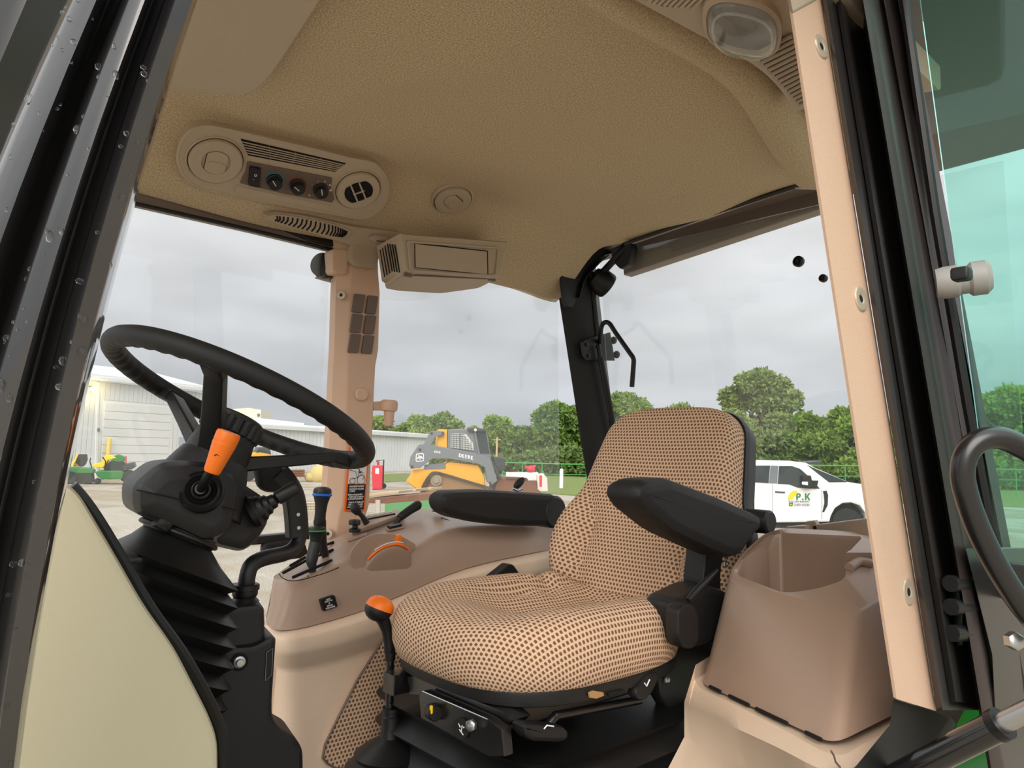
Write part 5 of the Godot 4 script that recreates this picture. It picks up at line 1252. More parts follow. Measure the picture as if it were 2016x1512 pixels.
	part(tr, "strap_rail", Geo.new().slab([Vector3(0.892, 1.39, -0.29), Vector3(1.0025, 1.4017, -0.29), Vector3(1.0069, 1.3856, -0.29), Vector3(0.9032, 1.3737, -0.29)], Vector3(0, 0, -0.02), 0.003), M["black plastic"])

# a pistol-grip lever: shaft, swelling grip, coloured ring, dark crown
func spool_lever(label: String, root: Vector3, neck: Vector3, crown: Vector3, ring: String, grp: String) -> void:
	var o := thing("spool_lever", label, "lever", root, grp)
	var ax := (crown - neck).normalized()
	part(o, "shaft", Geo.new().tube([root - Vector3(0, 0.02, 0), root, root.lerp(neck, 0.35) + Vector3(-0.004, 0, 0), neck + ax * 0.005], [0.008, 0.008, 0.0125, 0.014], 14, 4), M["black plastic"])
	var L := (crown - neck).length()
	part(o, "grip", Geo.new().lathe(neck, ax, [[0.012, -0.004], [0.0135, 0], [0.0125, L * 0.3], [0.0145, L * 0.6], [0.0195, L * 0.83], [0.0212, L * 0.9]], 24, Vector3(0.8, 0.3, 0), 0.85), M["black soft"])
	part(o, "colour_ring", Geo.new().lathe(neck, ax, [[0.0195, L * 0.82], [0.0226, L * 0.85], [0.0226, L * 0.89], [0.0205, L * 0.92]], 26, Vector3(0.8, 0.3, 0), 0.85), M[ring])
	part(o, "crown", Geo.new().lathe(neck, ax, [[0.0208, L * 0.9], [0.0213, L * 0.97], [0.0195, L * 1.06], [0.013, L * 1.11], [0, L * 1.13]], 26, Vector3(0.8, 0.3, 0), 0.85), M["black rubber"])

func small_levers() -> void:
	spool_lever("black console lever with a blue ring round its head", Vector3(0.3987, 1.5119, -0.464), Vector3(0.368, 1.5859, -0.44), Vector3(0.3714, 1.6577, -0.44), "blue ring", "")
	spool_lever("black console lever with a green ring round its head", Vector3(0.3296, 1.4977, -0.3885), Vector3(0.34, 1.5417, -0.4), Vector3(0.3402, 1.5796, -0.4), "green ring", "")
	var a := thing("throttle_lever", "small black ball-ended lever on the console gate ridge", "lever", Vector3(0.5751, 1.57, -0.5865))
	part(a, "stem", Geo.new().tube([Vector3(0.5379, 1.5721, -0.52), Vector3(0.5226, 1.5912, -0.52), Vector3(0.5108, 1.6001, -0.52)], [0.0085, 0.006, 0.007], 12, 3), M["black plastic"])
	part(a, "grip", Geo.new().tube([Vector3(0.5138, 1.5964, -0.52), Vector3(0.5062, 1.6064, -0.52), Vector3(0.4988, 1.6139, -0.52), Vector3(0.4944, 1.6165, -0.52)], [0.008, 0.0125, 0.012, 0.006], 14, 3), M["black soft"])
	var b := thing("clamp_knob", "small black lobed clamp knob on the lever console", "knob", Vector3(0.4823, 1.5659, -0.48))
	var lob := []
	for i in 40:
		var t := TAU * i / 40.0
		lob.append(Vector3(0.4812, 1.5862, -0.48) + Vector3(cos(t), 0, sin(t)) * (0.0125 + 0.002 * cos(t * 5.0)))
	part(b, "knob_head", Geo.new().slab(lob, Vector3(0, -0.013, 0), 0.003), M["black plastic"])
	part(b, "knob_stem", Geo.new().lathe(Vector3(0.482, 1.5707, -0.48), Vector3(0, 1, 0), [[0.014, -0.014], [0.014, -0.006], [0.007, -0.003], [0.006, 0.006]], 16), M["black rubber"])
	var c := thing("range_lever", "black slanting range lever with long grip on the lever console", "lever", Vector3(0.6297, 1.5735, -0.52))
	part(c, "stem", Geo.new().tube([Vector3(0.621, 1.5636, -0.52), Vector3(0.6296, 1.576, -0.52), Vector3(0.6413, 1.5884, -0.52)], 0.007, 12), M["black plastic"])
	part(c, "grip", Geo.new().tube([Vector3(0.6324, 1.5811, -0.52), Vector3(0.6413, 1.5871, -0.52), Vector3(0.6626, 1.5994, -0.52), Vector3(0.6873, 1.6117, -0.52), Vector3(0.6952, 1.6141, -0.52)], [0.0085, 0.0105, 0.011, 0.0125, 0.008], 16, 3), M["black soft"])
	var y := thing("power_takeoff_knob", "yellow ribbed push knob on the lever console", "knob", Vector3(0.7403, 1.5986, -0.5))
	var yp := []
	for i in 48:
		var t := TAU * i / 48.0
		yp.append(Vector3(0.739, 1.625, -0.5) + Vector3(cos(t), 0, sin(t)) * (0.0142 if i % 4 else 0.0132))
	part(y, "knob_cap", Geo.new().slab(yp, Vector3(0, -0.011, 0), 0.002), M["yellow"], 30.0)
	part(y, "knob_shank", Geo.new().lathe(Vector3(0.7403, 1.5972, -0.5), Vector3(0, 1, 0), [[0.009, 0], [0.010, 0.006], [0.012, 0.014]], 18), M["yellow"])
	part(y, "base_plate", Geo.new().lathe(Vector3(0.7404, 1.5959, -0.5), Vector3(0, 1, 0), [[0, 0], [0.017, 0], [0.017, 0.002], [0, 0.002]], 20), M["decal black"])
	var mir := thing("armrest_clip", "small black clip behind the far armrest", "clip", Vector3(0.8973, 1.6706, -0.36))
	part(mir, "clip_body", Geo.new().ell(Vector3(0.8972, 1.6759, -0.36), Basis(Vector3(0.018, 0.013, 0), Vector3(-0.006, 0.009, 0), Vector3(0, 0, 0.008)), 14), M["black soft"])
	part(mir, "clip_foot", Geo.new().tube([Vector3(0.8742, 1.6615, -0.36), Vector3(0.8906, 1.656, -0.36), Vector3(0.9087, 1.6612, -0.36)], 0.004, 8), M["steel"])
	# orange-capped gear lever in its rubber gaiter
	var q := thing("gear_lever", "gear lever with orange capped ball rising from a black gaiter", "lever", Vector3(0.3643, 1.1764, -0.12))
	part(q, "rod", Geo.new().tube([Vector3(0.364, 1.2036, -0.12), Vector3(0.3583, 1.3602, -0.12)], 0.0078, 14), M["satin black"])
	part(q, "neck", Geo.new().tube([Vector3(0.3583, 1.3602, -0.12), Vector3(0.3575, 1.3742, -0.12), Vector3(0.3564, 1.3753, -0.12), Vector3(0.3561, 1.3809, -0.12), Vector3(0.3542, 1.396, -0.12), Vector3(0.3486, 1.4171, -0.12), Vector3(0.34, 1.4349, -0.12), Vector3(0.3339, 1.4449, -0.12)], [0.0095, 0.0105, 0.0095, 0.0105, 0.0105, 0.0105, 0.012, 0.014], 16), M["black plastic"])
	var kc := Vector3(0.3289, 1.4575, -0.12)
	var kb := Basis(Vector3(0, 0, 1), 0.0)
	part(q, "ball", Geo.new().ell(kc, Basis(Vector3(0.0275, -0.004, 0), Vector3(0.003, 0.0225, 0), Vector3(0, 0, 0.024)), 20), M["black plastic"])
	var dome := Geo.new()
	var rings := []
	var un := Vector3(0.35, 0.92, 0.1).normalized()
	dome.lathe(kc, un, [[0.0272, 0.001], [0.0268, 0.006], [0.0235, 0.0145], [0.017, 0.0205], [0.008, 0.0235], [0, 0.0242]], 30)
	part(q, "orange_cap", dome, M["orange"])
	part(q, "gaiter", Geo.new().lathe(Vector3(0.3662, 1.1399, -0.12), Vector3(0, 1, 0), [[0.09, -0.03], [0.082, 0.0], [0.086, 0.008], [0.074, 0.022], [0.082, 0.031], [0.062, 0.045], [0.066, 0.053], [0.045, 0.068], [0.02, 0.082], [0.0175, 0.1], [0.0175, 0.118], [0.0155, 0.12], [0.0155, 0.127], [0.0175, 0.128], [0.0175, 0.134], [0.008, 0.136]], 32), M["black rubber"], 28.0)

func seat() -> void:
	var s := thing("operator_seat", "tan woven operator seat with black armrests on black bellows", "seat", Vector3(0.6, 1.02, 0.04))
	# cushion: rounded cloth pad with a sunk middle and raised sides
	var rings := []
	var uvs := []
	var prof := [[0.5, 0.0], [0.9, 0.0], [0.965, 0.012], [0.995, 0.034], [1.0, 0.055], [0.992, 0.074], [0.965, 0.093], [0.92, 0.106], [0.86, 0.113], [0.79, 0.116], [0.7, 0.117], [0.6, 0.117], [0.5, 0.117], [0.4, 0.117], [0.3, 0.117], [0.2, 0.117], [0.1, 0.117], [0.002, 0.117]]
	var arc := 0.0
	var lens := []
	for i in range(prof.size() - 1, -1, -1):
		if i < prof.size() - 1:
			arc += Vector2((prof[i][0] - prof[i + 1][0]) * 0.245, prof[i][1] - prof[i + 1][1]).length()
		lens.push_front(arc)
	for i in prof.size():
		var ring := []
		var ru := []
		for j in 96:
			var t := TAU * j / 96.0
			var e := 2.0 / 2.9
			var cx := signf(cos(t)) * pow(absf(cos(t)), e)
			var cz := signf(sin(t)) * pow(absf(sin(t)), e)
			var x: float = cx * prof[i][0]
			var z: float = cz * prof[i][0]
			var w := ss(1.02, 0.8, prof[i][0])
			var y: float = 1.372 + prof[i][1]
			if i >= 4:
				var valley := exp(-pow(z / 0.46, 4.0)) * ss(-0.75, 0.0, x)
				y += w * (-0.05 * valley + 0.006 * ss(0.3, 0.8, absf(z)) - 0.012 * ss(-0.3, -1.0, x) + 0.012 * ss(0.35, 0.95, x) * (1.0 - valley))
				y -= w * 0.016 * exp(-pow((absf(z) - 0.5) / 0.07, 2.0)) * ss(-0.45, 0.15, x)
				y -= w * 0.012 * exp(-pow((x - 0.42 - 0.2 * absf(z)) / 0.06, 2.0)) * ss(0.3, 0.55, absf(z))
			ring.append(Vector3(0.581 + x * 0.267, y, 0.049 + z * 0.224))
			var k: float = lens[i] / maxf(0.001, prof[i][0] * 0.245)
			ru.append(Vector2(x * 0.267, z * 0.224) * k * 56.0)
		rings.append(ring)
		uvs.append(ru)
	part(s, "cushion", Geo.new().loft(rings, true, 1, uvs), M["seat cloth"], 80.0)
	# backrest
	var o := Vector3(0.835, 1.395, 0.04)
	var v := Vector3(0.37, 0.929, 0.0).normalized()
	var f := Vector3(-v.y, v.x, 0.0)
	var w := Vector3(0, 0, 1)
	var outl: Array = Geo.spl([Vector2(-0.13, 0.0), Vector2(0.0, -0.012), Vector2(0.13, 0.0), Vector2(0.215, 0.05), Vector2(0.245, 0.14), Vector2(0.235, 0.22), Vector2(0.208, 0.3), Vector2(0.19, 0.4), Vector2(0.172, 0.47), Vector2(0.12, 0.508), Vector2(0.0, 0.516), Vector2(-0.12, 0.508), Vector2(-0.172, 0.47), Vector2(-0.19, 0.4), Vector2(-0.208, 0.3), Vector2(-0.235, 0.22), Vector2(-0.245, 0.14), Vector2(-0.215, 0.05)], 5, true)
	var mid := Vector2(0, 0.25)
	var pr := [[0.9, -0.075], [0.97, -0.055], [1.0, -0.03], [1.0, -0.012], [0.985, 0.005], [0.955, 0.018], [0.9, 0.027], [0.83, 0.031], [0.75, 0.032], [0.65, 0.032], [0.55, 0.032], [0.45, 0.032], [0.35, 0.032], [0.25, 0.032], [0.15, 0.032], [0.05, 0.032], [0.002, 0.032]]
	rings = []
	uvs = []
	arc = 0.0
	lens = []
	for i in range(pr.size() - 1, -1, -1):
		if i < pr.size() - 1:
			arc += Vector2((pr[i][0] - pr[i + 1][0]) * 0.23, pr[i][1] - pr[i + 1][1]).length()
		lens.push_front(arc)
	for i in pr.size():
		var ring := []
		var ru := []
		for q in outl:
			var p: Vector2 = mid + (q - mid) * pr[i][0]
			var d: float = pr[i][1]
			var wt := ss(1.0, 0.82, pr[i][0])
			if i >= 3:
				var side := ss(0.12, 0.2, absf(p.x)) * ss(0.33, 0.2, p.y)
				d += wt * (0.034 * side - 0.014 * exp(-pow(p.x / 0.13, 2.0)) * ss(0.5, 0.3, p.y) + 0.012 * exp(-pow((p.y - 0.12) / 0.08, 2.0)) - 0.02 * ss(0.36, 0.52, p.y))
				d -= wt * 0.02 * exp(-pow((absf(p.x) - 0.135 - 0.35 * maxf(0.0, p.y - 0.2)) / 0.014, 2.0)) * ss(0.33, 0.26, p.y)
			ring.append(o + v * p.y + w * p.x + f * d)
			var k: float = lens[i] / maxf(0.001, pr[i][0] * 0.23)
			ru.append((p - mid) * k * 56.0)
		rings.append(ring)
		uvs.append(ru)
	part(s, "backrest", Geo.new().loft(rings, true, 1, uvs), M["seat cloth"], 80.0)
	var sh := []
	for e in [[1.02, -0.03], [1.035, -0.04], [1.02, -0.075], [0.8, -0.1], [0.3, -0.11]]:
		var ring := []
		for q in outl:
			var p: Vector2 = mid + (q - mid) * e[0]
			ring.append(o + v * p.y + w * p.x + f * e[1])
		sh.append(ring)
	part(s, "back_shell", Geo.new().loft(sh), M["black plastic"])
	# armrests
	var fa := part(s, "armrest", Geo.new().slab([Vector3(0.5909, 1.6321, -0.275), Vector3(0.5928, 1.6526, -0.275), Vector3(0.6128, 1.6627, -0.275), Vector3(0.7167, 1.6639, -0.275), Vector3(0.9603, 1.6493, -0.275), Vector3(0.9629, 1.5669, -0.275), Vector3(0.8054, 1.575, -0.275), Vector3(0.7104, 1.585, -0.275), Vector3(0.6273, 1.6023, -0.275), Vector3(0.6003, 1.6147, -0.275)], Vector3(0, 0, -0.075), 0.016, 0.016), M["black soft"], 30.0)
	part(fa, "armrest_hinge", Geo.new().lathe(Vector3(0.9517, 1.6047, -0.28), Vector3(0, 0, 1), [[0, -0.05], [0.042, -0.05], [0.042, 0.0], [0.036, 0.006], [0, 0.006]], 28), M["black plastic"])
	var na := part(s, "armrest", Geo.new().slab([Vector3(0.5209, 1.6868, 0.335), Vector3(0.5245, 1.7045, 0.335), Vector3(0.5429, 1.7151, 0.335), Vector3(0.6096, 1.7183, 0.335), Vector3(0.6479, 1.7096, 0.335), Vector3(0.7726, 1.6813, 0.335), Vector3(0.9043, 1.6466, 0.335), Vector3(0.9098, 1.6209, 0.335), Vector3(0.8793, 1.605, 0.335), Vector3(0.828, 1.5703, 0.335), Vector3(0.7896, 1.5712, 0.335), Vector3(0.7184, 1.5923, 0.335), Vector3(0.6179, 1.6248, 0.335), Vector3(0.541, 1.6652, 0.335)], Vector3(-0.01, 0, -0.075), 0.02, 0.014), M["black soft"], 25.0)
	part(na, "armrest_hinge", Geo.new().lathe(Vector3(0.973, 1.628, 0.31), Vector3(0, 0, 1), [[0, -0.05], [0.024, -0.05], [0.024, 0.0], [0.02, 0.004], [0, 0.004]], 28), M["black plastic"])
	part(s, "armrest_post", Geo.new().slab([Vector3(0.81, 1.5811, 0.27), Vector3(0.934, 1.5631, 0.27), Vector3(0.973, 1.5296, 0.27), Vector3(0.8777, 1.4785, 0.27), Vector3(0.8106, 1.4668, 0.27), Vector3(0.7984, 1.5153, 0.27)], Vector3(0, 0, -0.05), 0.008, 0.01), M["black plastic"])
	part(s, "post_screw", Geo.new().lathe(Vector3(0.8675, 1.5485, 0.274), Vector3(0, 0, 1), [[0, 0], [0.008, 0], [0.007, 0.003], [0.004, 0.003], [0.003, 0.001], [0, 0.001]], 6), M["steel"])
	# recliner housing and lever
	part(s, "recliner_housing", Geo.new().slab([Vector3(0.6762, 1.4918, 0.3), Vector3(0.6897, 1.5035, 0.3), Vector3(0.7777, 1.5198, 0.3), Vector3(0.8469, 1.5009, 0.3), Vector3(0.8327, 1.4318, 0.3), Vector3(0.7781, 1.4118, 0.3), Vector3(0.7169, 1.4103, 0.3), Vector3(0.6829, 1.4258, 0.3)], Vector3(0, 0, -0.08), 0.014, 0.02), M["black plastic"], 25.0)
	part(s, "recliner_cover", Geo.new().slab([Vector3(0.6564, 1.4923, 0.315), Vector3(0.6758, 1.5013, 0.315), Vector3(0.7035, 1.4939, 0.315), Vector3(0.7193, 1.4718, 0.315), Vector3(0.7195, 1.4305, 0.315), Vector3(0.6978, 1.418, 0.315), Vector3(0.669, 1.4258, 0.315), Vector3(0.6554, 1.4456, 0.315)], Vector3(0, 0, -0.03), 0.006, 0.01), M["black plastic"])
	part(s, "recliner_lever", Geo.new().tube([Vector3(0.6906, 1.5032, 0.31), Vector3(0.717, 1.5181, 0.31), Vector3(0.749, 1.533, 0.31), Vector3(0.7822, 1.5484, 0.31)], [0.005, 0.007, 0.006, 0.003], 10, 3), M["black plastic"])
	# pan under the cushion, slide frame, plate with controls
	var pan := []
	for e in [[0.99, 0.012], [1.0, 0.004], [0.985, -0.014], [0.9, -0.022], [0.6, -0.024]]:
		var ring := []
		for j in 64:
			var t := TAU * j / 64.0
			var ex := 2.0 / 3.2
			ring.append(Vector3(0.585 + signf(cos(t)) * pow(absf(cos(t)), ex) * 0.25 * e[0], 1.372 + e[1], 0.049 + signf(sin(t)) * pow(absf(sin(t)), ex) * 0.212 * e[0]))
		pan.append(ring)
	part(s, "seat_pan", Geo.new().loft(pan), M["black plastic"])
	part(s, "slide_rail", Geo.new().slab([Vector3(0.36, 1.35, 0.19), Vector3(0.83, 1.35, 0.19), Vector3(0.83, 1.315, 0.19), Vector3(0.36, 1.315, 0.19)], Vector3(0, 0, -0.04), 0.004), M["satin black"])
	part(s, "slide_rail", Geo.new().slab([Vector3(0.33, 1.35, -0.06), Vector3(0.83, 1.35, -0.06), Vector3(0.83, 1.315, -0.06), Vector3(0.33, 1.315, -0.06)], Vector3(0, 0, -0.04), 0.004), M["satin black"])
	part(s, "front_rail", Geo.new().slab([Vector3(0.352, 1.3459, -0.0558), Vector3(0.352, 1.3641, -0.0036), Vector3(0.352, 1.3537, 0.0212), Vector3(0.352, 1.3564, 0.2065), Vector3(0.352, 1.3493, 0.2301), Vector3(0.352, 1.3388, 0.219), Vector3(0.352, 1.3275, 0.0079), Vector3(0.352, 1.3179, -0.0441)], Vector3(0.04, 0, 0), 0.004), M["satin black"])
	part(s, "rear_bracket", Geo.new().slab([Vector3(0.7173, 1.377, 0.22), Vector3(0.902, 1.4075, 0.22), Vector3(0.9779, 1.387, 0.22), Vector3(0.9778, 1.2128, 0.22), Vector3(0.7823, 1.2541, 0.22), Vector3(0.7338, 1.31, 0.22)], Vector3(0, 0, -0.03), 0.006), M["black plastic"])
	part(s, "bracket_bolt", Geo.new().lathe(Vector3(0.748, 1.3373, 0.222), Vector3(0, 0, 1), [[0, 0], [0.008, 0], [0.008, 0.004], [0.004, 0.007], [0, 0.007]], 6), M["steel"])
	var fp := part(s, "front_plate", Geo.new().slab([Vector3(0.33, 1.335, 0.0144), Vector3(0.33, 1.3469, 0.0285), Vector3(0.33, 1.347, 0.1966), Vector3(0.33, 1.3407, 0.2298), Vector3(0.33, 1.3033, 0.236), Vector3(0.33, 1.292, 0.1992), Vector3(0.33, 1.2996, 0.0228)], Vector3(0.02, 0, 0), 0.003), M["satin black"])
	part(fp, "plate_edge", Geo.new().tube([Vector3(0.329, 1.3459, 0.027), Vector3(0.329, 1.3468, 0.1978)], 0.0012, 6), M["steel"])
	var wk := part(s, "weight_dial", Geo.new().lathe(Vector3(0.324, 1.3232, 0.066), Vector3(-0.25, 0.1, 0.95), [[0.011, -0.012], [0.0125, -0.010], [0.0125, 0.010], [0.011, 0.012], [0, 0.012]], 20), M["black rubber"])
	part(wk, "weight_window", Geo.new().bx(Vector3(0.314, 1.3312, 0.0735), Vector3(0.004, 0.013, 0.005), 0.001), M["yellow"])
	var dk := part(s, "symbol_disc", Geo.new().lathe(Vector3(0.325, 1.3178, 0.1394), Vector3(-1, 0.1, 0.35), [[0, -0.003], [0.0155, -0.003], [0.0155, 0.001], [0, 0.001]], 28), M["decal black"])
	part(dk, "symbol", Geo.new().tube([Vector3(0.3235, 1.3245, 0.1345), Vector3(0.3235, 1.3194, 0.1386), Vector3(0.3235, 1.3239, 0.1435), Vector3(0.3235, 1.3141, 0.1415)], 0.0009, 5).tube([Vector3(0.3235, 1.3184, 0.1322), Vector3(0.3235, 1.3102, 0.1469)], 0.0009, 5).ell(Vector3(0.3235, 1.3219, 0.1475), Basis.from_scale(Vector3.ONE * 0.0014), 8), M["white print"])
	part(s, "plate_nut", Geo.new().lathe(Vector3(0.322, 1.3324, 0.1703), Vector3(-1, 0.1, 0.35), [[0, 0], [0.009, 0], [0.009, 0.007], [0.0055, 0.009], [0, 0.009]], 6), M["steel"])
	# adjusters on the near side
	var ad := part(s, "slide_lever", Geo.new().slab([Vector3(0.3499, 1.3478, 0.255), Vector3(0.356, 1.3509, 0.255), Vector3(0.4376, 1.3289, 0.255), Vector3(0.4518, 1.3182, 0.255), Vector3(0.4498, 1.3047, 0.255), Vector3(0.4326, 1.3041, 0.255), Vector3(0.3718, 1.3196, 0.255), Vector3(0.3546, 1.3308, 0.255)], Vector3(0, 0, -0.03), 0.008, 0.008), M["black plastic"])
	part(ad, "lever_mark", Geo.new().tube([Vector3(0.3923, 1.3354, 0.2565), Vector3(0.3988, 1.3392, 0.2565), Vector3(0.4133, 1.3346, 0.2565)], 0.0012, 6), M["white print"])
	part(s, "slide_bar", Geo.new().tube([Vector3(0.4268, 1.3243, 0.23), Vector3(0.4424, 1.3349, 0.23), Vector3(0.4658, 1.3348, 0.23), Vector3(0.6603, 1.3194, 0.23)], 0.0075, 12, 4), M["satin black"])
	var tl := part(s, "tilt_lever", Geo.new().slab([Vector3(0.6041, 1.3442, 0.265), Vector3(0.6066, 1.3555, 0.265), Vector3(0.6429, 1.3771, 0.265), Vector3(0.6662, 1.3757, 0.265), Vector3(0.6753, 1.3655, 0.265), Vector3(0.6522, 1.3402, 0.265), Vector3(0.6322, 1.3321, 0.265), Vector3(0.6125, 1.3359, 0.265)], Vector3(0, 0, -0.022), 0.007, 0.008), M["black plastic"])
	part(tl, "lever_mark", Geo.new().tube([Vector3(0.6255, 1.3634, 0.2665), Vector3(0.6313, 1.3573, 0.2665), Vector3(0.6397, 1.3669, 0.2665)], 0.0013, 6), M["white print"])
	part(s, "pan_tag", Geo.new().slab([Vector3(0.4879, 1.372, 0.262), Vector3(0.4976, 1.3733, 0.262), Vector3(0.5227, 1.3662, 0.262), Vector3(0.5254, 1.3601, 0.262), Vector3(0.5066, 1.3589, 0.262), Vector3(0.4905, 1.3636, 0.262)], Vector3(0, 0, -0.004), 0.001), mat("foam", colour(180, 140, 90), 0.9))
	part(s, "pan_slot", Geo.new().slab([Vector3(0.5356, 1.363, 0.262), Vector3(0.5776, 1.3601, 0.262), Vector3(0.5804, 1.353, 0.262), Vector3(0.5383, 1.356, 0.262)], Vector3(0, 0, -0.004), 0.001), M["hollow"])
	# square bellows
	var cs := []
	var rr := []
	for i in 12:
		cs.append(Vector3(0.60, 1.285 - i * 0.025, 0.03))
		rr.append(0.245 if i % 2 == 0 else 0.215)
	part(s, "bellows", bellows(Geo.new(), cs, rr, Vector3(0, 1, 0), 64, 7.0), M["black rubber"], 28.0)

func console_near() -> void:
	# fender bin: a tapered open box
	var k := thing("fender_bin", "brown open storage bin with cup recess beside the rear door post", "storage bin", Vector3(0.8081, 1.3286, 0.45))
	var out0: Array = [Vector3(0.7773, 1.5297, 0.33), Vector3(0.6882, 1.5246, 0.6), Vector3(0.7449, 1.5502, 0.62) + Vector3(0.10, 0.012, 0.0), Vector3(1.16, 1.545, 0.58), Vector3(1.3728, 1.5878, 0.33) + Vector3(0.0, 0, 0), Vector3(1.0246, 1.6135, 0.31), Vector3(0.9527, 1.6067, 0.31), Vector3(0.8495, 1.5725, 0.318)]
	var low0: Array = [Vector3(0.7291, 1.3561, 0.31), Vector3(0.5503, 1.3866, 0.63), Vector3(0.6774, 1.404, 0.655), Vector3(1.16, 1.36, 0.62), Vector3(1.2, 1.36, 0.3), Vector3(1.05, 1.36, 0.29), Vector3(0.95, 1.36, 0.29), Vector3(0.8, 1.36, 0.29)]
	# wall shell with rounded front corners
	var rnd := func(pts: Array, r: float) -> Array:
		var f := []
		for i in pts.size():
			var a: Vector3 = pts[posmod(i - 1, pts.size())]
			var b: Vector3 = pts[i]
			var c: Vector3 = pts[(i + 1) % pts.size()]
			var q := minf(r, 0.4 * minf(a.distance_to(b), b.distance_to(c)))
			var s0: Vector3 = b + (a - b).normalized() * q
			var s1: Vector3 = b + (c - b).normalized() * q
			for j in 5:
				var t := j / 4.0
				f.append(s0.lerp(b, t).lerp(b.lerp(s1, t), t))
		return f
	var O: Array = rnd.call(out0, 0.03)
	var B: Array = rnd.call(low0, 0.03)
	var cen := Vector3.ZERO
	for p in O:
		cen += p / O.size()
	var I := []
	var hole: Array = rnd.call([Vector3(0.7972, 1.542, 0.3397), Vector3(0.7548, 1.5314, 0.4557), Vector3(0.753, 1.5464, 0.5101), Vector3(0.7571, 1.5672, 0.557), Vector3(0.8377, 1.5992, 0.5255), Vector3(0.9488, 1.6203, 0.5066), Vector3(1.0078, 1.6054, 0.3144), Vector3(0.9806, 1.5964, 0.3023), Vector3(0.8618, 1.5634, 0.3128)], 0.02)
	var R1 := []
	for p in O:
		R1.append(p + (cen - p).normalized() * 0.008 + Vector3(0, 0.004, 0))
	part(k, "wall_shell", Geo.new().loft([R1, O, B], true, 0), M["console brown"], 50.0)
	# rim plate with the hole cut in it
	var rimg := Geo.new()
	var ph := []
	for j in R1.size():
		ph.append(R1[j])
	var dense := Geo.spl(hole, 2, true)
	rim_between(rimg, ph, dense)
	part(k, "rim_top", rimg, M["console brown"], 50.0)
	var h2 := []
	var h3 := []
	var hc := Vector3.ZERO
	for p in dense:
		hc += p / dense.size()
	for p in dense:
		h2.append(p + (hc - p).normalized() * 0.004 + Vector3(0, -0.006, 0))
		h3.append(p + (hc - p) * 0.12 + Vector3(0, -0.12, 0))
	part(k, "well", Geo.new().loft([dense, h2, h3], true, 2), M["console brown"], 50.0)
	part(k, "divider", Geo.new().slab([Vector3(0.8038, 1.6044, 0.5362), Vector3(0.8301, 1.6073, 0.5332), Vector3(0.8342, 1.5582, 0.5306), Vector3(0.8078, 1.5577, 0.5338)], Vector3(0.1, 0.0, 0.06), 0.003), M["console brown"])
	part(k, "cup_rim", Geo.new().tube([Vector3(0.791, 1.5824, 0.5489), Vector3(0.8219, 1.59, 0.5506), Vector3(0.8383, 1.5873, 0.565)], 0.008, 10, 4), M["console brown"])
	# second bin further back
	var k2 := thing("rear_tray", "low brown tray behind the storage bin below rear window", "tray", Vector3(1.4982, 1.5756, 0.2))
	part(k2, "tray_wall", Geo.new().slab([Vector3(1.3, 1.5977, 0.219), Vector3(1.3, 1.6102, 0.2242), Vector3(1.3, 1.6145, 0.2468), Vector3(1.3, 1.6053, 0.2517), Vector3(1.3, 1.6326, 0.3834), Vector3(1.3, 1.6361, 0.4269), Vector3(1.3, 1.5565, 0.4253), Vector3(1.3, 1.5337, 0.2284)], Vector3(0.02, 0, 0), 0.006), M["console brown"])
	part(k2, "tray_end", Geo.new().slab([Vector3(1.28, 1.5836, 0.1747), Vector3(1.28, 1.5955, 0.1853), Vector3(1.28, 1.6022, 0.234), Vector3(1.28, 1.5362, 0.2383), Vector3(1.28, 1.5295, 0.1809)], Vector3(0.08, 0, 0), 0.006), M["console brown"])
	part(k2, "tray_slot", Geo.new().slab([Vector3(1.298, 1.5999, 0.2427), Vector3(1.298, 1.6017, 0.2501), Vector3(1.298, 1.5876, 0.2525), Vector3(1.298, 1.5869, 0.245)], Vector3(0.01, 0, 0)), M["hollow"])
	# beige base
	var b := thing("fender_cover", "beige moulded fender cover under the brown storage bin", "fender cover", Vector3(0.7549, 1.2587, 0.45))
	var r0: Array = Geo.spl([Vector3(0.7359, 1.3914, 0.3), Vector3(0.732, 1.3584, 0.307), (Vector3(0.732, 1.3584, 0.307)).lerp(Vector3(0.5459, 1.3857, 0.632), 0.33), (Vector3(0.732, 1.3584, 0.307)).lerp(Vector3(0.5459, 1.3857, 0.632), 0.67), Vector3(0.5459, 1.3857, 0.632), Vector3(0.5941, 1.3927, 0.65), Vector3(0.6694, 1.4016, 0.66)], 4)
	var r1: Array = Geo.spl([Vector3(0.7239, 1.3264, 0.285), Vector3(0.7047, 1.3274, 0.315), (Vector3(0.7047, 1.3274, 0.315)).lerp(Vector3(0.5047, 1.3801, 0.65), 0.33), (Vector3(0.7047, 1.3274, 0.315)).lerp(Vector3(0.5047, 1.3801, 0.65), 0.67), Vector3(0.5047, 1.3801, 0.65), Vector3(0.5549, 1.39, 0.67), Vector3(0.6328, 1.3978, 0.675)], 4)
	var r2: Array = Geo.spl([Vector3(0.7317, 1.2637, 0.28), Vector3(0.725, 1.2634, 0.31), Vector3(0.6847, 1.2713, 0.41), Vector3(0.6191, 1.3029, 0.53), Vector3(0.504, 1.3557, 0.65), Vector3(0.5672, 1.3549, 0.67), Vector3(0.645, 1.369, 0.675)], 4)
	var r3: Array = Geo.spl([Vector3(0.6404, 1.1838, 0.28), Vector3(0.6285, 1.1802, 0.33), Vector3(0.6337, 1.2066, 0.43), Vector3(0.5848, 1.2602, 0.54), Vector3(0.4811, 1.3215, 0.66), Vector3(0.5486, 1.3208, 0.68), Vector3(0.6458, 1.3185, 0.68)], 4)
	for row in [r0, r1, r2, r3]:
		for i in row.size():
			row[i] += Vector3(-0.016, -0.004, 0.006)
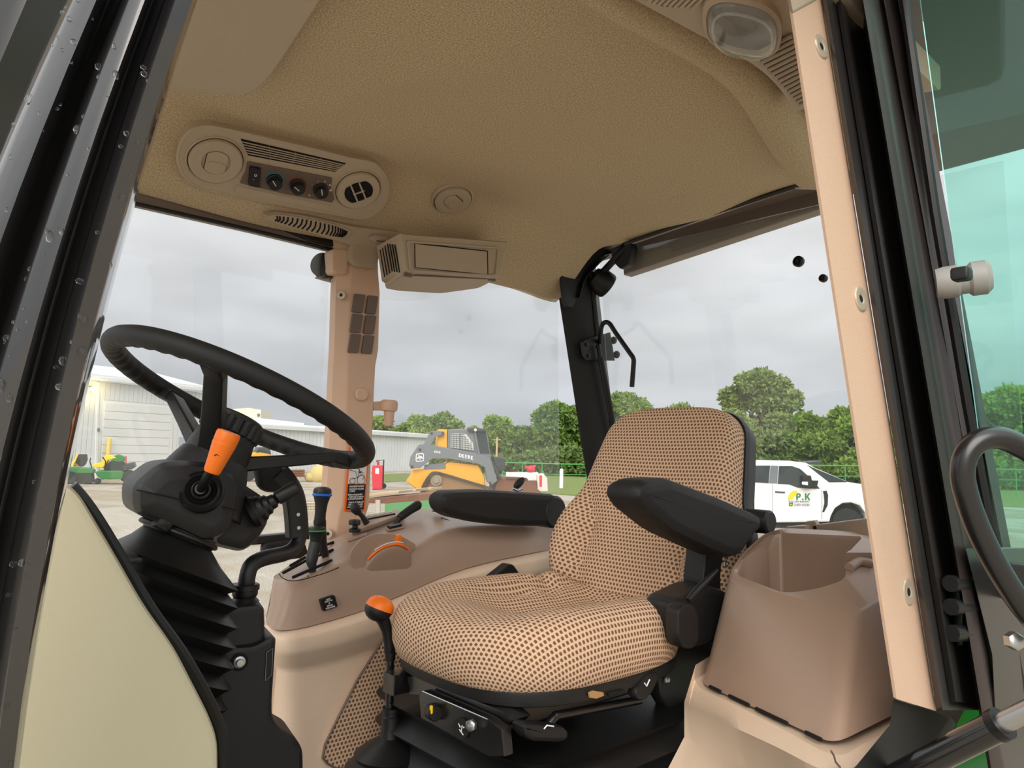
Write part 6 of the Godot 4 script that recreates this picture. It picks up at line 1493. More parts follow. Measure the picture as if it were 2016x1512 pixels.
	part(b, "base_body", Geo.new().loft([r0, r1, r2, r3], false, 0), M["side beige"], 70.0)
	var bb := []
	for p in r0:
		bb.append(p + Vector3(0.3, -0.02, -0.1))
	part(b, "base_top", Geo.new().loft([r0, bb], false, 0), M["side beige"])
	for e in [[0.10, 0.2], [0.28, 0.44], [0.5, 0.72], [0.84, 0.93]]:
		part(b, "seam_gap", Geo.new().tube([(Vector3(0.729, 1.3577, 0.309)).lerp(Vector3(0.5416, 1.3886, 0.634), e[0]), (Vector3(0.729, 1.3577, 0.309)).lerp(Vector3(0.5416, 1.3886, 0.634), e[1])], 0.0028, 6), M["hollow"])
	part(b, "panel_joint", Geo.new().tube([Vector3(0.4781, 1.4051, 0.66), Vector3(0.486, 1.3973, 0.66), Vector3(0.4899, 1.3893, 0.66), Vector3(0.5131, 1.3716, 0.66), Vector3(0.5384, 1.353, 0.66)], 0.0012, 6), M["dark taupe"])

# a flat ring between an outer and an inner outline of different counts
func rim_between(g: Geo, outer: Array, inner: Array) -> void:
	var c := Vector3.ZERO
	for p in inner:
		c += p / inner.size()
	var ang := func(p: Vector3) -> float: return atan2(p.z - c.z, p.x - c.x)
	var pick := func(ring: Array, t: float) -> Vector3:
		var best: Vector3 = ring[0]
		for i in ring.size():
			var a: Vector3 = ring[i]
			var b: Vector3 = ring[(i + 1) % ring.size()]
			var d := Vector2(cos(t), sin(t))
			var pa := Vector2(a.x - c.x, a.z - c.z)
			var pb := Vector2(b.x - c.x, b.z - c.z)
			var ca := d.cross(pa)
			var cb := d.cross(pb)
			if ca * cb <= 0.0 and absf(ca - cb) > 1e-12:
				var k := ca / (ca - cb)
				if pa.lerp(pb, k).dot(d) > 0.0:
					best = a.lerp(b, k)
		return best
	var ro := []
	var ri := []
	var angles := []
	for p in outer:
		angles.append(ang.call(p))
	for p in inner:
		angles.append(ang.call(p))
	angles.sort()
	for t in angles:
		ro.append(pick.call(outer, t))
		ri.append(pick.call(inner, t))
	g.loft([ro, ri], true, 0)

func foot(p: Vector3) -> Vector3:
	return Vector3(p.x, 0.0, p.z)

# a small spray of leaves, one mesh for all crowns
func spray(sd: int) -> ArrayMesh:
	var r := RandomNumberGenerator.new()
	r.seed = sd
	var g := Geo.new()
	for i in 7:
		var d := Vector3(r.randf_range(-1, 1), r.randf_range(-0.8, 1), r.randf_range(-1, 1)).normalized()
		var s := d.cross(Vector3(r.randf_range(-1, 1), r.randf_range(-1, 1), r.randf_range(-1, 1))).normalized()
		var o := d * 0.05
		var L := r.randf_range(0.28, 0.5)
		var n := d.cross(s) * 0.05
		g.tri(o, o + d * L * 0.5 + s * L * 0.3 + n, o + d * L)
		g.tri(o, o + d * L, o + d * L * 0.5 - s * L * 0.3 + n)
	return g.mesh(5.0)

var sprays := []

func tree(label: String, at: Vector3, height: float, wide: float, low: float, tone: Color, sd: int, dense := 1.0) -> void:
	var o := thing("tree", label, "tree", at, "trees beyond the yard")
	var r := RandomNumberGenerator.new()
	r.seed = sd
	var trunk := Geo.new()
	trunk.tube([Vector3(0, -0.1, 0), Vector3(0.1, height * 0.3, 0.05), Vector3(-0.05, height * 0.6, 0), Vector3(0.1, height * 0.9, 0)], [height * 0.03, height * 0.022, height * 0.014, height * 0.004], 8, 3)
	for i in 7:
		var y := height * r.randf_range(0.3, 0.7)
		var t := r.randf() * TAU
		trunk.tube([Vector3(0, y, 0), Vector3(cos(t) * wide * 0.3, y + height * 0.1, sin(t) * wide * 0.3), Vector3(cos(t) * wide * 0.6, y + height * 0.2, sin(t) * wide * 0.6)], [height * 0.01, height * 0.007, height * 0.003], 6, 3)
	piece(o, "trunk", trunk, M["bark"])
	var tr := []
	var cols := []
	var blobs := int(26 * dense)
	for b in blobs:
		var h := r.randf()
		var y := lerpf(low, height * 0.93, h)
		var env := sqrt(maxf(0.02, 1.0 - pow(absf(h - 0.42) / 0.62, 2.2)))
		var t := r.randf() * TAU
		var q := wide * env * sqrt(r.randf()) * 0.86
		var c := Vector3(cos(t) * q, y, sin(t) * q)
		var br := wide * r.randf_range(0.2, 0.36)
		var lighter := r.randf_range(-0.12, 0.14)
		for k in int(130 * clampf(br, 0.6, 1.8)):
			var d := Vector3(r.randf_range(-1, 1), r.randf_range(-0.75, 1), r.randf_range(-1, 1)).normalized()
			var p := c + d * br * Vector3(1, 0.75, 1) * r.randf_range(0.72, 1.05)
			if p.y < 0.2:
				continue
			var s := r.randf_range(0.8, 1.5)
			tr.append(Transform3D(Basis.from_euler(Vector3(r.randf() * TAU, r.randf() * TAU, r.randf() * TAU)).scaled(Vector3.ONE * s), p))
			var v := lighter + r.randf_range(-0.14, 0.14)
			cols.append(Color(tone.r * (1.0 + v), tone.g * (1.0 + v), tone.b * (1.0 + v * 0.6)))
	var mm := MultiMesh.new()
	mm.transform_format = MultiMesh.TRANSFORM_3D
	mm.use_colors = true
	mm.mesh = sprays[sd % 3]
	mm.instance_count = tr.size()
	for i in tr.size():
		mm.set_instance_transform(i, tr[i])
		mm.set_instance_color(i, cols[i])
	var mi := MultiMeshInstance3D.new()
	mi.name = "crown"
	mi.multimesh = mm
	mi.material_override = M["leaf"]
	mi.set_meta("kind", "stuff")
	o.add_child(mi)

func ring_at(c: Vector3, ax: Vector3, r: float, w: float, g: Geo) -> Geo:
	return g.lathe(c, ax, [[r * 0.62, -w / 2], [r * 0.92, -w / 2], [r, -w * 0.38], [r, w * 0.38], [r * 0.92, w / 2], [r * 0.62, w / 2]], 26)

func tyre(parent: Node, c: Vector3, ax: Vector3, r: float, w: float, rim: String) -> void:
	var t := part(parent, "wheel", ring_at(c, ax, r, w, Geo.new()), M["tyre"])
	part(t, "wheel_rim", Geo.new().lathe(c, ax, [[0, -w * 0.4], [r * 0.62, -w * 0.42], [r * 0.62, w * 0.42], [r * 0.5, w * 0.3], [r * 0.2, w * 0.34], [0, w * 0.34]], 20), M[rim])

func background() -> void:
	mat("leaf", Color.WHITE, 0.7, {"vertex_color_use_as_albedo": true, "backlight_enabled": true, "backlight": Color(0.12, 0.16, 0.03)})
	mat("bark", colour(92, 82, 70), 0.9)
	mat("white siding", colour(226, 229, 230), 0.5)
	mat("door white", colour(222, 225, 224), 0.55)
	mat("siding rib", colour(216, 220, 222), 0.5)
	mat("cream siding", colour(226, 222, 204), 0.6)
	mat("door blue", colour(165, 180, 192), 0.5)
	mat("bollard yellow", colour(222, 200, 96), 0.6)
	mat("mower green", colour(40, 122, 52), 0.35)
	mat("mower yellow", colour(246, 206, 20), 0.4)
	mat("machine grey", colour(112, 118, 124), 0.45)
	mat("machine dark", colour(52, 56, 60), 0.4)
	mat("machine yellow", colour(236, 172, 48), 0.5)
	mat("mud", colour(150, 116, 82), 0.95)
	mat("rust", colour(120, 76, 56), 0.85)
	mat("tyre", colour(30, 30, 31), 0.8)
	mat("truck white", colour(240, 242, 244), 0.25, {"clearcoat_enabled": true, "clearcoat": 1.0, "clearcoat_roughness": 0.05})
	mat("dark window", colour(52, 62, 66), 0.06)
	mat("fence green", colour(72, 158, 84), 0.5)
	mat("tank red", colour(214, 42, 62), 0.45)
	mat("tank white", colour(226, 218, 212), 0.5)
	mat("trailer green", colour(84, 150, 92), 0.55)
	mat("timber", colour(196, 172, 138), 0.85)
	mat("concrete", colour(190, 184, 172), 0.9)
	mat("logo green", colour(40, 130, 60), 0.5)
	mat("logo yellow", colour(250, 210, 40), 0.5)
	mat("print grey", colour(120, 126, 128), 0.6)
	mat("mesh pale", colour(198, 200, 196), 0.6)
	for i in 3:
		sprays.append(spray(40 + i))
	# grass beyond the yard
	var gr := part(self, "grass_field", Geo.new().slab([foot(Vector3(28.4974, 1.5736, -32.3603)), foot(Vector3(23.4194, 1.6125, -26.1135)), foot(Vector3(24.2026, 1.7279, -21.3382)), foot(Vector3(31.0063, 1.9544, -16.5348)), foot(Vector3(44.8506, 2.4737, -4.0026)), foot(Vector3(237.1198, 6.0718, -0.7411)), foot(Vector3(148.1346, 2.4475, -94.8468)), foot(Vector3(107.4669, 0.9222, -131.6601)), foot(Vector3(37.9508, 1.4693, -45.4898))], Vector3(0, 0.03, 0)), M["grass"])
	tag(gr, "mown green grass beyond the gravel yard", "grass", "", "structure")
	var g2 := part(self, "grass_strip", Geo.new().slab([Vector3(29.8965, 0, -46.9131), Vector3(34.3616, 0, -49.3994), Vector3(25.4152, 0, -36.228), Vector3(22.1184, 0, -34.5693)], Vector3(0, 0.02, 0)), M["grass"])
	tag(g2, "rough grass strip before the long white shed", "grass", "", "structure")
	shop()
	shed()
	mower_row()
	track_loader()
	pickup()
	yard_clutter()
	# fence
	var fe := thing("pipe_fence", "green pipe fence between the yard and the trees", "fence", foot(Vector3(35.814, 1.3955, -25.7952)))
	var tops: Array = [Vector3(28.86, 1.2704, -32.0727), Vector3(31.758, 1.2735, -29.463), Vector3(35.814, 1.3955, -25.7952), Vector3(38.7267, 1.4896, -23.1605), Vector3(44.5533, 1.6629, -17.892), Vector3(48.3707, 1.6854, -14.4519), Vector3(52.8625, 1.7031, -10.4052)]
	part(fe, "top_rail", Geo.new().tube(tops, 0.035, 8), M["fence green"])
	var lowr := []
	for p in tops:
		lowr.append(p - Vector3(0, 0.62, 0))
	part(fe, "lower_rail", Geo.new().tube(lowr, 0.02, 8), M["fence green"])
	for i in 21:
		var q := float(i) / 20.0 * 6.0
		var p: Vector3 = tops[mini(int(q), 5)].lerp(tops[mini(int(q) + 1, 6)], q - int(q)) if i < 20 else tops[6]
		part(fe, "fence_post", Geo.new().tube([Vector3(p.x, -0.05, p.z), p], 0.03, 8), M["fence green"])
	# trees, each with its own height and breadth
	var far := [
		[Vector3(53.4829, 6.7325, -84.8985), 6.4, 3.4, 0.4, Color(0.217, 0.311, 0.065), 1, 0.8, "leafy tree above shed roof next to the far beige post"],
		[Vector3(53.7715, 5.4402, -79.3977), 5.2, 3.0, 0.3, Color(0.189, 0.284, 0.065), 2, 0.7, "low rounded tree above the shed roof"],
		[Vector3(54.4914, 6.7227, -73.1777), 6.9, 4.0, 0.3, Color(0.203, 0.297, 0.065), 3, 1.0, "broad round tree behind the yellow track loader"],
		[Vector3(59.9456, 4.8729, -72.5596), 5.0, 2.2, 0.2, Color(0.232, 0.311, 0.065), 22, 0.6, "small tree behind the cab of the track loader"],
		[Vector3(53.5216, 5.4703, -60.6943), 5.6, 2.6, 0.2, Color(0.217, 0.324, 0.052), 4, 0.9, "slim tree beside the utility pole"],
		[Vector3(50.3024, 6.1299, -49.9906), 6.4, 3.7, 0.1, Color(0.131, 0.230, 0.039), 5, 1.5, "dense dark round tree between utility pole and rear post"],
		[Vector3(52.7356, 4.1815, -56.1606), 4.4, 2.2, 0.1, Color(0.145, 0.243, 0.039), 23, 0.8, "low dark tree beside the dense round tree"],
		[Vector3(54.1414, 5.2266, -49.3535), 5.4, 2.4, 0.1, Color(0.160, 0.257, 0.039), 6, 0.9, "tree partly hidden by the black rear post"],
		[Vector3(65.5299, 8.9568, -52.1376), 8.9, 3.6, 0.2, Color(0.189, 0.297, 0.052), 7, 1.2, "tall tree rising just above the seat backrest"],
		[Vector3(70.4352, 7.7586, -47.8748), 7.6, 3.6, 0.2, Color(0.174, 0.270, 0.052), 8, 1.0, "tree hidden mostly behind the seat backrest"],
		[Vector3(63.6324, 10.0646, -34.7793), 10.2, 4.1, 0.3, Color(0.203, 0.284, 0.078), 9, 1.6, "tallest tree standing behind the white pickup cab"],
		[Vector3(58.2614, 5.9053, -34.7427), 6.0, 2.3, 0.1, Color(0.189, 0.270, 0.078), 10, 1.0, "grey green bushy tree beside the seat backrest"],
		[Vector3(64.4585, 6.3368, -31.8108), 6.2, 2.8, 0.1, Color(0.160, 0.257, 0.039), 11, 1.2, "dark bushy tree above the pickup windscreen"],
		[Vector3(68.348, 5.8741, -31.0717), 5.7, 2.4, 0.1, Color(0.174, 0.270, 0.039), 12, 1.0, "rounded tree above the pickup bonnet"],
		[Vector3(60.2231, 6.1715, -24.8317), 6.0, 3.0, 0.1, Color(0.189, 0.297, 0.039), 13, 1.2, "bright green tree beside the beige post cover"],
		[Vector3(70.2593, 7.4866, -23.7366), 7.4, 3.8, 0.1, Color(0.174, 0.270, 0.052), 14, 1.2, "tree hidden behind the beige door post"],
		[Vector3(80.3214, 9.2507, -19.857), 9.2, 3.8, 0.1, Color(0.189, 0.284, 0.052), 15, 1.2, "tree seen through the green tinted door pane"],
		[Vector3(76.099, 5.0018, -21.5012), 5.0, 2.8, 0.1, Color(0.174, 0.270, 0.052), 16, 0.9, "low tree at the edge of the tinted door pane"],
	]
	for e in far:
		tree(e[7], foot(e[0]), e[1], e[2], e[3], e[4], e[5], e[6])
	# low scrub along the fence
	var hedge := thing("hedgerow", "dark scrub hedge low behind the green fence", "hedge", foot(Vector3(50.6448, 1.2504, -36.7916)))
	var tr := []
	var cols := []
	var ha := foot(Vector3(42.519, 0.7898, -49.5744))
	var hb := foot(Vector3(74.9551, 2.2402, -12.0719))
	for i in 5200:
		var p: Vector3 = ha.lerp(hb, rng.randf()) + Vector3(rng.randf_range(-1.2, 1.2), 0, rng.randf_range(-1.2, 1.2))
		p.y = 0.1 + 2.3 * pow(rng.randf(), 0.8) * (0.75 + 0.25 * sin(p.x * 0.7))
		tr.append(Transform3D(Basis.from_euler(Vector3(rng.randf() * TAU, rng.randf() * TAU, rng.randf() * TAU)).scaled(Vector3.ONE * rng.randf_range(0.8, 1.4)), p - hedge.position))
		var v := rng.randf_range(0.75, 1.2)
		cols.append(Color(0.12 * v, 0.19 * v, 0.045 * v))
	var mm := MultiMesh.new()
	mm.transform_format = MultiMesh.TRANSFORM_3D
	mm.use_colors = true
	mm.mesh = sprays[1]
	mm.instance_count = tr.size()
	for i in tr.size():
		mm.set_instance_transform(i, tr[i])
		mm.set_instance_color(i, cols[i])
	var mi := MultiMeshInstance3D.new()
	mi.name = "leaves"
	mi.multimesh = mm
	mi.material_override = M["leaf"]
	mi.set_meta("kind", "stuff")
	hedge.add_child(mi)

func shop() -> void:
	var n := Vector3(0.3734, 0, 0.9277)
	var o := thing("metal_workshop", "white ribbed metal workshop with a large roll-up door", "building", foot(Vector3(10.8505, 0.0702, -39.644)))
	var deep := -n * 9.0
	var base := func(p: Vector3) -> Vector3: return Vector3(p.x, -0.1, p.z)
	var lt := Vector3(5.547, 4.7465, -37.5095)
	var rt := Vector3(14.0335, 4.7152, -40.925)
	part(o, "wall", Geo.new().slab([lt, rt, base.call(rt), base.call(lt)], deep), M["white siding"])
	var rf := Geo.new()
	var ridge := deep * 0.5 + Vector3(0, 0.9, 0)
	var e0: Vector3 = Vector3(5.536, 4.8813, -37.5051) + n * 0.35
	var e1: Vector3 = Vector3(14.2098, 4.9307, -40.9959) + n * 0.35
	rf.slab([e0, e1, e1 + ridge, e0 + ridge], Vector3(0, 0.12, 0))
	part(o, "roof", rf, M["door white"])
	part(o, "gutter", Geo.new().slab([Vector3(5.5342, 4.9037, -37.5043) + n * 0.36, Vector3(14.2076, 4.9589, -40.995) + n * 0.36, Vector3(14.2229, 4.7616, -41.0012) + n * 0.36, Vector3(5.5489, 4.724, -37.5102) + n * 0.36], n * 0.1, 0.03), M["white siding"])
	var a := Vector3(5.849, 1.0463, -37.6311)
	var b := Vector3(14.311, 1.1296, -41.0366)
	var dl := Vector3(9.0516, 1.0778, -38.9199)
	var dr := Vector3(12.6538, 1.1133, -40.3697)
	var ml := Vector3(13.0709, 1.1174, -40.5376)
	var mr := Vector3(13.8373, 1.1249, -40.846)
	var L: float = a.distance_to(b)
	var cnt := 36
	var eave: float = 4.45
	for i in cnt:
		var t := (i + 0.5) / cnt
		var p: Vector3 = a.lerp(b, t)
		var along := (b - a).normalized()
		var s := (p - dl).dot(along)
		var low := 0.0
		if s > -0.05 and s < (dr - dl).dot(along) + 0.05:
			low = (Vector3(10.5602, 3.7379, -39.5271)).y + 0.12
		elif s > (ml - dl).dot(along) - 0.05 and s < (mr - dl).dot(along) + 0.05:
			low = 2.15
		var w := L / cnt * 0.47
		var top: float = lerpf((Vector3(5.5525, 4.6791, -37.5117)).y, (Vector3(14.0356, 4.6871, -40.9258)).y, t)
		part(o, "siding_panel", Geo.new().slab([Vector3(p.x, top, p.z) - along * w, Vector3(p.x, top, p.z) + along * w, Vector3(p.x, low, p.z) + along * w, Vector3(p.x, low, p.z) - along * w], n * 0.035, 0.012), M["siding rib"])
	var al := (b - a).normalized()
	part(o, "corner_trim", Geo.new().slab([Vector3(8.423, 4.673, -38.667), Vector3(8.545, 4.6616, -38.716), base.call(Vector3(8.8323, 1.0757, -38.8317)), base.call(Vector3(8.7116, 1.0745, -38.7831))], n * 0.08, 0.02), M["white siding"])
	var door := part(o, "rollup_frame", Geo.new().slab([Vector3(8.8093, 3.7984, -38.8224), Vector3(12.5001, 3.8353, -40.3078), base.call(Vector3(12.7129, 1.1139, -40.3935)), base.call(Vector3(9.0271, 1.0776, -38.9101))], n * 0.06), M["white siding"])
	var d0 := Vector3(8.8904, 3.7062, -38.8551) + n * 0.06
	var d1 := Vector3(12.4182, 3.7478, -40.2749) + n * 0.06
	for i in 9:
		var t0 := i / 9.0
		var t1 := (i + 0.94) / 9.0
		var p0 := Vector3(d0.x, lerpf(d0.y, 0.02, t0), d0.z)
		var p1 := Vector3(d1.x, lerpf(d1.y, 0.02, t0), d1.z)
		var p2 := Vector3(d1.x, lerpf(d1.y, 0.02, t1), d1.z)
		var p3 := Vector3(d0.x, lerpf(d0.y, 0.02, t1), d0.z)
		part(door, "door_section", Geo.new().slab([p0, p1, p2, p3], n * 0.04, 0.012), M["door white"])
	var md := part(o, "side_door", Geo.new().slab([Vector3(12.9862, 2.2038, -40.5035), Vector3(13.7401, 2.1756, -40.8069), base.call(Vector3(13.8217, 1.1248, -40.8397)), base.call(Vector3(13.0709, 1.1174, -40.5376))], n * 0.07, 0.02), M["door blue"])
	part(md, "door_handle", Geo.new().ell(Vector3(13.1053, 1.0634, -40.5514) + n * 0.1, Basis.from_scale(Vector3.ONE * 0.05), 8), M["machine dark"])
	part(o, "wall_box", Geo.new().bx(Vector3(8.6786, 2.3893, -38.7698) + n * 0.06, Vector3(0.12, 0.16, 0.12), 0.02), M["machine grey"])
	var lm := thing("wall_flood_lamp", "lit flood lamp high on the workshop wall", "lamp", Vector3(8.1184, 4.2992, -38.5444) + n * 0.25)
	mat("lamp glow", colour(255, 236, 180), 0.5, {"emission_enabled": true, "emission": colour(255, 226, 150), "emission_energy_multiplier": 3.0})
	var lc: Vector3 = Vector3(8.1184, 4.2992, -38.5444) + n * 0.3
	part(lm, "lamp_glass", Geo.new().ell(lc, Basis.from_scale(Vector3(0.16, 0.12, 0.16)), 12), M["lamp glow"])
	part(lm, "lamp_arm", Geo.new().tube([lc + Vector3(0, 0.1, 0), lc - n * 0.3 + Vector3(0, 0.12, 0)], 0.03, 8), M["machine grey"])
	var li := OmniLight3D.new()
	li.name = "flood"
	li.light_color = colour(255, 226, 150)
	li.light_energy = 1.2
	li.omni_range = 60.0
	li.light_size = 0.12
	li.shadow_enabled = true
	lm.add_child(li)
	li.position = lc + n * 0.22 - lm.position
	for e in [[Vector3(9.0859, 0.9555, -38.9338), 863.0, "yellow bollard before the roll-up door beside the mowers", Vector3(9.0015, 2.0099, -38.8998)], [Vector3(12.972, 0.8456, -40.4978), 884.0, "yellow bollard beside the blue side door", Vector3(12.9171, 1.5494, -40.4756)]]:
		var bo := thing("bollard", e[2], "bollard", foot(e[0] + n * 0.3))
		var f := foot(e[0] + n * 0.3)
		part(bo, "bollard_pipe", Geo.new().lathe(f, Vector3(0, 1, 0), [[0.1, -0.05], [0.1, e[3].y - 0.06], [0.07, e[3].y], [0, e[3].y + 0.02]], 14), M["bollard yellow"])

func shed() -> void:
	var n := Vector3(0.2747, 0, 0.9615)
	var o := thing("long_shed", "long low white metal shed with ribbed wall", "building", foot(Vector3(31.2656, -0.0667, -53.1116)))
	var at := Vector3(19.9863, 3.2985, -49.8886)
	var bt := Vector3(40.5261, 3.2948, -55.7577)
	var L := Vector3(at.x, 0, at.z).distance_to(Vector3(bt.x, 0, bt.z))
	part(o, "wall", Geo.new().slab([at, bt, Vector3(bt.x, -0.1, bt.z), Vector3(at.x, -0.1, at.z)], -n * 8.0), M["white siding"])
	var al := Vector3(bt.x - at.x, 0, bt.z - at.z).normalized()
	part(o, "fascia", Geo.new().slab([Vector3(19.8982, 3.3998, -49.8634) + n * 0.3, Vector3(40.6679, 3.3956, -55.7983) + n * 0.3, Vector3(40.6877, 3.0622, -55.8039) + n * 0.3, Vector3(19.9184, 3.1186, -49.8692) + n * 0.3], n * 0.1, 0.03), M["siding rib"])
	part(o, "roof", Geo.new().slab([Vector3(19.8956, 3.435, -49.8627) + n * 0.3, Vector3(40.6651, 3.4432, -55.7975) + n * 0.3, Vector3(40.6651, 3.4432, -55.7975) - n * 12.0 + Vector3(0, 0.6, 0), Vector3(19.8956, 3.435, -49.8627) - n * 12.0 + Vector3(0, 0.6, 0)], Vector3(0, -0.1, 0)), M["siding rib"])
	var cnt := 56
	for i in cnt:
		var p: Vector3 = at.lerp(bt, (i + 0.5) / cnt)
		var w := L / cnt * 0.44
		part(o, "siding_panel", Geo.new().slab([p - al * w, p + al * w, Vector3(p.x, 0, p.z) + al * w, Vector3(p.x, 0, p.z) - al * w], n * 0.05, 0.02), M["siding rib"])
	for e in [[Vector3(21.4218, 3.5164, -50.2988), Vector3(22.813, 3.5165, -50.6963)], [Vector3(23.3946, 3.5468, -50.8625), Vector3(27.4096, 3.3978, -52.0098)]]:
		part(o, "skylight", Geo.new().slab([e[0] - n * 2.0, e[1] - n * 2.0, e[1] - n * 2.0 + Vector3(0, 0.4, 0), e[0] - n * 2.0 + Vector3(0, 0.4, 0)], -n * 0.5), M["truck white"])
	var u := thing("cream_tower_block", "cream box building rising behind the long shed", "building", foot(Vector3(33.3544, 5.5039, -81.5521)))
	var q := [Vector3(31.7715, 5.9629, -82.9184), Vector3(33.5953, 6.2041, -81.2452), Vector3(34.6409, 6.0129, -80.3284), Vector3(34.8014, 4.1184, -80.4272), Vector3(31.9174, 4.2406, -83.0083)]
	var d := Vector3(0.6, 0, -0.8) * 5.0
	part(u, "wall", Geo.new().slab([q[1], q[2], Vector3(q[2].x, 0, q[2].z), Vector3(q[1].x, 0, q[1].z)], d), M["cream siding"])
	part(u, "wall_front", Geo.new().slab([q[0], q[1], Vector3(q[1].x, 0, q[1].z), Vector3(q[0].x, 0, q[0].z)], d * 0.9), M["cream siding"])
	part(u, "vent_box", Geo.new().bx(Vector3(34.4342, 5.4264, -80.4546), Vector3(0.25, 0.3, 0.2), 0.02), M["machine grey"])

func mower_row() -> void:
	var n := Vector3(-0.3468, 0, 0.9379)
	var a := thing("lawn_tractor", "green and yellow lawn tractor with black seat before workshop", "lawn mower", foot(Vector3(7.1752, 0.2748, -34.6752)))
	part(a, "seat_pad", Geo.new().slab([Vector3(7.09, 1.26, -34.7067), Vector3(7.3568, 1.2566, -34.608), Vector3(7.3899, 1.031, -34.5958), Vector3(7.3334, 0.8143, -34.6167), Vector3(7.2328, 0.7261, -34.6538), Vector3(6.9827, 0.7637, -34.7463), Vector3(7.0399, 0.9579, -34.7252)], -n * 0.45, 0.05), M["tyre"])
	part(a, "seat_shell", Geo.new().slab([Vector3(7.037, 1.2585, -34.7263), Vector3(7.1077, 1.2605, -34.7001), Vector3(7.0223, 0.9575, -34.7317), Vector3(6.9827, 0.7637, -34.7463), Vector3(7.1974, 0.7254, -34.6669), Vector3(6.772, 0.7591, -34.8242), Vector3(6.7996, 0.8666, -34.814), Vector3(6.9518, 0.9558, -34.7578)], -n * 0.5, 0.03), M["mower yellow"])
	part(a, "body", Geo.new().slab([Vector3(6.7239, 0.6941, -34.842), Vector3(7.5559, 0.6898, -34.5344), Vector3(7.6704, 0.5842, -34.4921), Vector3(7.6433, 0.4543, -34.5021), Vector3(7.1458, 0.4456, -34.686), Vector3(6.7912, 0.482, -34.8172)], -n * 0.8, 0.04), M["mower green"])
	part(a, "chassis", Geo.new().slab([Vector3(6.9666, 0.4852, -34.7523), Vector3(7.6061, 0.4752, -34.5158), Vector3(7.6694, 0.0672, -34.4924), Vector3(7.1031, 0.0386, -34.7018)], -n * 0.8, 0.04), M["tyre"])
	part(a, "steering_rod", Geo.new().tube([Vector3(7.5573, 0.6683, -34.5339) - n * 0.4, Vector3(7.4656, 0.9681, -34.5678) - n * 0.4, Vector3(7.4925, 1.0983, -34.5578) - n * 0.4], 0.025, 8), M["tyre"])
	tyre(a, Vector3(6.8599, 0.2486, -34.7917) + n * 0.1, n, 0.28, 0.24, "mower yellow")
	tyre(a, Vector3(7.518, 0.1941, -34.5484) + n * 0.1, n, 0.2, 0.18, "tyre")
	var b := thing("zero_turn_mower", "green zero-turn mower with yellow seat before workshop", "lawn mower", foot(Vector3(8.3401, 0.2927, -34.2444)))
	part(b, "seat", Geo.new().slab([Vector3(7.6172, 0.8422, -34.5117), Vector3(7.7577, 0.8886, -34.4598), Vector3(7.9513, 0.9581, -34.3882), Vector3(8.0243, 1.2207, -34.3612), Vector3(8.2042, 1.2473, -34.2947), Vector3(8.4821, 1.1893, -34.1919), Vector3(8.4695, 1.1015, -34.1966), Vector3(8.146, 1.028, -34.3162), Vector3(8.0879, 0.8093, -34.3377), Vector3(7.9867, 0.6986, -34.3751), Vector3(7.6617, 0.7136, -34.4953)], -n * 0.5, 0.04), M["mower yellow"])
	part(b, "engine_hood", Geo.new().slab([Vector3(8.3177, 1.1849, -34.2527), Vector3(8.4932, 1.299, -34.1878), Vector3(8.7206, 1.1956, -34.1037), Vector3(8.7872, 1.0218, -34.0791), Vector3(8.5894, 0.9514, -34.1523), Vector3(8.2564, 1.0089, -34.2754)], -n * 0.5, 0.04), M["mower green"])
	part(b, "engine", Geo.new().slab([Vector3(8.0228, 0.6994, -34.3618), Vector3(8.2215, 0.9863, -34.2883), Vector3(8.6613, 0.975, -34.1257), Vector3(8.8922, 0.8268, -34.0403), Vector3(8.6869, 0.5819, -34.1162), Vector3(8.0481, 0.5915, -34.3524)], -n * 0.6, 0.04), M["tyre"])
	part(b, "rear_guard", Geo.new().slab([Vector3(8.5979, 0.8204, -34.1491), Vector3(8.8497, 0.9136, -34.056), Vector3(9.0874, 0.9631, -33.9681), Vector3(9.1557, 0.7666, -33.9428), Vector3(9.0145, 0.6539, -33.9951), Vector3(8.6827, 0.6473, -34.1178)], -n * 0.8, 0.05), M["machine dark"])
	part(b, "deck", Geo.new().slab([Vector3(7.7106, 0.5202, -34.4772), Vector3(7.9578, 0.5897, -34.3858), Vector3(8.6855, 0.6037, -34.1167), Vector3(8.7675, 0.4741, -34.0864), Vector3(8.7831, 0.2341, -34.0806), Vector3(8.0198, 0.2013, -34.3629), Vector3(7.8312, 0.3281, -34.4326)], -n * 0.9, 0.05), M["mower green"])
	part(b, "control_bar", Geo.new().tube([Vector3(8.0633, 0.6351, -34.3468), Vector3(8.0764, 0.9828, -34.3419), Vector3(7.9564, 1.1537, -34.3863)], 0.025, 8), M["tyre"])
	part(b, "marker_flag", Geo.new().tube([Vector3(8.8128, 0.9128, -34.0697), Vector3(8.7929, 1.2195, -34.077)], 0.03, 6), M["tank red"])
	tyre(b, Vector3(8.9979, 0.3357, -34.0012) + n * 0.12, n, 0.28, 0.26, "mower yellow")
	tyre(b, Vector3(7.8622, 0.1343, -34.4211) + n * 0.1, n, 0.13, 0.12, "mower yellow")
	tyre(b, Vector3(8.8128, 0.3437, -34.0697) - n * 0.8, n, 0.28, 0.26, "tyre")

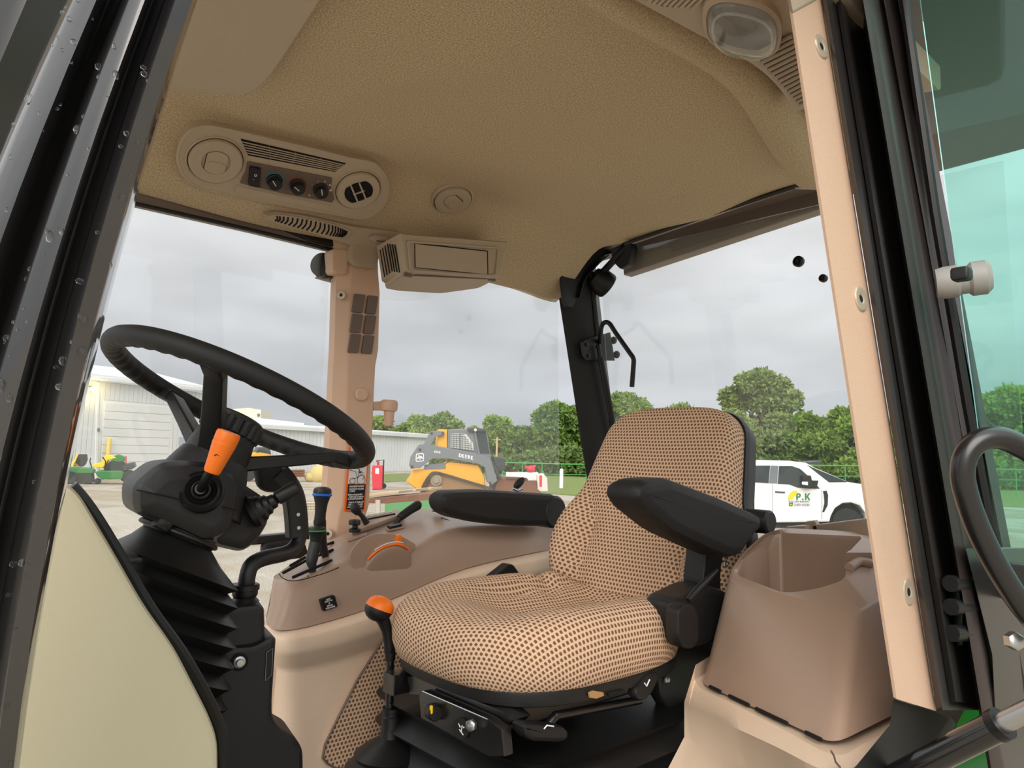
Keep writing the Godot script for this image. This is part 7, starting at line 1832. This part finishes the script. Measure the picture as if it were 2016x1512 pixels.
func track_loader() -> void:
	var n := Vector3(-0.5491, 0, 0.8358)
	var o := thing("track_loader", "grey and yellow track loader with rusty bucket and muddy track", "track loader", foot(Vector3(17.2262, 0.4328, -21.5107)))
	part(o, "body", Geo.new().slab([Vector3(15.6234, 0.6036, -22.5637), Vector3(15.7435, 0.8368, -22.4849), Vector3(15.7997, 1.0688, -22.4479), Vector3(16.184, 1.1186, -22.1954), Vector3(16.8309, 1.1376, -21.7704), Vector3(16.825, 1.3311, -21.7743), Vector3(16.9528, 1.4126, -21.6903), Vector3(17.8895, 1.3247, -21.0749), Vector3(18.0998, 0.8629, -20.9368), Vector3(18.1409, 0.5527, -20.9097), Vector3(17.8855, 0.2553, -21.0775), Vector3(16.1009, 0.2134, -22.25)], -n * 1.7, 0.06), M["machine yellow"])
	part(o, "side_band", Geo.new().slab([Vector3(16.1629, 1.2722, -22.2093), Vector3(16.8076, 1.3693, -21.7857), Vector3(16.8141, 1.1564, -21.7815), Vector3(16.1363, 1.0979, -22.2268)], n * 0.03), M["machine grey"])
	part(o, "rear_hood", Geo.new().slab([Vector3(16.5569, 2.6444, -21.9505), Vector3(16.8505, 2.6461, -21.7576), Vector3(16.8731, 1.8959, -21.7427), Vector3(16.5299, 1.9424, -21.9682)], -n * 1.4, 0.05), M["machine yellow"])
	var cab := part(o, "cab", Geo.new().slab([Vector3(16.8668, 2.6468, -21.7468), Vector3(17.4887, 2.7104, -21.3382), Vector3(18.1181, 2.6858, -20.9247), Vector3(18.2748, 1.7673, -20.8218), Vector3(18.3175, 1.3964, -20.7937), Vector3(16.886, 1.4687, -21.7342), Vector3(16.8719, 1.9348, -21.7435)], -n * 1.4, 0.05), M["machine grey"])
	var sw := part(cab, "side_window", Geo.new().slab([Vector3(16.9535, 2.4839, -21.6899), Vector3(17.2312, 2.5141, -21.5075), Vector3(17.4622, 2.4836, -21.3557), Vector3(17.6854, 2.1586, -21.209), Vector3(17.727, 1.8469, -21.1817), Vector3(16.9534, 1.9376, -21.6899)], n * 0.03), M["mesh pale"])
	var bars := Geo.new()
	for i in 9:
		var p: Vector3 = (Vector3(16.9698, 2.4845, -21.6792)).lerp(Vector3(17.6944, 2.4335, -21.2031), i / 8.0)
		var q: Vector3 = (Vector3(16.9697, 1.9381, -21.6792)).lerp(Vector3(17.727, 1.8469, -21.1817), i / 8.0)
		bars.tube([p.lerp(q, 0.0 if i < 5 else 0.12 * (i - 4)) + n * 0.05, q + n * 0.05], 0.012, 5)
	for i in 8:
		var p: Vector3 = (Vector3(16.9704, 2.465, -21.6788)).lerp(Vector3(16.9692, 1.9576, -21.6796), i / 7.0)
		var q: Vector3 = (Vector3(17.3964, 2.4812, -21.3989)).lerp(Vector3(17.7264, 1.8664, -21.182), i / 7.0)
		bars.tube([p + n * 0.05, q + n * 0.05], 0.010, 5)
	bars.tube([Vector3(17.2476, 2.5147, -21.4967) + n * 0.05, Vector3(17.282, 1.8904, -21.4741) + n * 0.05], 0.03, 6)
	part(cab, "window_mesh", bars, M["machine grey"])
	part(cab, "front_glass", Geo.new().slab([Vector3(17.7886, 2.614, -21.1412), Vector3(18.087, 2.6058, -20.9451), Vector3(18.2416, 1.7662, -20.8436), Vector3(17.9104, 1.7748, -21.0612), Vector3(17.7998, 2.202, -21.1339)], n * 0.03), M["dark window"])
	part(cab, "cab_post", Geo.new().tube([Vector3(17.722, 2.631, -21.185) + n * 0.05, Vector3(17.896, 1.696, -21.0706) + n * 0.05], 0.05, 6), M["machine grey"])
	var vz := part(cab, "visor", Geo.new().slab([Vector3(17.489, 2.7006, -21.338), Vector3(17.5541, 2.7326, -21.2953), Vector3(18.1508, 2.7068, -20.9032), Vector3(18.0207, 2.6032, -20.9887), Vector3(17.5252, 2.5842, -21.3142)], n * 0.15, 0.02), M["machine dark"])
	part(vz, "head_lamp", Geo.new().ell(Vector3(17.738, 2.6513, -21.1745) + n * 0.18, Basis.from_scale(Vector3.ONE * 0.06), 8), M["white print"])
	var arm := part(o, "lift_arm", Geo.new().slab([Vector3(15.6651, 1.2571, -22.5363), Vector3(15.7028, 1.5663, -22.5116), Vector3(15.9443, 2.0383, -22.3529), Vector3(16.1049, 2.0633, -22.2474), Vector3(16.284, 2.5363, -22.1298), Vector3(16.5099, 2.584, -21.9813), Vector3(16.7387, 2.5636, -21.831), Vector3(16.7431, 2.4174, -21.8281), Vector3(16.4841, 2.3686, -21.9983), Vector3(16.3324, 2.0326, -22.0979), Vector3(17.2334, 1.8692, -21.5059), Vector3(18.0451, 1.6813, -20.9727), Vector3(18.2818, 1.4931, -20.8172), Vector3(18.5, 0.7373, -20.6738), Vector3(18.3385, 0.5772, -20.7799), Vector3(18.1703, 0.6896, -20.8904), Vector3(18.0735, 1.2326, -20.954), Vector3(17.8555, 1.3627, -21.0972), Vector3(17.278, 1.4616, -21.4767), Vector3(16.8842, 1.5269, -21.7354), Vector3(16.3976, 1.5114, -22.0551), Vector3(16.0219, 1.1523, -22.302), Vector3(15.7344, 1.1054, -22.4908)], n * 0.22, 0.03), M["machine grey"])
	lettering(arm, "arm_name", "DEERE", Vector3(17.4536, 1.623, -21.3613) + n * 0.24, (Vector3(17.6851, 1.572, -21.2092) - Vector3(17.19, 1.6729, -21.5345)).normalized(), Vector3.UP, 0.14, M["white print"], 0.55)
	lettering(arm, "arm_number", "333G", Vector3(16.5354, 1.7678, -21.9646) + n * 0.24, (Vector3(16.6496, 1.7522, -21.8896) - Vector3(16.4214, 1.7834, -22.0395)).normalized(), Vector3.UP, 0.09, M["white print"], 0.25)
	var em := part(arm, "emblem", Geo.new().slab([Vector3(15.8674, 1.6875, -22.4035), Vector3(16.1163, 1.7151, -22.24), Vector3(16.1263, 1.4062, -22.2333), Vector3(15.8696, 1.3789, -22.402)], n * 0.235, 0.0, 0.06), M["white print"])
	part(em, "emblem_field", Geo.new().slab([Vector3(15.8925, 1.6594, -22.387), Vector3(16.093, 1.6853, -22.2552), Vector3(16.1012, 1.4344, -22.2498), Vector3(15.8928, 1.4085, -22.3868)], n * 0.245, 0.0, 0.04), M["machine grey"])
	part(em, "emblem_deer", Geo.new().tube([Vector3(15.914, 1.496, -22.3728) + n * 0.25, Vector3(15.9764, 1.5559, -22.3319) + n * 0.25, Vector3(16.0401, 1.5773, -22.29) + n * 0.25, Vector3(16.0748, 1.5011, -22.2672) + n * 0.25], 0.03, 6).tube([Vector3(15.9764, 1.5559, -22.3319) + n * 0.25, Vector3(15.9577, 1.6325, -22.3441) + n * 0.25], 0.02, 6).tube([Vector3(16.0246, 1.5575, -22.3001) + n * 0.25, Vector3(15.9956, 1.46, -22.3192) + n * 0.25], 0.02, 6), M["white print"])
	for p in [Vector3(16.3344, 2.4798, -22.0966), Vector3(16.6919, 2.4935, -21.8618), Vector3(15.9829, 1.846, -22.3276), Vector3(15.7632, 1.2024, -22.4719), Vector3(18.2539, 0.6528, -20.8355)]:
		part(arm, "pivot_pin", Geo.new().lathe(p + n * 0.22, n, [[0, 0], [0.05, 0], [0.05, 0.04], [0, 0.05]], 12), M["machine dark"])
	part(o, "ram", Geo.new().tube([Vector3(18.2678, 1.3948, -20.8264) + n * 0.1, Vector3(18.6141, 0.8184, -20.5989) + n * 0.1], 0.07, 10), M["machine dark"])
	part(o, "door_cylinder", Geo.new().slab([Vector3(18.3773, 1.6529, -20.7544), Vector3(18.6099, 1.6605, -20.6016), Vector3(18.7451, 1.5862, -20.5128), Vector3(18.7888, 1.1559, -20.4841), Vector3(18.5907, 1.0914, -20.6142), Vector3(18.4184, 1.3407, -20.7274)], -n * 1.0, 0.05), M["machine dark"])
	# track
	var loop: Array = Geo.spl([Vector3(16.0676, 0.2509, -22.2719), Vector3(16.1223, 0.5398, -22.236), Vector3(16.3346, 0.9494, -22.0965), Vector3(16.526, 1.032, -21.9708), Vector3(16.82, 0.9631, -21.7776), Vector3(17.6437, 0.6952, -21.2364), Vector3(18.2414, 0.4969, -20.8437), Vector3(18.4115, 0.3066, -20.732), Vector3(18.2844, 0.1094, -20.8154), Vector3(17.2374, 0.0473, -21.5033), Vector3(16.2997, 0.0264, -22.1194), Vector3(16.1207, 0.0989, -22.237)], 4, true)
	var inner := []
	var mid := Vector3.ZERO
	for p in loop:
		mid += p / loop.size()
	for p in loop:
		inner.append(p.lerp(mid, 0.13))
	var belt := Geo.new()
	var l0 := []
	var l1 := []
	var i0 := []
	for p in loop:
		l0.append(p + n * 0.3)
		l1.append(p - n * 0.1)
	for p in inner:
		i0.append(p + n * 0.3)
	belt.loft([i0, l0, l1], true, 0)
	var tk := part(o, "track", belt, mat("track rubber", colour(74, 64, 55), 0.95))
	var plate := []
	for p in inner:
		plate.append(p + n * 0.12)
	part(tk, "track_frame", Geo.new().slab(plate, -n * 0.2), M["mud"])
	part(tk, "sprocket", Geo.new().lathe(Vector3(16.5362, 0.7045, -21.964) + n * 0.15, n, [[0, 0], [0.22, 0], [0.22, 0.08], [0.12, 0.1], [0.11, 0.16], [0, 0.16]], 16), mat("dusty grey", colour(150, 136, 118), 0.9))
	for x in [Vector3(16.2954, 0.1604, -22.1222), Vector3(16.6182, 0.1487, -21.9102), Vector3(16.9742, 0.1569, -21.6763), Vector3(17.3318, 0.1651, -21.4414), Vector3(17.691, 0.1734, -21.2053), Vector3(18.0509, 0.2205, -20.9689)]:
		part(tk, "roller", Geo.new().lathe(x + n * 0.15, n, [[0, 0], [0.085, 0], [0.085, 0.1], [0, 0.1]], 12), M["machine dark"])
	part(o, "bucket", Geo.new().slab([Vector3(18.4416, 0.424, -20.7122), Vector3(18.5629, 0.8756, -20.6325), Vector3(18.7964, 0.8429, -20.4791), Vector3(19.465, 0.8414, -20.0398), Vector3(19.998, 0.3051, -19.6896), Vector3(18.883, 0.0061, -20.4222), Vector3(18.4815, 0.1527, -20.6859)], -n * 1.9, 0.04), M["rust"])
	part(o, "bucket_lip", Geo.new().slab([Vector3(18.7954, 0.882, -20.4797), Vector3(19.4644, 0.8708, -20.0402), Vector3(19.5335, 0.7843, -19.9948), Vector3(18.7978, 0.7842, -20.4782)], n * 0.06, 0.02), mat("dark rust", colour(84, 52, 42), 0.85))

func pickup() -> void:
	var n := Vector3(-0.748, 0, 0.6637)
	var o := thing("pickup_truck", "white extended-cab pickup truck parked before the trees", "pickup truck", foot(Vector3(18.4445, 0.5479, -8.6231)))
	part(o, "cab_body", Geo.new().slab([Vector3(17.5732, 0.1526, -9.6052), Vector3(17.5919, 1.1767, -9.5841), Vector3(17.6186, 1.4488, -9.554), Vector3(17.6718, 1.6683, -9.4941), Vector3(17.7512, 1.7668, -9.4046), Vector3(17.8743, 1.7925, -9.2658), Vector3(18.3902, 1.7943, -8.6843), Vector3(18.6939, 1.7534, -8.3421), Vector3(18.8486, 1.6257, -8.1677), Vector3(19.4035, 1.2766, -7.5422), Vector3(19.5651, 1.2443, -7.3601), Vector3(20.1567, 1.1669, -6.6932), Vector3(20.2531, 0.8418, -6.5846), Vector3(20.2464, 0.3552, -6.5922), Vector3(19.6817, 0.271, -7.2287), Vector3(19.6671, 0.4811, -7.2451), Vector3(19.5844, 0.6616, -7.3383), Vector3(19.4407, 0.7335, -7.5003), Vector3(19.3043, 0.7131, -7.6541), Vector3(19.175, 0.5736, -7.7997), Vector3(19.105, 0.371, -7.8787), Vector3(19.078, 0.2107, -7.9091), Vector3(17.9223, 0.1188, -9.2117)], -n * 1.8, 0.06, 0.03), M["truck white"])
	part(o, "bed", Geo.new().slab([Vector3(15.6979, 1.045, -11.7189), Vector3(17.5655, 1.1348, -9.6139), Vector3(17.5644, 0.1789, -9.6151), Vector3(17.0454, 0.1229, -10.2001), Vector3(16.9741, 0.4695, -10.2805), Vector3(16.7784, 0.6216, -10.501), Vector3(16.5646, 0.6105, -10.742), Vector3(16.3776, 0.4377, -10.9528), Vector3(16.3167, 0.082, -11.0214), Vector3(15.7055, 0.0748, -11.7103)], -n * 1.8, 0.05), M["truck white"])
	part(o, "bed_load", Geo.new().slab([Vector3(17.1326, 1.1819, -10.1018) - n * 0.2, Vector3(17.5479, 1.2016, -9.6337) - n * 0.2, Vector3(17.5478, 1.1069, -9.6338) - n * 0.2, Vector3(17.1327, 1.0869, -10.1017) - n * 0.2], -n * 1.2, 0.01), M["timber"])
	part(o, "underbody", Geo.new().slab([Vector3(16.1547, 0.222, -11.204) - n * 0.15, Vector3(19.9788, 0.4323, -6.8938) - n * 0.15, Vector3(19.9746, 0.1038, -6.8985) - n * 0.15, Vector3(16.1566, -0.1166, -11.2018) - n * 0.15], -n * 1.4), M["tyre"])
	part(o, "rear_window", Geo.new().slab([Vector3(17.7948, 1.6059, -9.3554), Vector3(17.8213, 1.6409, -9.3256), Vector3(18.0667, 1.6517, -9.0489), Vector3(18.0389, 1.1778, -9.0803), Vector3(17.8115, 1.1939, -9.3366), Vector3(17.7589, 1.2387, -9.3958)], n * 0.012), M["dark window"])
	part(o, "window_pillar", Geo.new().slab([Vector3(18.0755, 1.6521, -9.0391), Vector3(18.2065, 1.6511, -8.8914), Vector3(18.1872, 1.1782, -8.9132), Vector3(18.0476, 1.1782, -9.0704)], n * 0.010), M["machine grey"])
	part(o, "door_window", Geo.new().slab([Vector3(18.2196, 1.645, -8.8766), Vector3(18.4417, 1.6548, -8.6263), Vector3(18.5802, 1.5868, -8.4702), Vector3(18.7261, 1.3918, -8.3057), Vector3(18.9135, 1.0794, -8.0945), Vector3(18.7757, 1.0726, -8.2498), Vector3(18.534, 1.0875, -8.5223), Vector3(18.3871, 1.1663, -8.6879), Vector3(18.1958, 1.1719, -8.9034)], n * 0.012), M["dark window"])
	part(o, "windscreen", Geo.new().slab([Vector3(18.6935, 1.6995, -8.3425) + n * 0.004, Vector3(18.8484, 1.5988, -8.1679) + n * 0.004, Vector3(19.3864, 1.2757, -7.5615) + n * 0.004, Vector3(19.0695, 1.2539, -7.9187) + n * 0.004], n * 0.006), M["dark window"])
	part(o, "light_bar", Geo.new().slab([Vector3(18.7719, 1.7838, -8.2541) - n * 0.3, Vector3(19.0139, 1.8211, -7.9813) - n * 0.3, Vector3(19.0044, 1.7132, -7.992) - n * 0.3, Vector3(18.7974, 1.7176, -8.2253) - n * 0.3], -n * 1.0, 0.02), M["machine dark"])
	var mi := part(o, "wing_mirror", Geo.new().slab([Vector3(18.5877, 1.3988, -8.4617), Vector3(18.6312, 1.4277, -8.4127), Vector3(18.7436, 1.4195, -8.2861), Vector3(18.7588, 1.1253, -8.2688), Vector3(18.724, 1.0701, -8.3081), Vector3(18.5688, 1.116, -8.4831)], n * 0.18, 0.04, 0.05), M["tyre"])
	part(mi, "mirror_arm", Geo.new().slab([Vector3(18.7427, 1.2853, -8.2871), Vector3(18.8807, 1.2918, -8.1315), Vector3(18.8627, 1.1839, -8.1518), Vector3(18.8447, 1.076, -8.1721), Vector3(18.7415, 1.1111, -8.2884)], n * 0.08, 0.02), M["tyre"])
	part(mi, "mirror_lamp", Geo.new().slab([Vector3(18.5782, 1.2506, -8.4724) + n * 0.18, Vector3(18.6777, 1.2554, -8.3603) + n * 0.18, Vector3(18.6771, 1.1615, -8.361) + n * 0.18, Vector3(18.5778, 1.1835, -8.4729) + n * 0.18], n * 0.01), M["white print"])
	part(o, "door_handle", Geo.new().slab([Vector3(18.1515, 0.9747, -8.9534), Vector3(18.3167, 0.9695, -8.7672), Vector3(18.3165, 0.936, -8.7674), Vector3(18.1514, 0.9412, -8.9535)], n * 0.03), M["tyre"])
	for e in [[Vector3(18.1086, 1.161, -9.0017), Vector3(18.1053, 0.2358, -9.0055)], [Vector3(18.9477, 1.0543, -8.056), Vector3(18.9418, 0.2825, -8.0626)], [Vector3(17.583, 1.1357, -9.5941), Vector3(17.5907, 0.2071, -9.5854)]]:
		part(o, "door_gap", Geo.new().tube([e[0] + n * 0.002, e[1] + n * 0.002], 0.006, 5), M["print grey"])
	part(o, "side_vent", Geo.new().slab([Vector3(18.9646, 1.0151, -8.0369), Vector3(19.0248, 1.0315, -7.9691), Vector3(19.0496, 0.9127, -7.9412), Vector3(19.0388, 0.646, -7.9533), Vector3(18.9775, 0.4701, -8.0224), Vector3(18.9518, 0.4687, -8.0514), Vector3(18.9879, 0.7099, -8.0106), Vector3(18.9809, 0.9092, -8.0185)], n * 0.02), M["tyre"])
	tyre(o, Vector3(19.3844, 0.2016, -7.5637) - n * 0.16, n, 0.38, 0.26, "machine dark")
	tyre(o, Vector3(16.6734, 0.048, -10.6194) - n * 0.16, n, 0.38, 0.26, "machine dark")
	part(o, "wheel_well", Geo.new().slab([Vector3(19.0948, 0.1852, -7.8901) - n * 0.3, Vector3(19.1315, 0.4785, -7.8488) - n * 0.3, Vector3(19.2699, 0.6848, -7.6928) - n * 0.3, Vector3(19.5085, 0.7106, -7.4239) - n * 0.3, Vector3(19.6587, 0.4806, -7.2546) - n * 0.3, Vector3(19.6896, 0.2188, -7.2198) - n * 0.3], -n * 0.02), M["tyre"])
	var rx := (Vector3(18.731, 0.8298, -8.3002) - Vector3(18.4459, 0.8153, -8.6215)).normalized()
	var sun := []
	for i in 13:
		var t := lerpf(PI * 0.42, PI * 1.12, i / 12.0)
		sun.append(Vector3(18.4979, 0.8179, -8.563) + n * 0.012 + (rx * cos(t) + Vector3.UP * sin(t)) * 0.19)
	for i in 13:
		var t := lerpf(PI * 1.12, PI * 0.42, i / 12.0)
		sun.append(Vector3(18.4979, 0.8179, -8.563) + n * 0.012 + (rx * cos(t) + Vector3.UP * sin(t)) * 0.055)
	part(o, "logo_sun", Geo.new().slab(sun, n * 0.004), M["logo yellow"])
	lettering(o, "logo_name", "P.K", Vector3(18.6233, 0.8511, -8.4215) + n * 0.012, rx, Vector3.UP, 0.18, M["logo green"], 0.36)
	lettering(o, "logo_word", "EQUIPMENT", Vector3(18.5578, 0.7208, -8.4954) + n * 0.012, rx, Vector3.UP, 0.045, M["print grey"], 0.54)
	part(o, "logo_badge", Geo.new().slab([Vector3(18.3847, 0.685, -8.6906), Vector3(18.4583, 0.6889, -8.6076), Vector3(18.4578, 0.5954, -8.6082), Vector3(18.3842, 0.5915, -8.6911)], n * 0.012, 0.0, 0.03), M["logo green"])
	part(o, "badge_mark", Geo.new().tube([Vector3(18.4017, 0.6258, -8.6714) + n * 0.014, Vector3(18.4278, 0.6472, -8.642) + n * 0.014, Vector3(18.4449, 0.6147, -8.6227) + n * 0.014], 0.012, 5), M["logo yellow"])
	lettering(o, "maker_name", "JOHN DEERE", Vector3(18.6091, 0.6367, -8.4376) + n * 0.012, rx, Vector3.UP, 0.06, M["print grey"], 0.4, true)
	lettering(o, "web_name", "pkequipment.com", Vector3(17.3009, 1.0408, -9.9121) + n * 0.012, rx, Vector3.UP, 0.09, M["print grey"], 0.8)

func yard_clutter() -> void:
	var n := Vector3(-0.6711, 0, 0.7414)
	var c := thing("gas_bottle_cart", "red gas bottle cart with white label before the long shed", "cart", foot(Vector3(17.6585, 0.1022, -27.8808)))
	part(c, "tank", Geo.new().slab([Vector3(17.4549, 1.0961, -28.0651), Vector3(17.7781, 1.1082, -27.7725), Vector3(17.8166, 0.9728, -27.7376), Vector3(17.8303, 0.0405, -27.7252), Vector3(17.4919, 0.0051, -28.0316), Vector3(17.4425, 0.9587, -28.0763)], -n * 0.35, 0.05), M["tank red"])
	part(c, "tank_label", Geo.new().slab([Vector3(17.5616, 0.9632, -27.9685), Vector3(17.6806, 0.9677, -27.8608), Vector3(17.6889, 0.7172, -27.8532), Vector3(17.57, 0.7128, -27.9609)], n * 0.01), M["white print"])
	part(c, "handle", Geo.new().tube([Vector3(17.8466, 0.0638, -27.7106), Vector3(17.8294, 1.3614, -27.7261), Vector3(17.5849, 1.2837, -27.9475)], 0.03, 8), M["tyre"])
	part(c, "valve", Geo.new().tube([Vector3(17.6258, 1.0797, -27.9104) - n * 0.2, Vector3(17.6197, 1.2622, -27.9159) - n * 0.2], 0.06, 8), M["tank red"])
	tyre(c, Vector3(17.8428, 0.1772, -27.7139) - n * 0.1, n, 0.13, 0.1, "tyre")
	var m := Vector3(-0.8067, 0, 0.591)
	var t := thing("flat_trailer", "green flat trailer with brown deck behind the lever console", "trailer", foot(Vector3(7.4281, 0.3444, -10.4526)))
	part(t, "side_panel", Geo.new().slab([Vector3(7.1638, 0.7808, -10.8134), Vector3(7.8073, 0.9261, -9.9351), Vector3(7.9894, 0.9564, -9.6865), Vector3(8.01, -0.0091, -9.6583), Vector3(7.1862, -0.0273, -10.7829)], -m * 1.6, 0.02), M["trailer green"])
	part(t, "deck", Geo.new().slab([Vector3(6.8221, 0.8236, -11.2798), Vector3(7.6559, 0.9903, -10.1416), Vector3(7.9886, 0.9932, -9.6876), Vector3(7.9902, 0.9198, -9.6854), Vector3(7.1638, 0.7808, -10.8134), Vector3(6.8238, 0.767, -11.2774)], -m * 1.8, 0.01), M["rust"])
	part(t, "stake", Geo.new().tube([Vector3(7.0969, 0.8419, -10.9048) + m * 0.05, Vector3(7.1333, -0.0319, -10.8551) + m * 0.05], 0.05, 10), M["concrete"])
	var bd: Array = [Vector3(6.8204, 0.8802, -11.2821), Vector3(7.2357, 0.9635, -10.7152), Vector3(7.237, 0.9167, -10.7135), Vector3(6.8221, 0.8236, -11.2798)]
	for i in 3:
		var off: Vector3 = -m * (0.4 + i * 0.9) + Vector3(0.04 * i, 0.03, 0)
		part(t, "board", Geo.new().slab([bd[0] + off, bd[1] + off, bd[2] + off, bd[3] + off], -m * 0.8, 0.01), M["timber"])
	var w := Vector3(-0.6711, 0, 0.7414)
	var k := thing("water_tank", "white and red tank with red pump beyond the bucket", "tank", foot(Vector3(20.8914, 0.397, -21.5701)))
	part(k, "tank_shell", Geo.new().tube([Vector3(20.2721, 0.7102, -22.1307) - w * 0.4, Vector3(21.2777, 0.748, -21.2204) - w * 0.4], 0.3, 18), M["tank white"])
	part(k, "tank_end", Geo.new().slab([Vector3(21.211, 0.9561, -21.2808), Vector3(21.4304, 1.0065, -21.0822), Vector3(21.5598, 0.8006, -20.965), Vector3(21.5849, 0.2551, -20.9423), Vector3(21.2558, 0.2218, -21.2402)], -w * 0.7, 0.08), M["tank white"])
	part(k, "tank_band", Geo.new().slab([Vector3(21.3061, 0.9175, -21.1947) + w * 0.02, Vector3(21.3847, 0.9204, -21.1236) + w * 0.02, Vector3(21.3929, 0.4579, -21.1161) + w * 0.02, Vector3(21.3144, 0.4549, -21.1872) + w * 0.02], -w * 0.1), M["tank red"])
	part(k, "pump", Geo.new().ell(Vector3(21.0498, 1.1609, -21.4267) - w * 0.4, Basis.from_scale(Vector3(0.2, 0.16, 0.16)), 12), M["tank red"])
	part(k, "pump_pipe", Geo.new().tube([Vector3(20.8432, 1.2587, -21.6137) - w * 0.4, Vector3(20.9861, 1.2007, -21.4844) - w * 0.4, Vector3(21.1891, 1.2928, -21.3006) - w * 0.4], 0.06, 8), M["tank red"])
	part(k, "leg_frame", Geo.new().slab([Vector3(20.3672, 0.6717, -22.0446), Vector3(21.2156, 0.7035, -21.2766), Vector3(21.2593, 0.0332, -21.2371), Vector3(20.3499, -0.0009, -22.0603)], -w * 0.6), M["rust"])
	var up := thing("utility_pole", "thin weathered utility pole before the trees", "utility pole", foot(Vector3(41.6739, 2.3718, -47.4286)))
	part(up, "pole", Geo.new().tube([foot(Vector3(41.6739, 2.3718, -47.4286)), Vector3(41.636, 3.2041, -47.3557)], 0.09, 8), M["timber"])
	part(up, "cross_arm", Geo.new().tube([Vector3(41.4265, 2.9768, -47.5736), Vector3(41.8826, 2.994, -47.1607)], 0.05, 6), M["timber"])
	var mk := thing("white_marker_post", "small white marker post on the grass beyond fence", "marker post", foot(Vector3(28.6237, 0.8703, -26.9299)))
	part(mk, "post", Geo.new().slab([Vector3(28.5566, 1.0597, -26.966), Vector3(28.6482, 1.0632, -26.883), foot(Vector3(28.6644, 0.8718, -26.893)), foot(Vector3(28.5728, 0.8684, -26.9759))], Vector3(0, 0, -0.1), 0.01), M["white print"])
	# behind the steering column: a yellow machine, a steel stack, straw and a wire crate
	var y := Vector3(-0.2604, 0, 0.9655)
	var e := thing("yellow_loader", "yellow wheeled loader half hidden by the steering column", "loader", foot(Vector3(15.5414, 0.3352, -36.398)))
	part(e, "body", Geo.new().slab([Vector3(14.9978, 0.5875, -36.5446), Vector3(15.0564, 1.2387, -36.5288), Vector3(15.7154, 1.5699, -36.3511), Vector3(16.2609, 1.4792, -36.204), Vector3(16.3929, 0.874, -36.1684), Vector3(16.0151, 0.5776, -36.2703), Vector3(15.5341, 0.4656, -36.4)], -y * 1.4, 0.06), M["machine yellow"])
	part(e, "cab", Geo.new().slab([Vector3(15.5724, 1.5134, -36.3897), Vector3(15.7037, 1.7801, -36.3543), Vector3(16.2435, 1.7965, -36.2087), Vector3(16.3146, 1.4012, -36.1895), Vector3(15.6799, 1.3324, -36.3607)], -y * 1.2, 0.05), M["machine dark"])
	tyre(e, Vector3(15.2506, 0.3575, -36.4764) + y * 0.1, y, 0.34, 0.3, "machine yellow")
	tyre(e, Vector3(16.0267, 0.3677, -36.2671) + y * 0.1, y, 0.34, 0.3, "machine yellow")
	var s := thing("steel_stack", "rusty steel beams stacked on the gravel beside dry straw", "steel stack", foot(Vector3(17.528, 0.2806, -35.8623)))
	var bm: Array = [Vector3(17.0064, 0.5932, -36.0029), Vector3(18.0206, 0.6361, -35.7294), Vector3(18.0505, 0.5558, -35.7213), Vector3(17.0107, 0.5135, -36.0018)]
	for i in 4:
		var dn := Vector3(0, -0.098 * i, 0)
		part(s, "beam", Geo.new().slab([bm[0] + dn, bm[1] + dn, bm[2] + dn, bm[3] + dn], -y * 0.7, 0.01), M["rust"])
	var st := thing("straw_heap", "dry yellow straw heap before the long shed", "straw", foot(Vector3(18.4926, 0.5084, -35.6021)))
	part(st, "straw", Geo.new().ell(Vector3(18.9185, 0.3515, -35.4872) - y * 0.2, Basis.from_scale(Vector3(0.7, 0.6, 0.6)), 14).ell(Vector3(18.4544, 0.2377, -35.6124) - y * 0.2, Basis.from_scale(Vector3(0.4, 0.3, 0.4)), 12), mat("straw", colour(196, 178, 118), 0.95))
	var cr := thing("wire_crate", "pale wire crate lying on the gravel outside far door", "crate", foot(Vector3(7.7034, 0.3441, -14.7439)))
	var cg := Geo.new()
	for i in 6:
		var x := i / 5.0
		cg.tube([(Vector3(7.5675, 0.5138, -14.8445)).lerp(Vector3(7.8098, 0.5229, -14.6252), x), (Vector3(7.5746, 0.3276, -14.862)).lerp(Vector3(7.8342, 0.3373, -14.627), x)], 0.012, 5)
	for i in 4:
		var z := i / 3.0
		cg.tube([(Vector3(7.5675, 0.5138, -14.8445)).lerp(Vector3(7.5746, 0.3276, -14.862), z), (Vector3(7.8098, 0.5229, -14.6252)).lerp(Vector3(7.8342, 0.3373, -14.627), z)], 0.012, 5)
	part(cr, "wire_grid", cg, M["concrete"])
	part(cr, "crate_bed", Geo.new().slab([Vector3(7.5692, 0.5004, -14.8717), Vector3(7.8291, 0.5102, -14.6364), Vector3(7.8535, 0.3244, -14.6383), Vector3(7.5763, 0.314, -14.8892)], Vector3(0.3, 0, -0.35), 0.01), M["timber"])
	for q in [Vector3(7.6314, 0.3079, -14.9486), Vector3(7.8751, 0.317, -14.728)]:
		part(cr, "crate_foot", Geo.new().tube([q, foot(q)], 0.04, 8), M["timber"])
